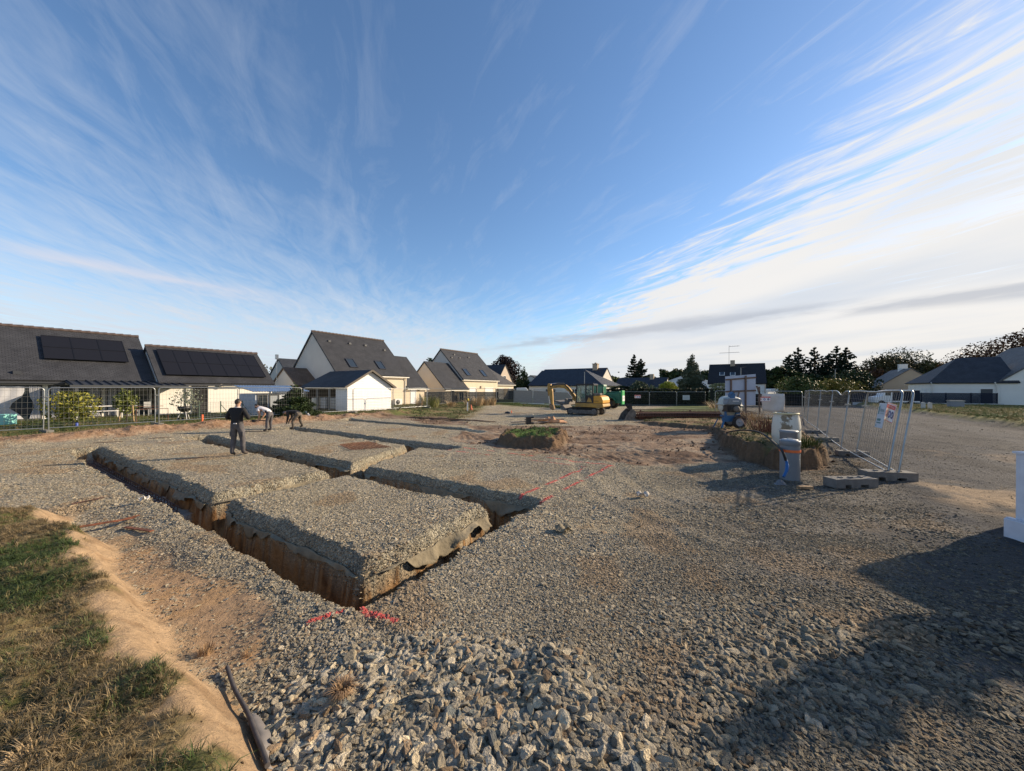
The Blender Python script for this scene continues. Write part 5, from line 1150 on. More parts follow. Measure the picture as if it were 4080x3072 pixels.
hedge('paler ivy covered hedge end left of the wooden signboard', (P(2845, 1560, 44).x, 44, -.2), (P(2960, 1560, 44).x, 44, -.2), 2.7, 1.2, L_pale, 62, 4500, .09, .2)
hedge('flowering dark hedge at the right end of the wide hipped house', (P(2440, 1560, 58).x, 58, -.3), (P(2520, 1560, 58).x, 58, -.3), 2.6, 1.2, L_dk, 63, 2500, .12)
hedge('dark hedge in front of the conical tree and caravan', (P(1985, 1560, 66).x, 66, -.3), (P(2120, 1560, 66).x, 66, -.3), 1.9, 1.2, L_dk, 64, 3000, .12)
tree('bright yellow golden shrub above the hedge', base_at(2662, 56, -.4), 3.8, 1.45, L_yel, 71, 5200, .11, cat='golden shrub', name='golden_shrub', hole=.15)
tree('grey green bushy shrub over the left part of the hedge', base_at(2545, 57, -.4), 3.9, 1.5, leaf_mat('grey_green', (.03, .045, .025), (.12, .15, .08)), 72, 3600, .12, cat='shrub', name='large_shrub', hole=.3)
tree('wispy low shrub between the grey green and golden shrubs', base_at(2596, 56, -.4), 3.3, 1.0, L_pale, 73, 1500, .10, cat='shrub', name='large_shrub', hole=.4)
# shrubs by the left houses
yb = on_ground(P(290, 1705, 17.8)); tree('yellow green fig shrub growing in front of the canopy', yb, 1.72, .95, L_lime, 81, 2000, .06, cat='shrub', name='fig_shrub', trunk=.12, hole=.35)
sb = on_ground(P(502, 1690, 20.0)); tree('young staked tree between the fig shrub and the annexe', sb, 2.0, .50, leaf_mat('young_leaves', (.05, .07, .015), (.18, .20, .05)), 82, 900, .06, name='young_tree', trunk=.22, hole=.3)
q = MB(); q.bar((-.4, 0, -.1), (-.3, 0, 1.3), .05); q.bar((.45, 0, -.1), (.35, 0, 1.1), .05)
o = q.build('tree_stake', mat('raw_stake', (.35, .24, .13), .8), label='pair of raw wooden stakes beside the young tree', cat='stakes'); o.location = sb
tree('tree with whitish leaves trained above the barbecue', on_ground(P(745, 1668, 21.5)), 2.1, .75, leaf_mat('silver_leaves', (.10, .12, .08), (.28, .30, .22)), 83, 700, .055, name='silver_tree', trunk=.10, hole=.5)
tree('broad dark evergreen bush left of the lean-to', on_ground(P(1172, 1655, 25.0)), 2.25, 1.45, L_dk, 84, 7500, .07, cat='bush', name='evergreen_bush', shape='cone', hole=.3, trunk=.15)
# ornamental and dry grasses
def grass_clump(label, p_, h, r, mt, seed, n=160, w=.012, cat='dry grass', lean=.45, droop=.4, group=None):
    rg = np.random.default_rng(seed); mb = MB(); 
    for i in range(n):
        a = rg.uniform(0, 6.28); rr = r * .5 * math.sqrt(rg.random()); L_ = h * rg.uniform(.5, 1.1); d = Vector((math.cos(a), math.sin(a), 0)); b0 = Vector((rr * math.cos(a), rr * math.sin(a), -.02)); s_ = Vector((-d.y, d.x, 0)) * w; ln = lean * rg.uniform(.2, 1.4) * r / max(h, .1) * 1.4
        p1_ = b0 + d * L_ * ln * .4 + Vector((0, 0, L_ * .65)); p2_ = b0 + d * L_ * ln + Vector((0, 0, L_ * (1 - droop * rg.random()))); mb.add([b0 - s_, b0 + s_, p1_ + s_ * .7, p1_ - s_ * .7, p2_], [(0, 1, 2, 3), (3, 2, 4)])
    o = mb.build('grass_clump', mt, label=label, cat=cat, group=group); o.location = p_; return o
m_straw = mat('dry_straw', (.42, .30, .16), .8, var=.35, vscale=9); m_straw2 = mat('brown_straw', (.30, .19, .10), .8, var=.35, vscale=12); m_reed = mat('olive_reed', (.20, .20, .06), .8, var=.3, vscale=8)
for i, (x, y, dd, hh, r) in enumerate(((1905, 1622, 40, 1.3, 1.0), (1935, 1620, 41, 1.0, .9), (1962, 1618, 41.5, 1.2, .8), (1800, 1618, 38, .8, .9), (1870, 1620, 40, .9, 1.0))):
    grass_clump(['tallest tuft of dry straw grass against the black fence', 'straw grass tuft right of the tallest one', 'straw grass tuft by the end of the black fence', 'low straw tuft left of the survey tripod', 'straw tuft right behind the survey tripod'][i], on_ground(P(x, y, dd)), hh, r, m_straw, 90 + i, 150, .016)
grass_clump('arching olive reed clump beyond the clapboard shed', on_ground(P(1718, 1618, 37)), 1.5, 1.6, m_reed, 97, 220, .02, cat='reed clump'); grass_clump('reddish weed tuft by the heat pump wall', on_ground(P(1668, 1624, 36)), 1.4, .8, m_straw2, 98, 90, .012, cat='weeds')
grass_clump('round brown dried grass ball lying on the coarse stones', on_ground(G(1366, 2750), .06), .085, .09, m_straw2, 99, 420, .003, lean=.75, droop=.9)
grass_clump('dried grass tuft standing at the berm foot, nearer the black pipe', on_ground(G(990, 2560)), .08, .08, m_straw2, 100, 70, .002); grass_clump('larger dried grass tuft with splayed stems on the dusty strip', on_ground(G(820, 2545)), .13, .10, m_straw2, 101, 130, .002)
grass_clump('straw heap bleached pale on the near berm grass', on_ground(G(140, 2900, .35)), .07, .16, m_straw, 102, 260, .003, lean=.6, droop=.9)
grass_clump('red brown dead weeds on the bank behind the white drum', on_ground(P(3062, 1690, 14.5)), .95, 1.3, mat('dead_weed', (.16, .075, .045), .9, var=.3, vscale=9), 103, 260, .010, cat='weeds')
grass_clump('pale dry grass by the foot of the signboard', on_ground(P(2985, 1640, 22.5)), .8, 1.6, m_straw, 104, 220, .01); grass_clump('green weeds on the bank corner beside the grey pipes', on_ground(P(3215, 1800, 10.0)), .45, .7, leaf_mat('weed_green', (.06, .08, .02), (.15, .17, .05)), 105, 220, .007, cat='weeds')
grass_clump('pale dry grass before the ivy hedge', on_ground(P(2868, 1625, 40)), 1.0, 2.2, m_straw, 106, 200, .02)
# ------------------------------------------------------------------ people
def capsule_body(joints, bones, regions, mats, sub=2):
    """joints: name -> (x, y, z, r); bones: (a, b, region). One skinned surface, materials by nearest bone."""
    names = list(joints); idx = {n: i for i, n in enumerate(names)}; me = bpy.data.meshes.new('body')
    me.from_pydata([joints[n][:3] for n in names], [(idx[a], idx[b]) for a, b, _ in bones], []); o = bpy.data.objects.new('body_tmp', me); COL.objects.link(o)
    sk = o.modifiers.new('skin', 'SKIN'); sk.use_smooth_shade = True
    for i, n in enumerate(names):
        r = joints[n][3]; sv = me.skin_vertices[0].data[i]; sv.radius = r if isinstance(r, tuple) else (r, r)
    me.skin_vertices[0].data[idx['pelvis']].use_root = True
    ss_ = o.modifiers.new('sub', 'SUBSURF'); ss_.levels = sub; ss_.render_levels = sub
    dg = bpy.context.evaluated_depsgraph_get(); res = bpy.data.meshes.new_from_object(o.evaluated_get(dg)); bpy.data.objects.remove(o)
    res.materials.clear(); 
    for m in mats: res.materials.append(m)
    segs = [(Vector(joints[a][:3]), Vector(joints[b][:3]), r) for a, b, r in bones]
    for p in res.polygons:
        c = p.center; best = 1e9; mi = 0
        for a, b, r in segs:
            d = b - a; t = max(0, min(1, (c - a).dot(d) / max(d.length_squared, 1e-9))); q = (c - a - d * t).length
            if q < best: best = q; mi = r
        p.material_index = mi; p.use_smooth = True
    return res
m_skin = mat('skin', (.42, .24, .16), .6); m_hair_d = mat('dark_hair', (.015, .011, .009), .6, bump=.01, bscale=60); m_hair_g = mat('greying_hair', (.14, .12, .11), .8); m_trs = mat('work_trousers', (.085, .08, .085), .9, var=.25, vscale=7, bump=.02, bscale=9); m_black_t = mat('black_sweater', (.012, .012, .014), .85, bump=.02, bscale=8)
m_white_t = mat('white_tshirt', (.62, .60, .62), .85, bump=.015, bscale=9); m_shoe = mat('dusty_shoe', (.075, .06, .05), .9); m_trs3 = mat('beige_knee_trousers', (.11, .09, .07), .9, var=.3, vscale=6); m_glove = mat('black_glove', (.012, .012, .014), .7)
def hand(parent, at_, dirv, side, mt, s=1.):
    """palm with four unequal bent fingers and a thumb, along dirv"""
    d = Vector(dirv).normalized(); u = d.orthogonal().normalized(); v = d.cross(u); at_ = Vector(at_); mb = MB()
    mb.tube([at_ - d * .01, at_ + d * .045 * s, at_ + d * .085 * s], [.024 * s, .034 * s, .030 * s], 8)
    for k, (o_, L_) in enumerate(((-.026, .062), (-.009, .075), (.009, .070), (.025, .055))):
        b = at_ + d * .08 * s + v * o_ * s; k1 = b + d * L_ * .5 * s + u * .006; k2 = k1 + (d * .6 + u * .8).normalized() * L_ * .5 * s; mb.tube([b, k1, k2], [.0105 * s, .0095 * s, .0075 * s], 6)
    b = at_ + d * .03 * s + v * (.028 * side) * s; k1 = b + (d * .6 + v * side * .7 + u * .3).normalized() * .035 * s; mb.tube([b, k1, k1 + (d + u * .5).normalized() * .028 * s], [.013 * s, .011 * s, .008 * s], 6)
    return mb.build('hand', mt, parent)
def head_parts(parent, c, face, r=.1, hair=m_hair_d, cover=.15, beard=None):
    """hair cap, ears, nose, eyes, mouth around the head centre c, looking along face"""
    c = Vector(c); f = Vector(face).normalized(); s = f.cross(Vector((0, 0, 1))).normalized(); up = s.cross(f).normalized(); T = Matrix(((s.x, f.x, up.x, c.x), (s.y, f.y, up.y, c.y), (s.z, f.z, up.z, c.z), (0, 0, 0, 1)))
    bm = bmesh.new(); bmesh.ops.create_icosphere(bm, subdivisions=3, radius=1)
    for v in list(bm.verts):
        if v.co.z < cover + v.co.y * .55 - (.35 if v.co.y < -.2 else 0): bm.verts.remove(v)
    for v in bm.verts: n = .04 * math.sin(v.co.x * 23 + v.co.z * 17) * math.cos(v.co.y * 19); v.co = T @ Vector((v.co.x * r * (.90 + n), v.co.y * r * (1.10 + n), v.co.z * r * (1.20 + n)))
    me = bpy.data.meshes.new('hair'); bm.to_mesh(me); bm.free(); me.materials.append(hair); link('hair', me, parent)
    for e_ in (-1, 1):
        mb = MB(); mb.lathe([(0, -.012), (.014, -.008), (.018, 0), (.014, .008), (0, .012)], 8, T @ Matrix.Translation((e_ * r * .86, -.005, -.005)) @ Matrix.Rotation(R(90), 4, 'Y') @ Matrix.Diagonal((1.5, 1, .6, 1))); mb.build('ear', m_skin, parent)
        mb = MB(); mb.lathe([(0, -.008), (.009, 0), (0, .008)], 8, T @ Matrix.Translation((e_ * r * .36, r * .90, .012))); mb.build('eye', m_glove, parent)
    mb = MB(); mb.tube([T @ Vector((0, r * .92, .012)), T @ Vector((0, r * 1.12, -.018)), T @ Vector((0, r * .95, -.028))], [.008, .014, .010], 6); mb.build('nose', m_skin, parent)
    mb = MB(); mb.bar(T @ Vector((-.022, r * .93, -.052)), T @ Vector((.022, r * .93, -.052)), .006); mb.build('mouth', mat('lips', (.25, .10, .08), .6), parent)
    if beard:
        bm = bmesh.new(); bmesh.ops.create_icosphere(bm, subdivisions=3, radius=1)
        for v in list(bm.verts):
            if v.co.z > -.25 or v.co.y < -.1: bm.verts.remove(v)
        for v in bm.verts: v.co = T @ Vector((v.co.x * r * .84, v.co.y * r * 1.02, v.co.z * r * 1.28))
        me = bpy.data.meshes.new('beard'); bm.to_mesh(me); bm.free(); me.materials.append(beard); link('beard', me, parent)
def person(label, loc, rz, J, mats, bones, sub=2): 
    t = empty('person', loc, rz, label, 'person'); o = link('body', capsule_body(J, bones, None, mats, sub), t); return t
BONES = [('pelvis', 'waist', 0), ('waist', 'chest', 0), ('chest', 'neckb', 0), ('neckb', 'neck', 2), ('neck', 'head', 2), ('head', 'crown', 2),
         ('chest', 'shl', 0), ('shl', 'ell', 0), ('ell', 'wrl', 3), ('chest', 'shr', 0), ('shr', 'elr', 0), ('elr', 'wrr', 3),
         ('pelvis', 'hl', 1), ('hl', 'knl', 1), ('knl', 'anl', 1), ('anl', 'tol', 4), ('pelvis', 'hr', 1), ('hr', 'knr', 1), ('knr', 'anr', 1), ('anr', 'tor', 4)]
# standing worker seen from behind
g = G(945, 1818); g = on_ground(g)
J1 = dict(pelvis=(0, 0, .97, (.15, .115)), waist=(0, -.01, 1.10, (.145, .11)), chest=(0, 0, 1.33, (.165, .125)), neckb=(0, .01, 1.475, .075), neck=(0, .015, 1.53, .056), head=(.0, .035, 1.63, .083), crown=(0, .04, 1.685, .078),
          shl=(-.19, 0, 1.41, .075), ell=(-.325, .01, 1.14, .062), wrl=(-.13, .24, 1.17, .040), shr=(.19, 0, 1.41, .075), elr=(.325, .01, 1.14, .062), wrr=(.13, .24, 1.20, .040),
          hl=(-.095, 0, .88, .105), knl=(-.125, .03, .50, .078), anl=(-.135, -.03, .10, .058), tol=(-.155, .14, .045, .045), hr=(.095, 0, .88, .105), knr=(.115, .07, .50, .078), anr=(.12, .08, .10, .058), tor=(.15, .25, .045, .045))
t = person('standing worker in black sweater and grey work trousers seen from behind', g, .06, J1, [m_black_t, m_trs, m_skin, m_black_t, m_shoe], BONES)
head_parts(t, (0, .035, 1.645), (.25, 1, -.05), .088, m_hair_d, -.05); hand(t, (-.12, .25, 1.17), (1, .35, .1), 1, m_skin); hand(t, (.12, .25, 1.20), (-1, .4, .05), -1, m_skin)
q = MB(); q.lathe([(.165, 0), (.168, .035), (.16, .04)], 20, Matrix.Translation((0, -.003, .985)) @ Matrix.Diagonal((1, .80, 1, 1)), caps=False); q.build('belt', m_glove, t); q = MB(); q.box(-.02, .07, -.148, -.128, .985, 1.015); q.build('belt_label', m_white_t, t)
q = MB(); q.lathe([(.085, -.01), (.082, .015)], 16, Matrix.Translation((0, .01, 1.485)), caps=False); q.build('collar', m_white_t, t)
for s_ in (-1, 1): q = MB(); q.box(s_ * .178 - .02, s_ * .178 + .018, -.05, .07, .60, .75); o = q.build('thigh_pocket', m_trs, t); bevel(o, .015)
# worker bending in a white t-shirt
g = on_ground(G(1066, 1718)); 
J2 = dict(pelvis=(.14, 0, .90, (.13, .125)), waist=(.02, 0, .99, (.13, .12)), chest=(-.22, 0, 1.10, (.15, .135)), neckb=(-.40, 0, 1.155, .075), neck=(-.45, 0, 1.17, .058), head=(-.535, 0, 1.205, .085), crown=(-.575, 0, 1.24, .078),
          shl=(-.34, -.17, 1.08, .072), ell=(-.22, -.21, .83, .055), wrl=(-.34, -.14, .60, .036), shr=(-.34, .17, 1.08, .072), elr=(-.26, .20, .84, .055), wrr=(-.36, .12, .62, .036),
          hl=(.13, -.09, .84, .105), knl=(.04, -.10, .48, .075), anl=(.03, -.10, .10, .056), tol=(-.13, -.12, .045, .045), hr=(.13, .09, .84, .105), knr=(.07, .11, .48, .075), anr=(.08, .12, .10, .056), tor=(-.08, .13, .045, .045))
B2 = list(BONES); B2[7] = ('shl', 'ell', 2); B2[10] = ('shr', 'elr', 2); B2[8] = ('ell', 'wrl', 2); B2[11] = ('elr', 'wrr', 2)
t = person('bearded worker in white t-shirt and grey trousers bending forward with a tool', g, 0, J2, [m_white_t, m_trs, m_skin, m_skin, m_shoe], B2)
head_parts(t, (-.54, 0, 1.215), (-.9, -.12, -.45), .088, m_hair_d, .05, mat('brown_beard', (.08, .045, .03), .9)); hand(t, (-.345, -.14, .59), (-.3, .1, -1), 1, m_skin); hand(t, (-.365, .12, .61), (-.3, -.1, -1), -1, m_skin)
for s_ in (-1, 1): q = MB(); q.tube([(-.34, .172 * s_, 1.075), (-.295, .195 * s_, .965)], [.080, .074], 12, caps=False); q.build('sleeve', m_white_t, t)
q = MB(); q.box(-.02, .05, -.165, -.135, .90, 1.02); q.build('tool_pouch', m_glove, t)
q = MB(); q.tube([(-.62, -.05, .50), (-.36, .0, .53), (-.05, .03, .50)], .022, 8); q.box(-.72, -.58, -.08, .0, .45, .56); q.box(-.08, .04, -.02, .07, .46, .55); tl = q.build('bar_cutter', m_glove, label='black two-handled cutting tool held by the bending worker', cat='hand tool'); tl.location = g
# worker crouched over the trench
g = on_ground(P(1183, 1706, 18.2)); g.z = .02
J3 = dict(pelvis=(.10, 0, .74, (.13, .13)), waist=(-.04, 0, .83, (.13, .125)), chest=(-.29, 0, .89, (.15, .14)), neckb=(-.46, 0, .86, .075), neck=(-.53, 0, .83, .06), head=(-.62, 0, .775, .088), crown=(-.655, 0, .745, .082),
          shl=(-.37, -.17, .84, .074), ell=(-.33, -.22, .56, .056), wrl=(-.45, -.10, .35, .04), shr=(-.37, .17, .84, .074), elr=(-.36, .20, .58, .056), wrr=(-.47, .12, .35, .04),
          hl=(.10, -.10, .70, .108), knl=(-.12, -.16, .40, .08), anl=(-.10, -.15, .06, .058), tol=(-.26, -.17, .0, .045), hr=(.12, .10, .70, .108), knr=(.06, .16, .42, .08), anr=(.20, .16, .12, .058), tor=(.05, .18, .07, .045))
t = person('crouching worker in black top with beige kneed trousers reaching into the trench', g, 0, J3, [m_black_t, m_trs3, m_skin, m_black_t, m_shoe], BONES)
head_parts(t, (-.63, 0, .77), (-.75, -.15, -.65), .088, m_hair_g, -.1); hand(t, (-.45, -.10, .34), (-.3, .1, -1), 1, m_glove); hand(t, (-.47, .12, .34), (-.2, -.1, -1), -1, m_glove)

# ------------------------------------------------------------------ excavator
m_yel = mat('machine_yellow', (.46, .26, .045), .6, color2=(.30, .18, .05), vscale=4); m_yel2 = mat('hood_orange', (.58, .29, .03), .5); m_cab = mat('cab_black', (.012, .012, .014), .5); m_dirt = mat('dusty_steel', (.13, .115, .10), .8, var=.3, vscale=6); m_rub = mat('tyre_rubber', (.022, .021, .021), .9, var=.2, vscale=9); m_chrome = mat('hydraulic_rod', (.6, .6, .6), .2, metal=1.)
m_cglass = mat('cab_glass', (.50, .60, .58), .05, trans=.85, spec=.5); m_muddy = mat('mud', (.24, .16, .09), .9, var=.3, vscale=9)
def I4(y=0.): return Matrix.Translation((0, y, 0))
fwd = Vector((-.842, .5395, 0)); left = Vector((-.5395, -.842, 0)); rot_m = math.atan2(fwd.y, fwd.x)
g = G(2322, 1654); org = g - left * .78; org.z = gz(org) + .0
X_ = empty('excavator', org, rot_m, 'yellow crawler excavator with black cab and arm reaching left', 'excavator')
def track_loop(L_, h_):
    r = h_ / 2; pts = []; n = 9
    for k in range(n): a = -math.pi / 2 - math.pi * k / (n - 1); pts.append((-L_ / 2 + r + r * math.cos(a), r + r * math.sin(a)))
    for k in range(n): a = math.pi / 2 - math.pi * k / (n - 1); pts.append((L_ / 2 - r + r * math.cos(a), r + r * math.sin(a)))
    return pts
for s_, nm in ((1, 'track'), (-1, 'track')):
    y0 = s_ * .78 - .2; pts = track_loop(2.55, .56); mb = MB(); n = len(pts); inn = [(x * .965, .28 + (z - .28) * .86) for x, z in pts]
    per = [0]
    vs = []
    for (x, z), (xi, zi) in zip(pts, inn): vs += [(x, y0, z), (x, y0 + .4, z), (xi, y0, zi), (xi, y0 + .4, zi)]
    fs = []
    for i in range(n):
        j = (i + 1) % n; a, b_ = i * 4, j * 4; fs += [(a, a + 1, b_ + 1, b_), (a + 2, b_ + 2, b_ + 3, a + 3), (a, b_, b_ + 2, a + 2), (a + 1, a + 3, b_ + 3, b_ + 1)]
    mb.add(vs, fs)
    # lugs all round
    P2 = [Vector((x, 0, z)) for x, z in pts] + [Vector((pts[0][0], 0, pts[0][1]))]; total = sum((P2[i + 1] - P2[i]).length for i in range(n)); m_ = 46; acc = 0; i = 0
    for k in range(m_):
        s0 = total * k / m_
        while i < n - 1 and acc + (P2[i + 1] - P2[i]).length < s0: acc += (P2[i + 1] - P2[i]).length; i += 1
        seg = P2[i + 1] - P2[i]; p_ = P2[i] + seg * ((s0 - acc) / max(seg.length, 1e-6)); d = seg.normalized(); nn = Vector((-d.z, 0, d.x)); 
        if (p_ - Vector((0, 0, .28))).dot(nn) < 0: nn = -nn
        mb.bar(p_ + Vector((0, y0 - .005, 0)) + nn * .015, p_ + Vector((0, y0 + .405, 0)) + nn * .015, .05, .035, up=nn)
    tr = mb.build(nm, m_rub, X_)
    q = MB(); q.box(-.85, .85, y0 + .02, y0 + .38, .12, .42); q.build('track_frame', m_dirt, tr)
    for x, r in ((-.98, .24), (.98, .22)):
        q = MB(); q.lathe([(r, 0), (r, .40), (r * .7, .405), (r * .35, .39), (0, .39)], 18, Matrix.Translation((x, y0, .28)) @ Matrix.Rotation(R(-90), 4, 'X')); q.lathe([(r * .7, -.005), (r * .35, .01), (0, .01)], 18, Matrix.Translation((x, y0, .28)) @ Matrix.Rotation(R(-90), 4, 'X')); q.build('track_wheel', m_dirt, tr)
q = MB(); q.box(-.6, .6, -.6, .6, .34, .58); q.lathe([(.42, .56), (.42, .66)], 20); q.build('undercarriage', m_cab, X_)
q = MB(); q.prism([(1.30, .36), (1.48, .30), (1.78, .34), (1.90, .62), (1.82, .74), (1.62, .48), (1.35, .46)], I4(-.95), 1.9); q.bar((.6, -.4, .4), (1.5, -.55, .45), .12, .14); q.bar((.6, .4, .4), (1.5, .55, .45), .12, .14); q.build('dozer_blade', m_dirt, X_)
q = MB(); q.prism([(.62, .64), (.62, .96), (-1.45, .96), (-1.66, .90), (-1.70, .70), (-1.55, .62)], I4(-.9), 1.8); o = q.build('deck', m_yel, X_); bevel(o, .03)
q = MB(); q.prism([(-.78, .965), (-.78, 1.52), (-1.30, 1.56), (-1.55, 1.46), (-1.66, 1.2), (-1.66, .965)], I4(-.88), 1.76); o = q.build('engine_hood', m_yel2, X_); bevel(o, .04)
q = MB(); q.box(-1.45, -.85, .30, .86, 1.56, 1.74); o = q.build('seat_cover', m_dirt, X_); bevel(o, .05)
q = MB(); q.tube([(-1.2, -.5, 1.55), (-1.2, -.5, 1.95)], .035, 8); q.build('exhaust', m_cab, X_)
# cab on the left (camera) side: posts, roof, sills, door
cy0, cy1 = -.05, .88; q = MB()
for x, y in ((.50, cy1), (.50, cy0), (-.88, cy1), (-.88, cy0), (-.30, cy1)): q.bar((x, y, .97), (x * .97, y, 2.40), .075 if x != -.30 else .09)
q.prism([(.56, 2.36), (.52, 2.48), (-.86, 2.50), (-.95, 2.44), (-.95, 2.36)], I4(cy0 - .04), cy1 - cy0 + .08)
for z in (1.0, 1.55): q.bar((-.88, cy1, z), (-.30, cy1, z), .06)
q.bar((.5, cy1, 1.0), (-.3, cy1, 1.0), .07); q.bar((.5, cy0, 1.0), (.5, cy1, 1.0), .07); q.bar((-.88, cy0, 1.5), (-.88, cy1, 1.5), .07); q.build('cab_frame', m_cab, X_)
q = MB(); q.box(-.86, -.32, cy1 - .02, cy1 + .02, 1.0, 1.55); q.build('door_panel', m_cab, X_)
q = MB(); q.box(-.84, -.34, cy1 - .005, cy1 + .005, 1.58, 2.33); q.build('door_glass', m_cglass, X_)
q = MB(); q.box(-.26, .47, cy1 - .005, cy1 + .005, 1.05, 2.34); q.build('side_glass', m_cglass, X_)
q = MB(); q.box(.495, .505, cy0 + .05, cy1 - .05, 1.05, 2.34); q.build('windscreen', m_cglass, X_)
q = MB(); q.box(-.55, -.10, .18, .68, 1.0, 1.32); q.box(-.60, -.48, .18, .68, 1.32, 1.95); o = q.build('seat', m_cab, X_); bevel(o, .05)
q = MB(); q.tube([(.25, .62, 1.0), (.18, .62, 1.45)], .02, 6); q.tube([(.25, .2, 1.0), (.18, .2, 1.45)], .02, 6); q.build('lever', m_cab, X_)
q = MB(); q.prism([(-.80, 1.03), (-.36, 1.03), (-.52, 1.42), (-.70, 1.30)], I4(cy1 + .021), .012); q.build('door_decal', m_yel, X_)
# boom, arm, cylinders
def plate(poly, y0, th, nm, mt): q = MB(); q.prism(poly, I4(y0), th); o = q.build(nm, mt, X_); bevel(o, .02); return o
by = -.18
plate([(.62, .75), (.95, .72), (1.02, 1.35), (.80, 1.45), (.60, 1.2)], by - .16, .32, 'boom_swing_bracket', m_yel)
plate([(.66, 1.10), (.92, .96), (1.55, 1.80), (2.00, 2.12), (2.55, 2.18), (3.28, 2.10), (3.36, 2.22), (3.28, 2.34), (2.55, 2.42), (1.86, 2.42), (1.58, 2.20), (1.20, 1.75)], by - .12, .24, 'boom', m_yel)
plate([(3.18, 2.12), (3.30, 2.50), (3.52, 2.54), (3.62, 2.36), (3.52, 2.05), (3.38, 1.40), (3.20, .62), (3.06, .62), (3.08, 1.3), (3.12, 1.9)], by - .10, .20, 'arm', m_yel)
plate([(3.02, .70), (3.34, .78), (3.42, .55), (3.28, .30), (3.08, .22), (2.92, .34)], by - .13, .26, 'quick_coupler', m_muddy)
q = MB(); q.tube([(.95, by, 1.0), (1.30, by, 1.32)], .055, 10); q.build('boom_cylinder', m_yel, X_); q = MB(); q.tube([(1.30, by, 1.32), (1.85, by, 1.95)], .028, 8); q.build('boom_rod', m_chrome, X_)
q = MB(); q.tube([(2.05, by, 2.50), (2.75, by, 2.56)], .055, 10); q.build('arm_cylinder', m_dirt, X_); q = MB(); q.tube([(2.75, by, 2.56), (3.40, by, 2.50)], .026, 8); q.build('arm_rod', m_chrome, X_)
q = MB(); q.tube([(3.60, by, 2.2), (3.52, by, 1.45)], .05, 10); q.build('bucket_cylinder', m_yel, X_); q = MB(); q.tube([(3.52, by, 1.45), (3.40, by, .72)], .025, 8); q.build('bucket_rod', m_chrome, X_)
q = MB(); 
for k in range(3): q.tube([(1.0, by + .14, 1.2 + .04 * k), (1.5, by + .15, 1.95 + .04 * k), (2.0, by + .15, 2.46 + .02 * k), (2.9, by + .14, 2.48), (3.3, by + .14, 2.3 - .04 * k)], .014, 5)
q.build('hydraulic_hoses', m_cab, X_)
m_print = mat('black_print', (.03, .02, .02), .6)
text('KOMATSU', .17, (2.72, by + .125, 2.30), (R(90), R(0), R(180)), m_print, X_, sx=1.1)
text('PC50MR', .13, (-1.1, .885, 1.12), (R(90), 0, R(180)), m_print, X_)
q = MB(); q.bar((.55, .93, 1.9), (.72, 1.02, 2.0), .02); q.box(.68, .76, .96, 1.10, 1.75, 2.05); q.build('mirror', m_cab, X_)
q = MB(); q.tube([(-.9, .86, 2.5), (-.9, .86, 2.58)], .04, 8); q.build('beacon', m_cab, X_)
# ------------------------------------------------------------------ green telescopic loader
m_grn = mat('loader_green', (.012, .13, .07), .45, color2=(.01, .10, .055), vscale=2); m_grn_lit = mat('sunlit_green', (.03, .36, .10), .5)  # second green is lightened for the rear face that catches the sun
g = G(2420, 1629); org = g - left * .95; org.z = gz(org)
T_ = empty('telehandler', org, rot_m, 'green telescopic loader with raised cab and dark bucket, parked behind the excavator', 'telehandler')
def wheel(parent, x, y, r, w, s_, rim=m_dirt, lug=True):
    T = Matrix.Translation((x, y, r)) @ Matrix.Rotation(R(90 * (-1 if s_ > 0 else 1)), 4, 'X'); q = MB(); q.lathe([(r * .55, 0), (r * .9, 0), (r, w * .18), (r, w * .82), (r * .9, w), (r * .55, w)], 28, T, caps=False)
    if lug:
        for k in range(18):
            a = 2 * math.pi * k / 18
            for j in (0, 1): a2 = a + j * .17; c = Vector((math.cos(a2) * r * 1.01, math.sin(a2) * r * 1.01, w * (.08 + .46 * j))); e_ = Vector((math.cos(a2 + .12) * r * 1.01, math.sin(a2 + .12) * r * 1.01, w * (.46 + .46 * j))); q.bar(T @ c, T @ e_, r * .09, r * .07, up=T.to_3x3() @ Vector((math.cos(a2), math.sin(a2), 0)))
    wh_ = q.build('wheel', m_rub, parent); q = MB(); q.lathe([(r * .56, .02), (r * .56, w * .3), (r * .5, w * .42), (r * .25, w * .35), (r * .22, w * .55), (0, w * .55)], 20, T); q.lathe([(r * .56, w - .02), (r * .5, w * .7), (r * .25, w * .75), (r * .22, w * .62), (0, w * .62)], 20, T); q.build('rim', rim, wh_)
for x in (0, 2.9):
    for s_ in (-1, 1): wheel(T_, x, s_ * .98, .56, .38, s_)
q = MB(); q.prism([(-1.25, .62), (-1.25, 1.80), (-.95, 1.78), (-.6, 1.62), (.3, 1.66), (.5, 1.3), (3.3, 1.25), (3.5, .8), (3.3, .62), (.75, .62), (.62, 1.05), (.2, 1.22), (-.3, 1.2), (-.62, .95), (-.7, .62)], I4(-.50), 1.05); o = q.build('body', m_grn, T_); bevel(o, .04)
for s_ in (-1, 1): q = MB(); q.prism([(-.85, .95), (-.66, 1.24), (-.2, 1.36), (.45, 1.32), (.8, 1.0), (.72, 1.0), (.40, 1.24), (-.2, 1.28), (-.60, 1.17), (-.76, .92)], I4(.70 if s_ > 0 else -1.12), .42); q.build('mudguard', m_grn, T_)
q = MB(); q.box(-1.42, -1.255, -.42, .46, .50, 1.95); o = q.build('counterweight', m_grn_lit, T_); bevel(o, .04)
q = MB(); q.box(-1.432, -1.422, -.38, .42, .85, 1.42); q.build('rear_plate', m_signw, T_); text('65.10', .26, (-1.436, .02, 1.15), (R(90), 0, R(-90)), m_teal, T_, sx=.9); text('P', .3, (-1.425, .2, 1.7), (R(90), 0, R(-90)), m_print, T_)
q = MB()
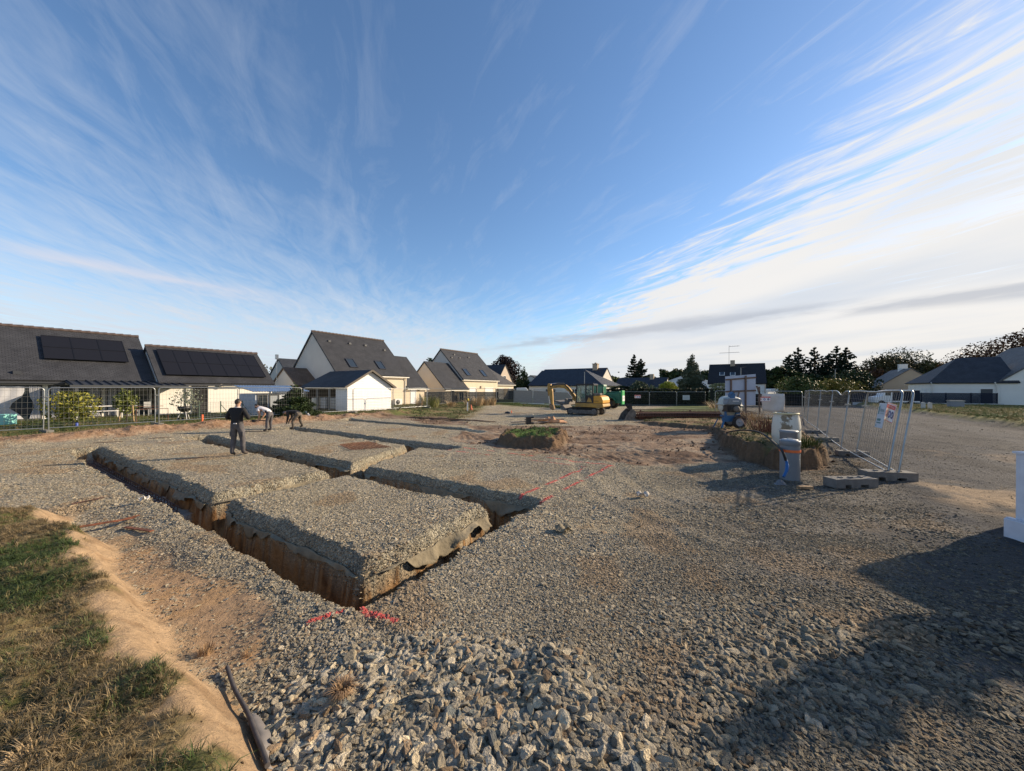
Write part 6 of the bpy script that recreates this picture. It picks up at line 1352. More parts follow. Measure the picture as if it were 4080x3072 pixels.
for x, y in ((.45, .02), (.45, .92), (1.95, .02), (1.95, .92)): q.bar((x, y, 1.2), (x * .92 + .1, y, 2.48), .13)
q.prism([(.36, 2.40), (.42, 2.58), (1.92, 2.58), (2.04, 2.40)], I4(-.05), 1.02); o = q.build('cab_frame', m_grn, T_)
q = MB(); q.box(.52, 1.88, .925, .935, 1.3, 2.42); q.box(.44, .45, .08, .88, 1.3, 2.42); q.box(1.94, 1.95, .08, .88, 1.3, 2.42); q.box(.52, 1.88, .005, .015, 1.3, 2.42); q.build('cab_glass', mat('green_glass', (.10, .30, .20), .08, trans=.35), T_)
q = MB(); q.box(.6, 1.9, .1, .86, 1.2, 1.5); q.box(.75, .9, .3, .75, 1.5, 2.1); q.build('seat', m_cab, T_)
q = MB(); q.bar((-.95, -.35, 1.72), (3.9, -.35, 1.35), .34, .36); q.bar((3.8, -.35, 1.36), (4.35, -.35, .85), .26, .30); q.build('telescopic_boom', m_grn, T_)
q = MB(); q.prism([(4.35, .35), (4.5, 1.0), (4.75, 1.05), (4.75, .55), (6.0, .80), (6.05, .74), (5.2, .28), (4.6, .24)], I4(-1.2), 2.4); q.build('bucket', m_dirt, T_)
# ------------------------------------------------------------------ loose excavator bucket
def digger_bucket(label, loc, rz, s=1.):
    t = empty('digging_bucket', loc, rz, label, 'excavator bucket'); out = [(0, 0), (.42, -.02), (.74, .16), (.82, .46), (.66, .70)]; th = .025; w = .8 * s; q = MB(); n = 12
    prof = [(-.02, .02), (.25, .0), (.50, .05), (.70, .20), (.78, .42), (.72, .62), (.52, .74)]
    vs = []; 
    for x, z in prof: vs += [(x * s, -w / 2, z * s), (x * s, w / 2, z * s)]
    k = len(prof); fs = [(2 * i, 2 * i + 1, 2 * i + 3, 2 * i + 2) for i in range(k - 1)]; q.add(vs, fs, True); o = q.build('shell', m_dirt, t); so = o.modifiers.new('th', 'SOLIDIFY'); so.thickness = .03
    for s_ in (-1, 1): q = MB(); q.prism([(x * s, z * s) for x, z in prof] + [(.2 * s, .45 * s)], I4(s_ * w / 2 - .012), .025); q.build('side_plate', m_dirt, t)
    q = MB(); q.prism([(.50 * s, .70 * s), (.70 * s, .60 * s), (.62 * s, 1.00 * s), (.48 * s, 1.06 * s), (.34 * s, .95 * s)], I4(-.16), .03); q.prism([(.50 * s, .70 * s), (.70 * s, .60 * s), (.62 * s, 1.00 * s), (.48 * s, 1.06 * s), (.34 * s, .95 * s)], I4(.13), .03); q.tube([(.55 * s, -.2, .96 * s), (.55 * s, .2, .96 * s)], .035, 8); q.tube([(.42 * s, -.2, .90 * s), (.42 * s, .2, .90 * s)], .03, 8); q.build('mounting_ears', m_cab, t)
    for i in range(5): y = -w / 2 + w * (i + .5) / 5; q = MB(); q.bar((-.02, y, .02), (-.14 * s, y, .0), .06, .03); q.build('tooth', m_dirt, t)
    return t
digger_bucket('dark steel excavator bucket standing alone on the scraped earth', on_ground(G(2475, 1668, .1), -.02), R(8), 1.08)
# ------------------------------------------------------------------ concrete mixer
g = P(2925, 1688, 17.9); mz = gz(g); g = Vector((g.x, g.y, mz)); M0 = empty('concrete_mixer', g, R(-3), 'towable concrete mixer with pale drum, blue frame and one big wheel facing the camera', 'concrete mixer')
m_bl = mat('mixer_blue', (.02, .10, .22), .5, var=.15, vscale=5); m_drum = mat('pale_drum', (.50, .51, .45), .5, var=.12, vscale=4); m_hood = mat('grey_hood', (.18, .21, .24), .6, var=.2, vscale=5)
T = Matrix.Translation((.02, .45, 0)) @ Matrix.Translation((0, 0, 1.1)) @ Matrix.Rotation(R(4), 4, 'Y') @ Matrix.Translation((0, 0, -1.1))
q = MB(); q.lathe([(.16, .52), (.30, .62), (.52, .92), (.53, 1.10), (.53, 1.16)], 26, T); q.lathe([(.53, 1.16), (.51, 1.42), (.42, 1.54), (.26, 1.60), (0, 1.62)], 26, T); d_ = q.build('drum', m_drum, M0)
q = MB(); q.lathe([(.53, 1.10), (.585, 1.12), (.585, 1.19), (.53, 1.20)], 30, T, caps=False)
for k in range(30): a = k * 2 * math.pi / 30; c = T @ Vector((.585 * math.cos(a), .585 * math.sin(a), 1.155)); q.box(c.x - .014, c.x + .014, c.y - .014, c.y + .014, c.z - .03, c.z + .03)
q.build('ring_gear', m_drum, d_)
q = MB(); q.prism([(-.44, 1.20), (.24, 1.18), (.27, 1.44), (.10, 1.52), (-.40, 1.50)], I4(-.22), .55); o = q.build('engine_cover', m_hood, M0); bevel(o, .03)
q = MB(); q.box(-.20, .10, -.235, -.225, 1.36, 1.39); q.build('cover_strip', m_signw, M0)
q = MB(); q.box(-.44, .20, -.20, .30, .82, 1.18); q.box(-.36, .16, -.24, -.2, .86, 1.12); q.tube([(-.28, -.3, .95), (-.28, -.24, 1.1), (-.25, -.1, 1.15)], .02, 6); o = q.build('engine', m_cab, M0)
q = MB(); q.lathe([(.16, 0), (.16, .05), (.05, .07)], 18, Matrix.Translation((-.02, -.24, .98)) @ Matrix.Rotation(R(90), 4, 'X')); q.build('pulley', m_dirt, M0)
q = MB(); q.box(-.17, .02, -.05, .25, 1.50, 1.72); q.prism([(-.17, 1.72), (.02, 1.72), (-.07, 1.84)], I4(-.04), .28); q.build('yoke', m_bl, M0)
q = MB(); q.prism([(-.62, .52), (-.62, .36), (-.50, .32), (.10, .36), (.22, .50), (.22, .84), (.06, .84), (-.04, .62), (-.40, .60), (-.44, .84), (-.50, .84), (-.50, .56)], I4(-.12), .10)
q.bar((-.45, -.1, .60), (.25, -.1, .64), .08); q.bar((-.4, .5, .60), (.25, .5, .64), .08); q.bar((-.4, -.1, .6), (-.4, .5, .6), .08); q.bar((.18, -.1, .62), (.18, .5, .62), .08); q.build('chassis', m_bl, M0)
q = MB(); q.bar((-.55, -.10, .42), (-.72, -.22, 0), .09, .05); q.bar((-.55, .5, .42), (-.70, .6, 0), .09, .05); q.build('leg', m_bl, M0)
for y, s_ in ((-.28, -1), (.62, 1)):
    Tw = Matrix.Translation((.10, y, .33)) @ Matrix.Rotation(R(90 if s_ < 0 else -90), 4, 'X'); q = MB(); q.lathe([(.20, -.06), (.30, -.07), (.335, -.03), (.335, .04), (.30, .075), (.20, .06)], 30, Tw, caps=False); w_ = q.build('wheel', m_rub, M0)
    q = MB(); q.lathe([(.205, .03), (.17, .0), (.06, .015), (.05, .05), (0, .05)], 24, Tw); q.lathe([(.205, -.03), (.17, -.03), (0, -.03)], 24, Tw); q.build('rim', mat('grey_rim', (.24, .26, .29), .6), w_)
q = MB(); n = 12; vs = []
for k in range(n + 1): a = R(20 + 100 * k / n); vs += [(.10 + .40 * math.cos(a), -.38, .33 + .40 * math.sin(a)), (.10 + .40 * math.cos(a), -.18, .33 + .40 * math.sin(a))]
q.add(vs, [(2 * i, 2 * i + 1, 2 * i + 3, 2 * i + 2) for i in range(n)], True); o = q.build('mudguard', m_dirt, M0); so = o.modifiers.new('t', 'SOLIDIFY'); so.thickness = .012
# ------------------------------------------------------------------ back of the wooden signboard
m_wood = mat('weathered_timber', (.17, .115, .085), .85, var=.25, vscale=4, stretch=(1, 1, 8)); m_bb = mat('board_back', (.42, .47, .56), .7, var=.04)
bd = 25.5; a0, a1 = P(2890, 1500, bd), P(3011, 1490.5, bd); w_ = a1.x - a0.x; z0 = .85; SB = empty('signboard', (a0.x, bd, 0), 0, 'large white site signboard seen from behind, on timber rails and raking props', 'signboard')
q = MB(); q.add([(0, 0, z0 + .05), (w_, 0, z0 + .1), (w_, 0, a1.z), (0, 0, a0.z), (0, .02, z0 + .05), (w_, .02, z0 + .1), (w_, .02, a1.z), (0, .02, a0.z)], [(0, 1, 2, 3), (7, 6, 5, 4), (0, 4, 5, 1), (1, 5, 6, 2), (2, 6, 7, 3), (3, 7, 4, 0)]); q.build('board', m_bb, SB)
for za, zb in ((a0.z - .24, a1.z - .24), (1.93, 2.02)): q = MB(); q.bar((0, -.03, za), (w_, -.03, zb), .04, .11); q.build('rail', m_wood, SB)
for x, zt in ((.37, a0.z - .20), (1.42, a1.z - .12)): q = MB(); q.bar((x, -.075, .1), (x, -.075, zt), .13, .07, up=(1, 0, 0)); q.build('upright', m_wood, SB)
for (xa, za), (xb, zb) in (((.95, 1.95), (-.25, .2)), ((.60, 1.95), (-1.0, .15))): q = MB(); q.bar((xa, -.1, za), (xb, -1.2, zb), .07, .09); q.build('prop', m_wood, SB)
for (xa, za), (xb, zb) in (((2.08, 2.35), (2.40, 1.55)), ((2.27, 2.30), (2.30, .3))): q = MB(); q.bar((xa, -.25, za), (xb, -.25, zb), .08); q.build('brace', m_wood, SB)
# ------------------------------------------------------------------ rusty reinforcement
m_rust = mat('rust', (.16, .055, .025), .85, var=.45, vscale=12); m_rust2 = mat('dark_rust', (.075, .035, .025), .85, var=.4, vscale=10)
def cage(label, a, b_, w, h, n, group, mt=m_rust, rr=.022):
    a, b_ = Vector(a), Vector(b_); d = b_ - a; L_ = d.xy.length; t = empty('rebar_cage', a, math.atan2(d.y, d.x), label, 'rebar cage', group); q = MB(); r = rr
    for y in (0, w / 2, w):
        for z in (r, h): q.bar((0, y, z), (L_, y, z + (b_.z - a.z)), r)
    q.build('long_bars', mt, t); q = MB()
    for i in range(n):
        x = L_ * (i + .5) / n; 
        for p_, p2_ in (((x, 0, r), (x, w, r)), ((x, w, r), (x, w, h)), ((x, w, h), (x, 0, h)), ((x, 0, h), (x, 0, r))): q.bar(p_, p2_, r * .8)
    q.build('stirrups', mt, t); return t
ca, cb = G(2545, 1662, .22), G(2992, 1663, .22); cl_ = ['front row of the stack', 'second row', 'third row', 'rear row']; grp = 'stacked rebar cages before the hedge'
for i in range(4):
    for j in range(2):
        off = Vector((.1 * j, .44 * i, .21 * j + .06)); a = Vector((ca.x, ca.y, gz(ca))) + off; b_ = Vector((cb.x, ca.y + .15, gz(ca))) + off
        cage('long rusty rebar cage, ' + cl_[i] + (', lying on top' if j else ', lying on the grass'), a, b_, .36, .18, 44, grp, m_rust2 if (i + j) % 2 else m_rust, .03)
for i in range(3):
    a, b_ = G(2552 + 6 * i, 1630, .55 + .0 * i), G(3020, 1630, .55); y = 24.9 + .75 * i; z = .42 + .06 * i
    t = empty('mesh_mat', (8.85 + .1 * i, y, z), 0, ['lowest', 'middle', 'topmost'][i] + ' flat rebar mesh propped behind the cage stack', 'rebar mesh', 'flat mesh mats behind the cages'); q = MB()
    for k in range(5): q.bar((0, .15 * k, 0), (8.6, .15 * k, 0), .018)
    for k in range(30): q.bar((.29 * k, 0, -.02), (.29 * k, .62, -.02), .014)
    q.build('mesh_grid', m_rust2, t); q = MB()
    for x in (.6, 4.3, 7.9): q.box(x - .05, x + .05, .1, .2, -z + gz((x + 8.8, y)) - .02, -.03)
    q.build('support_stub', m_rust2, t)
# cage inside the left trench
a = W(-9.6, 2.08, -.46); b_ = W(-18.3, 2.08, -.46); t = cage('rebar cage laid on the blinding concrete in the long left trench', a, b_, .34, .12, 40, None, m_rust2, .013); t.rotation_euler = (0, 0, GRID_ROT + math.pi); t.location = W(-9.6, 2.42, -.46)
# flat mesh piece on the platform
c = [on_ground(G(*p_), .03) for p_ in ((1354, 1775), (1470, 1763), (1556, 1785), (1400, 1797))]; q = MB()
for i in range(9): u = i / 8; q.bar(c[0].lerp(c[1], u), c[3].lerp(c[2], u), .011)
for i in range(13): u = i / 12; q.bar(c[0].lerp(c[3], u) + Vector((0, 0, .018)), c[1].lerp(c[2], u) + Vector((0, 0, .012)), .011)
q.build('mesh_offcut', m_rust, label='square rusty mesh offcut lying on the gravel platform beyond the trenches', cat='rebar mesh')
# long bars
a, b_ = on_ground(G(1630, 1664), .06), on_ground(G(1975, 1684), .05); t = empty('rebar_bundle', a, 0, 'long bundle of rusty bars lying across the soil near the grass verge', 'rebar bundle'); d = b_ - a; sv = Vector((-d.y, d.x, 0)).normalized()
for i in range(7): q = MB(); q.tube([sv * (.05 * i) + Vector((0, 0, .02 * (i % 2))), d * .5 + sv * (.05 * i + .03 * math.sin(i)) + Vector((0, 0, .03)), d * (1 - .03 * i) + sv * (.06 * i)], .018, 5); q.build('bar', m_rust2, t)
a, b_ = on_ground(G(283, 2110), .03), on_ground(G(535, 2060), .05); t = empty('rebar_bundle', a, 0, 'small bundle of orange rusty bars on the dusty strip beside the trench', 'rebar bundle'); d = b_ - a; sv = Vector((-d.y, d.x, 0)).normalized()
for i in range(7): q = MB(); q.tube([sv * (.012 * i), d * .78 + sv * (.012 * i), d * (1 + .02 * i) + sv * (.022 * i - .02) + Vector((0, 0, .015))], .007, 5); q.build('bar', m_rust, t)
q = MB(); a, b_ = on_ground(G(500, 2085), .03), on_ground(G(605, 2108), .02); q.bar(a, b_, .05, .015); q.build('flat_bar', m_rust, label='short rusty flat bar at the tip of the small bar bundle', cat='metal bar')
for i, (p_, p2_, L_) in enumerate((((700, 1838), (815, 1828), 'thin steel bar lying on the platform left of the standing worker'), ((960, 1722), (1072, 1722), 'thin steel bar behind the standing worker by the bending one'), ((370, 1768), (490, 1762), 'steel bar on the gravel near the far left trench end'), ((590, 1750), (680, 1745), 'steel bar on the gravel behind the left platform'), ((285, 2015), (415, 1990), 'grey steel bar along the step below the left platform'))):
    q = MB(); a, b_ = on_ground(G(*p_), .03), on_ground(G(*p2_), .03); q.tube([a, b_], .010, 6); q.build('steel_bar', m_rust2, label=L_, cat='steel bar', group='single steel bars on the gravel')
# ------------------------------------------------------------------ drum, pipes, hose
m_hdpe = mat('stained_hdpe', (.62, .60, .50), .5, color2=(.55, .52, .40), vscale=2)
def drum_mat():
    m = bpy.data.materials.new('dirty_drum'); m.use_nodes = True; nt = m.node_tree; p = nt.nodes['Principled BSDF']; L = nt.links.new; N = nt.nodes.new
    tc = N('ShaderNodeTexCoord'); sp = N('ShaderNodeSeparateXYZ'); L(tc.outputs['Object'], sp.inputs[0]); nz = N('ShaderNodeTexNoise'); nz.inputs['Scale'].default_value = 7; nz.inputs['Detail'].default_value = 8; nz.inputs['Roughness'].default_value = .7; L(tc.outputs['Object'], nz.inputs['Vector'])
    ab = N('ShaderNodeMath'); ab.operation = 'ABSOLUTE'; L(sp.outputs[0], ab.inputs[0]); mr = N('ShaderNodeMapRange'); L(ab.outputs[0], mr.inputs[0]); mr.inputs[1].default_value = .05; mr.inputs[2].default_value = .22; mr.inputs[3].default_value = .20; mr.inputs[4].default_value = -.08
    ad = N('ShaderNodeMath'); ad.operation = 'ADD'; L(nz.outputs[0], ad.inputs[0]); L(mr.outputs[0], ad.inputs[1]); r = N('ShaderNodeValToRGB'); L(ad.outputs[0], r.inputs[0]); e = r.color_ramp.elements
    e[0].position = .58; e[0].color = (.62, .60, .52, 1); e[1].position = .66; e[1].color = (.20, .155, .095, 1); L(r.outputs[0], p.inputs['Base Color']); p.inputs['Roughness'].default_value = .45; p.inputs['Subsurface Weight'].default_value = .0; return m
g = P(3132, 1764, 10.3); g.z = gz(g) - .04; D0 = empty('plastic_drum', g, R(-37.7), 'tall dirty white plastic drum standing on the bank behind the grey pipes', 'plastic drum')
q = MB(); q.lathe([(.29, 0), (.325, .06), (.345, .35), (.34, .62), (.315, .85), (.285, .955), (.295, .965), (.295, .99), (.27, .995), (.26, .93)], 36, caps=False); q.lathe([(0, .92), (.26, .92)], 36, caps=False); o = q.build('barrel', drum_mat(), D0)
q = MB(); q.lathe([(.297, .955), (.305, .965), (.305, .995), (.27, 1.0)], 36, caps=False); q.build('rim', mat('yellowed_rim', (.60, .52, .30), .6, var=.15, vscale=6), D0)
q = MB(); q.box(-.12, .13, -.1, .12, .925, .955); q.build('dried_mud', m_muddy, D0)
m_pvc = mat('grey_pvc', (.17, .19, .21), .45, var=.06, vscale=3); g = G(3147, 1914); g.z = gz(g) - .05; r_ = 66 * g.y / FPX / 2
P0 = empty('grey_pipe', g, 0, 'front grey drain pipe with orange band standing upright in the stones', 'drain pipe', 'upright grey drain pipes')
q = MB(); q.lathe([(r_, 0), (r_, .92)], 32, caps=False); q.lathe([(r_ * 1.0, .84), (r_ * 1.05, .85), (r_ * 1.05, .93), (r_ * 1.02, .955), (r_ * .93, .96), (0, .945)], 32, caps=False); q.build('tube', m_pvc, P0)
q = MB(); q.lathe([(r_ * .80, .955), (r_ * .80, .975), (r_ * .5, .98), (0, .975)], 28, caps=False); q.box(-.05, .05, -.03, .03, .975, 1.0); q.build('cap', mat('pale_cap', (.36, .40, .43), .5), P0)
q = MB(); q.lathe([(r_ + .012, .69), (r_ + .013, .75)], 32, caps=False); q.build('orange_tape', mat('orange_tape', (.75, .16, .04), .5), P0)
g2 = g + Vector((.375, .52, .0)); P1 = empty('grey_pipe', g2, 0, 'second grey drain pipe just behind the one with the orange band', 'drain pipe', 'upright grey drain pipes'); q = MB(); q.lathe([(r_ * .93, 0), (r_ * .93, 1.06), (r_ * .98, 1.07), (r_ * .98, 1.12), (0, 1.11)], 28); q.build('tube', m_pvc, P1)
m_hose = mat('black_hose', (.010, .010, .010), .8); hz = empty('water_hose', (0, 0, 0), 0, 'black supply hose arching from the bank down beside the grey pipe', 'hose')
hp = [P(2895, 1722, 13.5), P(2960, 1714, 12.3), P(3030, 1724, 11.0), P(3085, 1765, 9.2), P(3108, 1787, 8.2), P(3120, 1803, 7.85), P(3131, 1835, 7.8)]
def smooth(pts, n=8):
    out = []
    for i in range(len(pts) - 1):
        a, b_ = pts[i], pts[i + 1]; p0_ = pts[max(i - 1, 0)]; p3 = pts[min(i + 2, len(pts) - 1)]
        for k in range(n): t = k / n; out.append(.5 * ((2 * a) + (b_ - p0_) * t + (2 * p0_ - 5 * a + 4 * b_ - p3) * t * t + (3 * a - p0_ - 3 * b_ + p3) * t ** 3))
    return out + [pts[-1]]
q = MB(); q.tube(smooth(hp), .027, 8); q.build('hose', m_hose, hz)
q = MB(); bp_ = [P(3131, 1832, 7.85), P(3136, 1850, 7.8), P(3134, 1875, 7.75), P(3122, 1900, 7.7)]; q.tube(smooth(bp_), [.03] * 9 + [.036] * 8 + [.03] * 8, 10); q.build('blue_sleeve', mat('blue_duct', (.01, .10, .30), .4), hz)
q = MB(); c = on_ground(P(3108, 1905, 7.75), .0)
vs = []; rg = np.random.default_rng(5)
for j in range(7):
    for i in range(9): u, v = i / 8, j / 6; vs.append((c.x - .12 + .24 * u, c.y - .06 + .12 * v, c.z + .01 + .09 * math.sin(u * 3.1) * math.sin(v * 3.1) * (1 + .5 * rg.random())))
q.add(vs, [(j * 9 + i, j * 9 + i + 1, (j + 1) * 9 + i + 1, (j + 1) * 9 + i) for j in range(6) for i in range(8)]); o = q.build('plastic_wrap', mat('clear_film', (.13, .14, .16), .5), hz); so = o.modifiers.new('t', 'SOLIDIFY'); so.thickness = .003
# ------------------------------------------------------------------ white meter cabinet at the right edge
m_cabw = mat('cabinet_white', (.68, .71, .77), .45, color2=(.56, .59, .65), vscale=5); g = G(3998, 2150); g = Vector((g.x + .08, g.y, gz(g))); K = empty('meter_cabinet', g, R(-8), 'tall white meter cabinet on a plinth at the right edge of the picture', 'meter cabinet')
q = MB(); q.box(-.03, .72, -.38, .04, -.1, .26); q.box(.02, .74, -.42, .0, -.1, .20); o = q.build('plinth', m_cabw, K); bevel(o, .012)
q = MB(); q.box(-.01, .048, -.28, .03, .262, .275); q.build('plinth_ledge', m_cabw, K)
q = MB(); q.box(.05, .85, -.30, -.02, .26, 1.18); o = q.build('case', m_cabw, K); bevel(o, .01)
q = MB(); q.box(.09, .83, -.315, -.302, .32, 1.10); o = q.build('door', m_cabw, K); q = MB(); q.box(.76, .79, -.33, -.317, .62, .76); q.build('handle', m_frame_d, o)
q = MB(); q.box(.03, .87, -.32, .0, 1.182, 1.21); q.build('lid', m_cabw, K)
q = MB()
for z in (.45, .78, .95): q.lathe([(.008, 0), (0, .003)], 8, Matrix.Translation((.13, -.316, z)) @ Matrix.Rotation(R(90), 4, 'X'))
q.build('screw', m_frame_d, K)
# ------------------------------------------------------------------ van and slim tree added out of view to cast the lower-right shadow
m_van = mat('van_white', (.72, .72, .72), .35); V = empty('shadow_van', (8.75, 4.45, .03), R(0), 'white van added out of view beyond the right edge to cast shade', 'van')
q = MB(); q.prism([(0, .35), (0, 1.95), (.12, 2.1), (3.5, 2.1), (4.1, 1.25), (4.8, 1.05), (4.9, .35)], I4(-.2), 1.6); o = q.build('body', m_van, V); bevel(o, .06)
for x in (.9, 4.0):
    for y in (-.16, 1.2): q = MB(); q.lathe([(.33, 0), (.33, .2)], 20, Matrix.Translation((x, y, .33)) @ Matrix.Rotation(R(-90), 4, 'X')); q.build('wheel', m_rub, V)
q = MB(); q.box(3.0, 3.45, -.215, -.195, 1.3, 1.85); q.build('side_window', m_glass, V)
tree('slim upright tree added out of view beyond the right edge to cast a shadow band', (7.4, 4.22, 0), 2.85, .34, L_dk, 141, 2300, .045, name='shadow_tree', trunk=.2, hole=.30)
# ------------------------------------------------------------------ survey tripod, cone, stakes
g = on_ground(G(1865, 1637)); t = empty('survey_tripod', g, 0, 'surveying laser on a wooden tripod with a white post, at the grass verge', 'survey tripod')
for k in range(3): a = R(20 + 120 * k); q = MB(); q.bar((.03 * math.cos(a), .03 * math.sin(a), .92), (.38 * math.cos(a), .38 * math.sin(a), 0), .04); q.build('leg', m_straw, t)
q = MB(); q.lathe([(.10, .90), (.10, .94), (.05, .95)], 12); q.build('head_plate', m_frame_d, t); q = MB(); q.lathe([(.08, .95), (.09, 1.0), (.08, 1.10), (.05, 1.13), (.05, 1.18)], 14); q.build('laser', mat('laser_yellow', (.6, .42, .03), .5), t); q = MB(); q.box(-.05, .05, -.45, -.38, -.2, .82); q.build('white_post', m_signw, t)
q = MB(); g = on_ground(G(1877, 1634)); q.box(-.16, .16, -.16, .16, 0, .03); q.lathe([(.13, .03), (.04, .48), (.03, .5)], 14); o = q.build('traffic_cone', mat('cone_orange', (.62, .10, .03), .6), label='small orange red cone right beside the survey tripod', cat='cone'); o.location = g
m_or = mat('marker_orange', (.85, .13, .03), .6)
g = on_ground(G(806, 1700)); q = MB(); q.lathe([(.042, -.1), (.042, .50), (.035, .51), (0, .50)], 12); o = q.build('marker_tube', m_or, label='bright orange marker tube standing before the fence near the annexe', cat='marker'); o.location = g
g = on_ground(G(1199, 1688)); q = MB(); q.bar((0, 0, -.1), (0, 0, .5), .045); o = q.build('wooden_peg', m_straw, label='short wooden peg behind the crouching worker', cat='peg'); o.location = g
g = on_ground(G(2038, 1646)); q = MB(); q.lathe([(.04, 0), (.035, .2), (0, .22)], 8); o = q.build('marker_peg', m_or, label='tiny red peg on the gravel in front of the excavator arm', cat='peg'); o.location = g
q = MB(); g = on_ground(G(2022, 1648)); q.lathe([(.26, 0), (.2, .12), (.05, .17)], 10); o = q.build('black_sack', m_cab, label='small black sack left of the red peg', cat='sack'); o.location = g
# ------------------------------------------------------------------ timber and scrap behind the mound
g = on_ground(G(2105, 1692)); t = empty('timber_pile', g, R(12), 'low pile of boards and posts behind the grassy mound', 'timber pile')
m_tim = [mat('grey_board', (.22, .18, .15), .85, var=.25, vscale=5), mat('orange_board', (.36, .19, .09), .85, var=.25, vscale=5), m_wood]
rg = random.Random(4)
for i, (xa, ya, xb, yb, z, w_) in enumerate(((0, 0, 1.3, .3, .05, .16), (.05, .25, 1.4, .55, .14, .14), (-.1, .5, 1.6, .2, .22, .12), (-.9, .6, .4, .75, .06, .15), (.9, .7, 2.1, 1.3, .08, .2), (1.0, 1.3, 2.6, 1.1, .12, .16), (.2, 1.0, 1.8, .9, .26, .12))):
    q = MB(); q.bar((xa, ya, z), (xb, yb, z + .04), w_, .05); q.build('board', m_tim[i % 3], t)
q = MB(); q.box(-.12, .14, -.15, .15, -.02, .42); q.box(.14, .3, -.12, .12, .34, .44); q.box(.14, .3, -.12, .12, .0, .1); q.build('form_block', m_cab, t)
g = on_ground(G(2200, 1686)); q = MB(); vs = []; rg_ = np.random.default_rng(8)
for j in range(6):
    for i in range(12): u, v = i / 11, j / 5; vs.append((-.9 + 1.8 * u, -.4 + .8 * v, .04 + .3 * math.sin(u * 3.14) * math.sin(v * 3.14) * rg_.uniform(.3, 1.3)))
q.add(vs, [(j * 12 + i, j * 12 + i + 1, (j + 1) * 12 + i + 1, (j + 1) * 12 + i) for j in range(5) for i in range(11)]); o = q.build('orange_sheet', mat('crumpled_sheet', (.42, .22, .11), .8, var=.2, vscale=5), label='crumpled orange brown sheet on the far side of the timber pile', cat='sheeting'); o.location = g
# ------------------------------------------------------------------ geotextile hems in the trenches
m_geo = mat('geotextile', (.20, .17, .115), .95, var=.18, vscale=7, bump=.02, bscale=14)
def hem(label, e0, b0, e1, b1, n_, seed, drop=.20, z0=-.175, group='torn geotextile hems along the trench edges'):
    """ragged cloth hanging from under the gravel along a trench edge; n_ points into the trench"""
    rg = np.random.default_rng(seed); L_ = math.hypot(e1 - e0, b1 - b0); n = int(L_ / .06); rows = 6; mb = MB(); vs = []
    s = np.linspace(0, L_, n + 1); ra = np.clip(4.0 * (fbm(s, s * 0, 2.6, seed, 5) - .38), .05, 1.5) * ss(s, 0, .3); fold = np.sin(s * 9 + fbm(s, s * 0, 1.0, seed + 3, 2) * 20) * .022 + np.sin(s * 23 + seed) * .008; curl = ss(fbm(s, s * 0, .8, seed + 9, 3), .52, .68)
    for i in range(n + 1):
        t = i / n; e, b = e0 + (e1 - e0) * t, b0 + (b1 - b0) * t
        # follow the wavering edge of the cut
        for k in range(8):
            d_ = float(trench_sdf(np.array([e]), np.array([b]))[0]); 
            if abs(d_ + .012) < .006: break
            e += n_[0] * (d_ + .012); b += n_[1] * (d_ + .012)
        for j in range(rows):
            v = j / (rows - 1); o_ = .0 + .03 * v + fold[i] * v + .10 * curl[i] * v * v; p_ = W(e + n_[0] * o_, b + n_[1] * o_, 0); zz = z0 + .01 * math.sin(s[i] * 5) - (drop * .7 * ra[i]) * v
            vs.append((p_.x, p_.y, zz))
    mb.add(vs, [(i * rows + j, i * rows + j + 1, (i + 1) * rows + j + 1, (i + 1) * rows + j) for i in range(n) for j in range(rows - 1)], True)
    o = mb.build('geotextile_hem', m_geo, label=label, cat='geotextile', group=group); so = o.modifiers.new('t', 'SOLIDIFY'); so.thickness = .004; return o
hem('ragged geotextile hem under the shaded left edge of the nearest block', -7.95, 2.62, -3.84, 2.62, (0, -1), 1)
hem('ragged geotextile hem under the sunlit right edge of the nearest block', -3.77, 2.69, -3.77, 5.08, (1, 0), 2, .22)
hem('ragged geotextile hem along the long shaded edge of the left middle block', -18.7, 2.62, -8.8, 2.62, (0, -1), 3, .22)
hem('geotextile hem on the short sunlit end of the left middle block', -8.73, 2.66, -8.73, 5.05, (1, 0), 4)
hem('geotextile hem under the far block, left of the crossing', -19.4, 5.88, -9.0, 5.88, (0, -1), 5, .24)
hem('geotextile hem under the edge where the red painted lines end', -8.3, 5.88, -3.2, 5.88, (0, -1), 6, .24)
hem('geotextile hem in the farther trench near the crouching worker', -20.0, 9.66, -10.3, 9.66, (0, -1), 7, .2)
# loose rags
def rag(label, px, py, z, w_, h_, seed, mt=m_geo, rz=0.):
    rg = np.random.default_rng(seed); c = G(px, py, z); n = 9; mb = MB(); vs = []
    for j in range(n):
        for i in range(n): u, v = i / (n - 1) - .5, j / (n - 1) - .5; x, y = u * w_ * (1 - .3 * abs(v)), v * h_; vs.append((c.x + x * math.cos(rz) - y * math.sin(rz), c.y + x * math.sin(rz) + y * math.cos(rz), gz(c) + .02 + .06 * (math.sin(u * 7 + seed) * math.cos(v * 6) + 1) * rg.uniform(.5, 1)))
    mb.add(vs, [(j * n + i, j * n + i + 1, (j + 1) * n + i + 1, (j + 1) * n + i) for j in range(n - 1) for i in range(n - 1)], True); o = mb.build('cloth_scrap', mt, label=label, cat='cloth scrap'); so = o.modifiers.new('t', 'SOLIDIFY'); so.thickness = .004
rag('torn scrap of pale geotextile on the gravel right of the trench corner', 2245, 2115, 0, .26, .18, 3); rag('whitish flat scrap lying on the grey gravel ahead of the bank', 2560, 1978, 0, .26, .12, 6, mat('pale_scrap', (.45, .41, .36), .8)); rag('white paper like scrap at the mouth of the long left trench', 575, 2000, 0, .14, .10, 9, mat('white_scrap', (.62, .60, .55), .8))
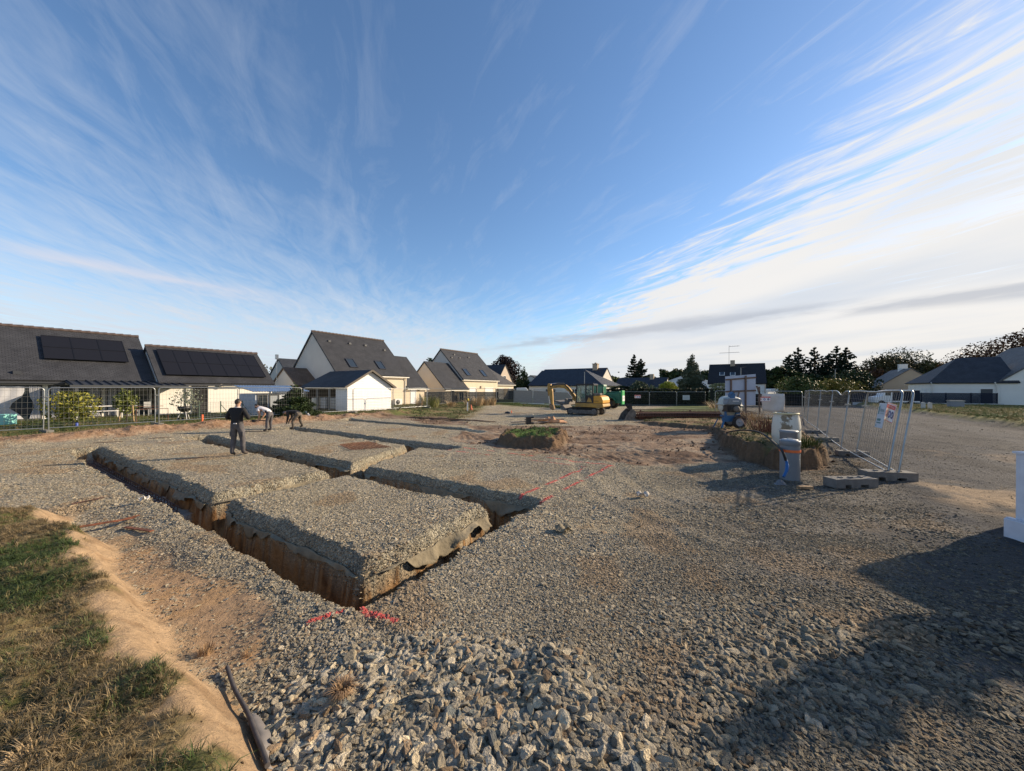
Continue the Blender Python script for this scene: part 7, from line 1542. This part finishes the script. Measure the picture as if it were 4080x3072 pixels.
# black pipe / rolled membrane at the berm foot
hp = [on_ground(G(905, 2622), .04), on_ground(G(935, 2700), .045), on_ground(G(985, 2800), .05), on_ground(G(1020, 2900), .055), on_ground(G(1055, 3005), .055), on_ground(G(1066, 3060), .05)]
q = MB(); q.tube(smooth(hp, 6), .014, 8); q.build('black_conduit', mat('dusty_black', (.07, .062, .06), .8, var=.2, vscale=20), label='dusty black conduit curving along the foot of the near berm', cat='conduit')
q = MB(); vs = []; n = 10
for i in range(n + 1):
    p_ = Vector(hp[2]).lerp(hp[5], i / n); w2_ = .07 * math.sin(math.pi * min(1, i / n * 1.2 + .08)); vs += [tuple(on_ground(p_, .035)), tuple(on_ground(p_ + Vector((w2_ + .02, .02, 0)), .03 + .01 * math.sin(i * 2)))]
q.add(vs, [(2 * i, 2 * i + 1, 2 * i + 3, 2 * i + 2) for i in range(n)], True); o = q.build('membrane_flap', mat('grey_membrane', (.17, .155, .145), .8, var=.15, vscale=10), label='flat grey membrane flap lying beside the dusty black conduit', cat='membrane'); so = o.modifiers.new('t', 'SOLIDIFY'); so.thickness = .004
q = MB(); g = on_ground(G(3385 - 95, 1955), .02); q.box(-.14, .14, -.05, .05, 0, .05); o = q.build('wood_offcut', m_straw2, label='small brown wooden offcut in front of the nearest concrete block', cat='offcut'); o.location = (g.x - .35, g.y + .1, g.z); 
# ------------------------------------------------------------------ garden furniture by the left houses
g = on_ground(G(735, 1683)); t = empty('kettle_barbecue', g, R(10), 'black kettle barbecue on white legs behind the mesh fence', 'barbecue')
q = MB(); q.lathe([(.02, .44), (.16, .47), (.26, .56), (.30, .68), (.30, .78), (.27, .80)], 24); q.build('bowl', m_cab, t); q = MB(); q.lathe([(.28, .79), (.28, .80)], 20); q.build('grill', m_dirt, t)
for k, a in enumerate((R(200), R(320), R(80))): q = MB(); q.tube([(.15 * math.cos(a), .15 * math.sin(a), .55), (.34 * math.cos(a), .34 * math.sin(a), 0)], .017, 6); q.build('leg', m_signw, t)
for x in (-.25, -.02): q = MB(); q.lathe([(.07, -.02), (.07, .02)], 14, Matrix.Translation((x, -.1, .07)) @ Matrix.Rotation(R(90), 4, 'X')); q.build('wheel', m_rub, t)
g = W(-33.4, 4.6, .2); t = empty('garden_table', g, GRID_ROT + R(90), 'white folding garden table with bench under the canopy', 'garden table'); q = MB(); q.box(-1.1, 1.1, -.38, .38, .70, .74); q.build('table_top', m_signw, t); q = MB(); q.box(-1.1, 1.1, -.95, -.7, .42, .46); q.build('bench_top', m_signw, t)
for x in (-.9, .9):
    q = MB(); q.bar((x, -.3, 0), (x, -.3, .7), .05); q.bar((x, .3, 0), (x, .3, .7), .05); q.bar((x, -.82, 0), (x, -.82, .42), .05); q.build('leg', m_gutter, t)
for i, (yy, lb) in enumerate(((6.2, 'left one of two white metal garden chairs in the dark canopy corner'), (6.95, 'right one of two white metal garden chairs in the dark canopy corner'))):
    t = empty('garden_chair', W(-33.6, yy, .2), GRID_ROT + .4 * i, lb, 'garden chair', 'white garden chairs under the canopy'); m_ch = mat('chair_grey', (.40, .41, .42), .5)
    q = MB(); 
    for k in range(5): q.box(-.22, .22, -.22 + .09 * k, -.16 + .09 * k, .43, .45)
    q.build('seat', m_ch, t); q = MB()
    for k in range(4): q.box(-.22, -.2, -.2, .2, .55 + .1 * k, .61 + .1 * k)
    q.build('backrest', m_ch, t)
    for x in (-.2, .2):
        for y in (-.2, .2): q = MB(); q.bar((x, y, 0), (x, y, .43), .03); q.build('leg', m_ch, t)
g = on_ground(G(-8, 1713)); q = MB(); q.box(-.3, .25, 0, .5, .1, .62); o = q.build('teal_box', mat('teal_plastic', (.20, .52, .48), .5), label='pale teal box at the left edge behind the fence', cat='box'); o.location = g; bevel(o, .03)
g = on_ground(G(306, 1713)); q = MB(); q.lathe([(.05, 0), (.05, .18), (.03, .2)], 10); o = q.build('blue_tap_box', m_blue, label='small blue standpipe at the foot of the fig shrub', cat='standpipe'); o.location = g
g = on_ground(P(1213, 1655, 24.3)); q = MB(); vs = [(-.3, 0, 0), (.3, 0, 0), (.25, .3, .05), (-.25, .3, .05), (-.05, .12, .33), (.1, .15, .28)]; q.add(vs, [(0, 1, 5, 4), (1, 2, 5), (2, 3, 4, 5), (3, 0, 4), (0, 3, 2, 1)]); o = q.build('white_bag', m_signw, label='white rubbish bag at the fence foot right of the dark bush', cat='bag'); o.location = g
# ------------------------------------------------------------------ vehicles and street furniture far back
def caravan(label, x, y, d, rz, L_=4.6):
    p_ = P(x, y, d); t = empty('caravan', (p_.x, p_.y, -.35), rz, label, 'caravan'); q = MB(); q.prism([(0, .5), (.05, 1.9), (.35, 2.55), (L_ - .7, 2.6), (L_ - .1, 1.8), (L_, .9), (L_ - .15, .5)], I4(0), 2.1); o = q.build('body', m_signw, t); bevel(o, .08)
    q = MB(); q.box(.6, 1.5, -.012, .0, 1.4, 2.0); q.build('window', m_glass, t); q = MB(); q.box(L_ * .5, L_ * .5 + .9, -.012, .0, 1.4, 2.0); q.build('window', m_glass, t)
    q = MB(); q.lathe([(.32, 0), (.32, .2)], 16, Matrix.Translation((L_ * .5, .0, .32)) @ Matrix.Rotation(R(-90), 4, 'X')); q.build('wheel', m_rub, t); return t
caravan('white caravan behind the grey privacy net fence', 2050, 1560, 56, 0., 2.5 * 1.02)
p_ = P(2128, 1560, 57); t = empty('parked_car', (p_.x, p_.y, -.35), 0, 'pale parked car roof just visible above the net fence', 'car'); q = MB(); q.prism([(0, .4), (.1, .95), (.7, 1.05), (1.2, 1.62), (2.6, 1.64), (3.2, 1.05), (4.0, .95), (4.1, .4)], I4(0), 1.7); o = q.build('body', mat('pale_green_paint', (.40, .48, .42), .3), t); bevel(o, .06); q = MB(); q.box(1.3, 2.5, -.01, .0, 1.1, 1.52); q.build('side_window', m_glass, t)
for x in (.8, 3.3): q = MB(); q.lathe([(.31, 0), (.31, .2)], 16, Matrix.Translation((x, -.01, .31)) @ Matrix.Rotation(R(-90), 4, 'X')); q.build('wheel', m_rub, t)
def van(label, x, d, rz, L_, h_, col, zb=-.35):
    p_ = P(x, 1560, d); t = empty('parked_van', (p_.x, p_.y, zb), rz, label, 'van'); q = MB(); q.prism([(0, .35), (0, h_ - .1), (.15, h_), (L_ * .70, h_), (L_ * .84, h_ * .62), (L_, h_ * .5), (L_, .35)], I4(0), 1.9); o = q.build('body', mat('van_paint', col, .4), t); bevel(o, .06)
    q = MB(); q.box(L_ * .60, L_ * .74, -.012, .0, h_ * .62, h_ * .88); q.build('side_window', m_glass, t)
    for xx in (.8, L_ - .8): q = MB(); q.lathe([(.33, 0), (.33, .2)], 16, Matrix.Translation((xx, -.01, .33)) @ Matrix.Rotation(R(-90), 4, 'X')); q.build('wheel', m_rub, t)
    return t
van('white van half hidden behind the hedge by the dark conifers', 3072, 78, 0, 3.2, 2.6, (.62, .66, .66)); van('white box trailer with bright roof left of the corner of the mesh fence', 3090, 62, 0, 2.4, 2.0, (.70, .72, .74)); van('small silver car beyond the white walled house', 3048, 84, 0, 1.9, 1.5, (.35, .38, .45))
# flatbed truck seen through the near fence
p_ = P(3487, 1600, 44.0); t = empty('pickup_truck', (p_.x, p_.y, .05), R(-25), 'white pickup with dark load cage seen through the nearest fence panel', 'pickup truck')
q = MB(); q.prism([(0, .45), (0, 1.15), (.7, 1.3), (.95, 1.95), (1.6, 2.0), (1.6, .45)], I4(0), 1.8); o = q.build('cab', m_signw, t); bevel(o, .06); q = MB(); q.box(1.62, 4.0, 0, 1.8, .7, 2.0); o = q.build('load_cage', m_nav, t); q = MB(); q.box(1.6, 4.02, -.01, 1.81, 2.0, 2.06); q.box(1.6, 4.0, 0, 1.8, .55, .69); q.build('bed_rail', m_signw, t); q = MB(); q.box(.95, 1.45, -.012, 0, 1.35, 1.85); q.build('side_window', m_glass, t)
for xx in (.6, 3.2): q = MB(); q.lathe([(.36, 0), (.36, .2)], 16, Matrix.Translation((xx, -.01, .36)) @ Matrix.Rotation(R(-90), 4, 'X')); q.build('wheel', m_rub, t)
def lamp(label, x, ytop, d, arm=.6, zb=-.35, name='street_lamp'):
    p_ = P(x, ytop, d); t = empty(name, (p_.x, p_.y, zb), 0, label, 'street lamp'); h_ = p_.z - zb; q = MB(); q.tube([(0, 0, 0), (0, 0, h_ * .5), (0, 0, h_ - .15)], [.07, .055, .04], 8); q.build('pole', m_galv, t)
    q = MB(); q.bar((-.1, 0, h_ - .1), (arm, 0, h_), .10, .08); q.build('lamp_head', m_zinc, t); return t
lamp('street lamp rising in front of the wide hipped roof', 2329, 1479, 60, .35); lamp('street lamp with short arm in front of the dark roof house', 2952, 1462, 58, .9); lamp('thin street lamp against the dark conifers', 3328, 1470, 66, .25); lamp('pole with small lamp left of the dark roof house', 2791, 1473, 80, .2)
# markers and utility box on the shoulder
for i, (x, lb) in enumerate(((3678, 'left one of two short white concrete posts on the grass shoulder'), (3705, 'right one of two short white concrete posts on the grass shoulder'))):
    g = P(x, 1650, 31.5); g.z = gz(g); q = MB(); q.box(-.11, .11, -.09, .09, -.1, .58); q.prism([(-.11, .58), (.11, .58), (0, .62)], I4(-.09), .18); o = q.build('marker_post', mat('white_concrete', (.52, .50, .46), .8, var=.1), label=lb, cat='marker post', group='white concrete posts on the shoulder'); o.location = g; o.rotation_euler = (0, 0, R(-20))
g = P(3807, 1640, 35.5); g.z = gz(g); t = empty('utility_box', g, R(-25), 'grey utility cabinet on the grass shoulder right of the two white posts', 'utility box'); q = MB(); q.box(-.5, .5, -.25, .25, -.1, .62); q.build('case', mat('grey_cabinet', (.20, .22, .25), .6), t); q = MB(); q.box(-.54, .54, -.29, .29, .63, .72); q.build('lid', m_galv, t)
g = P(3505, 1600, 40); g = None
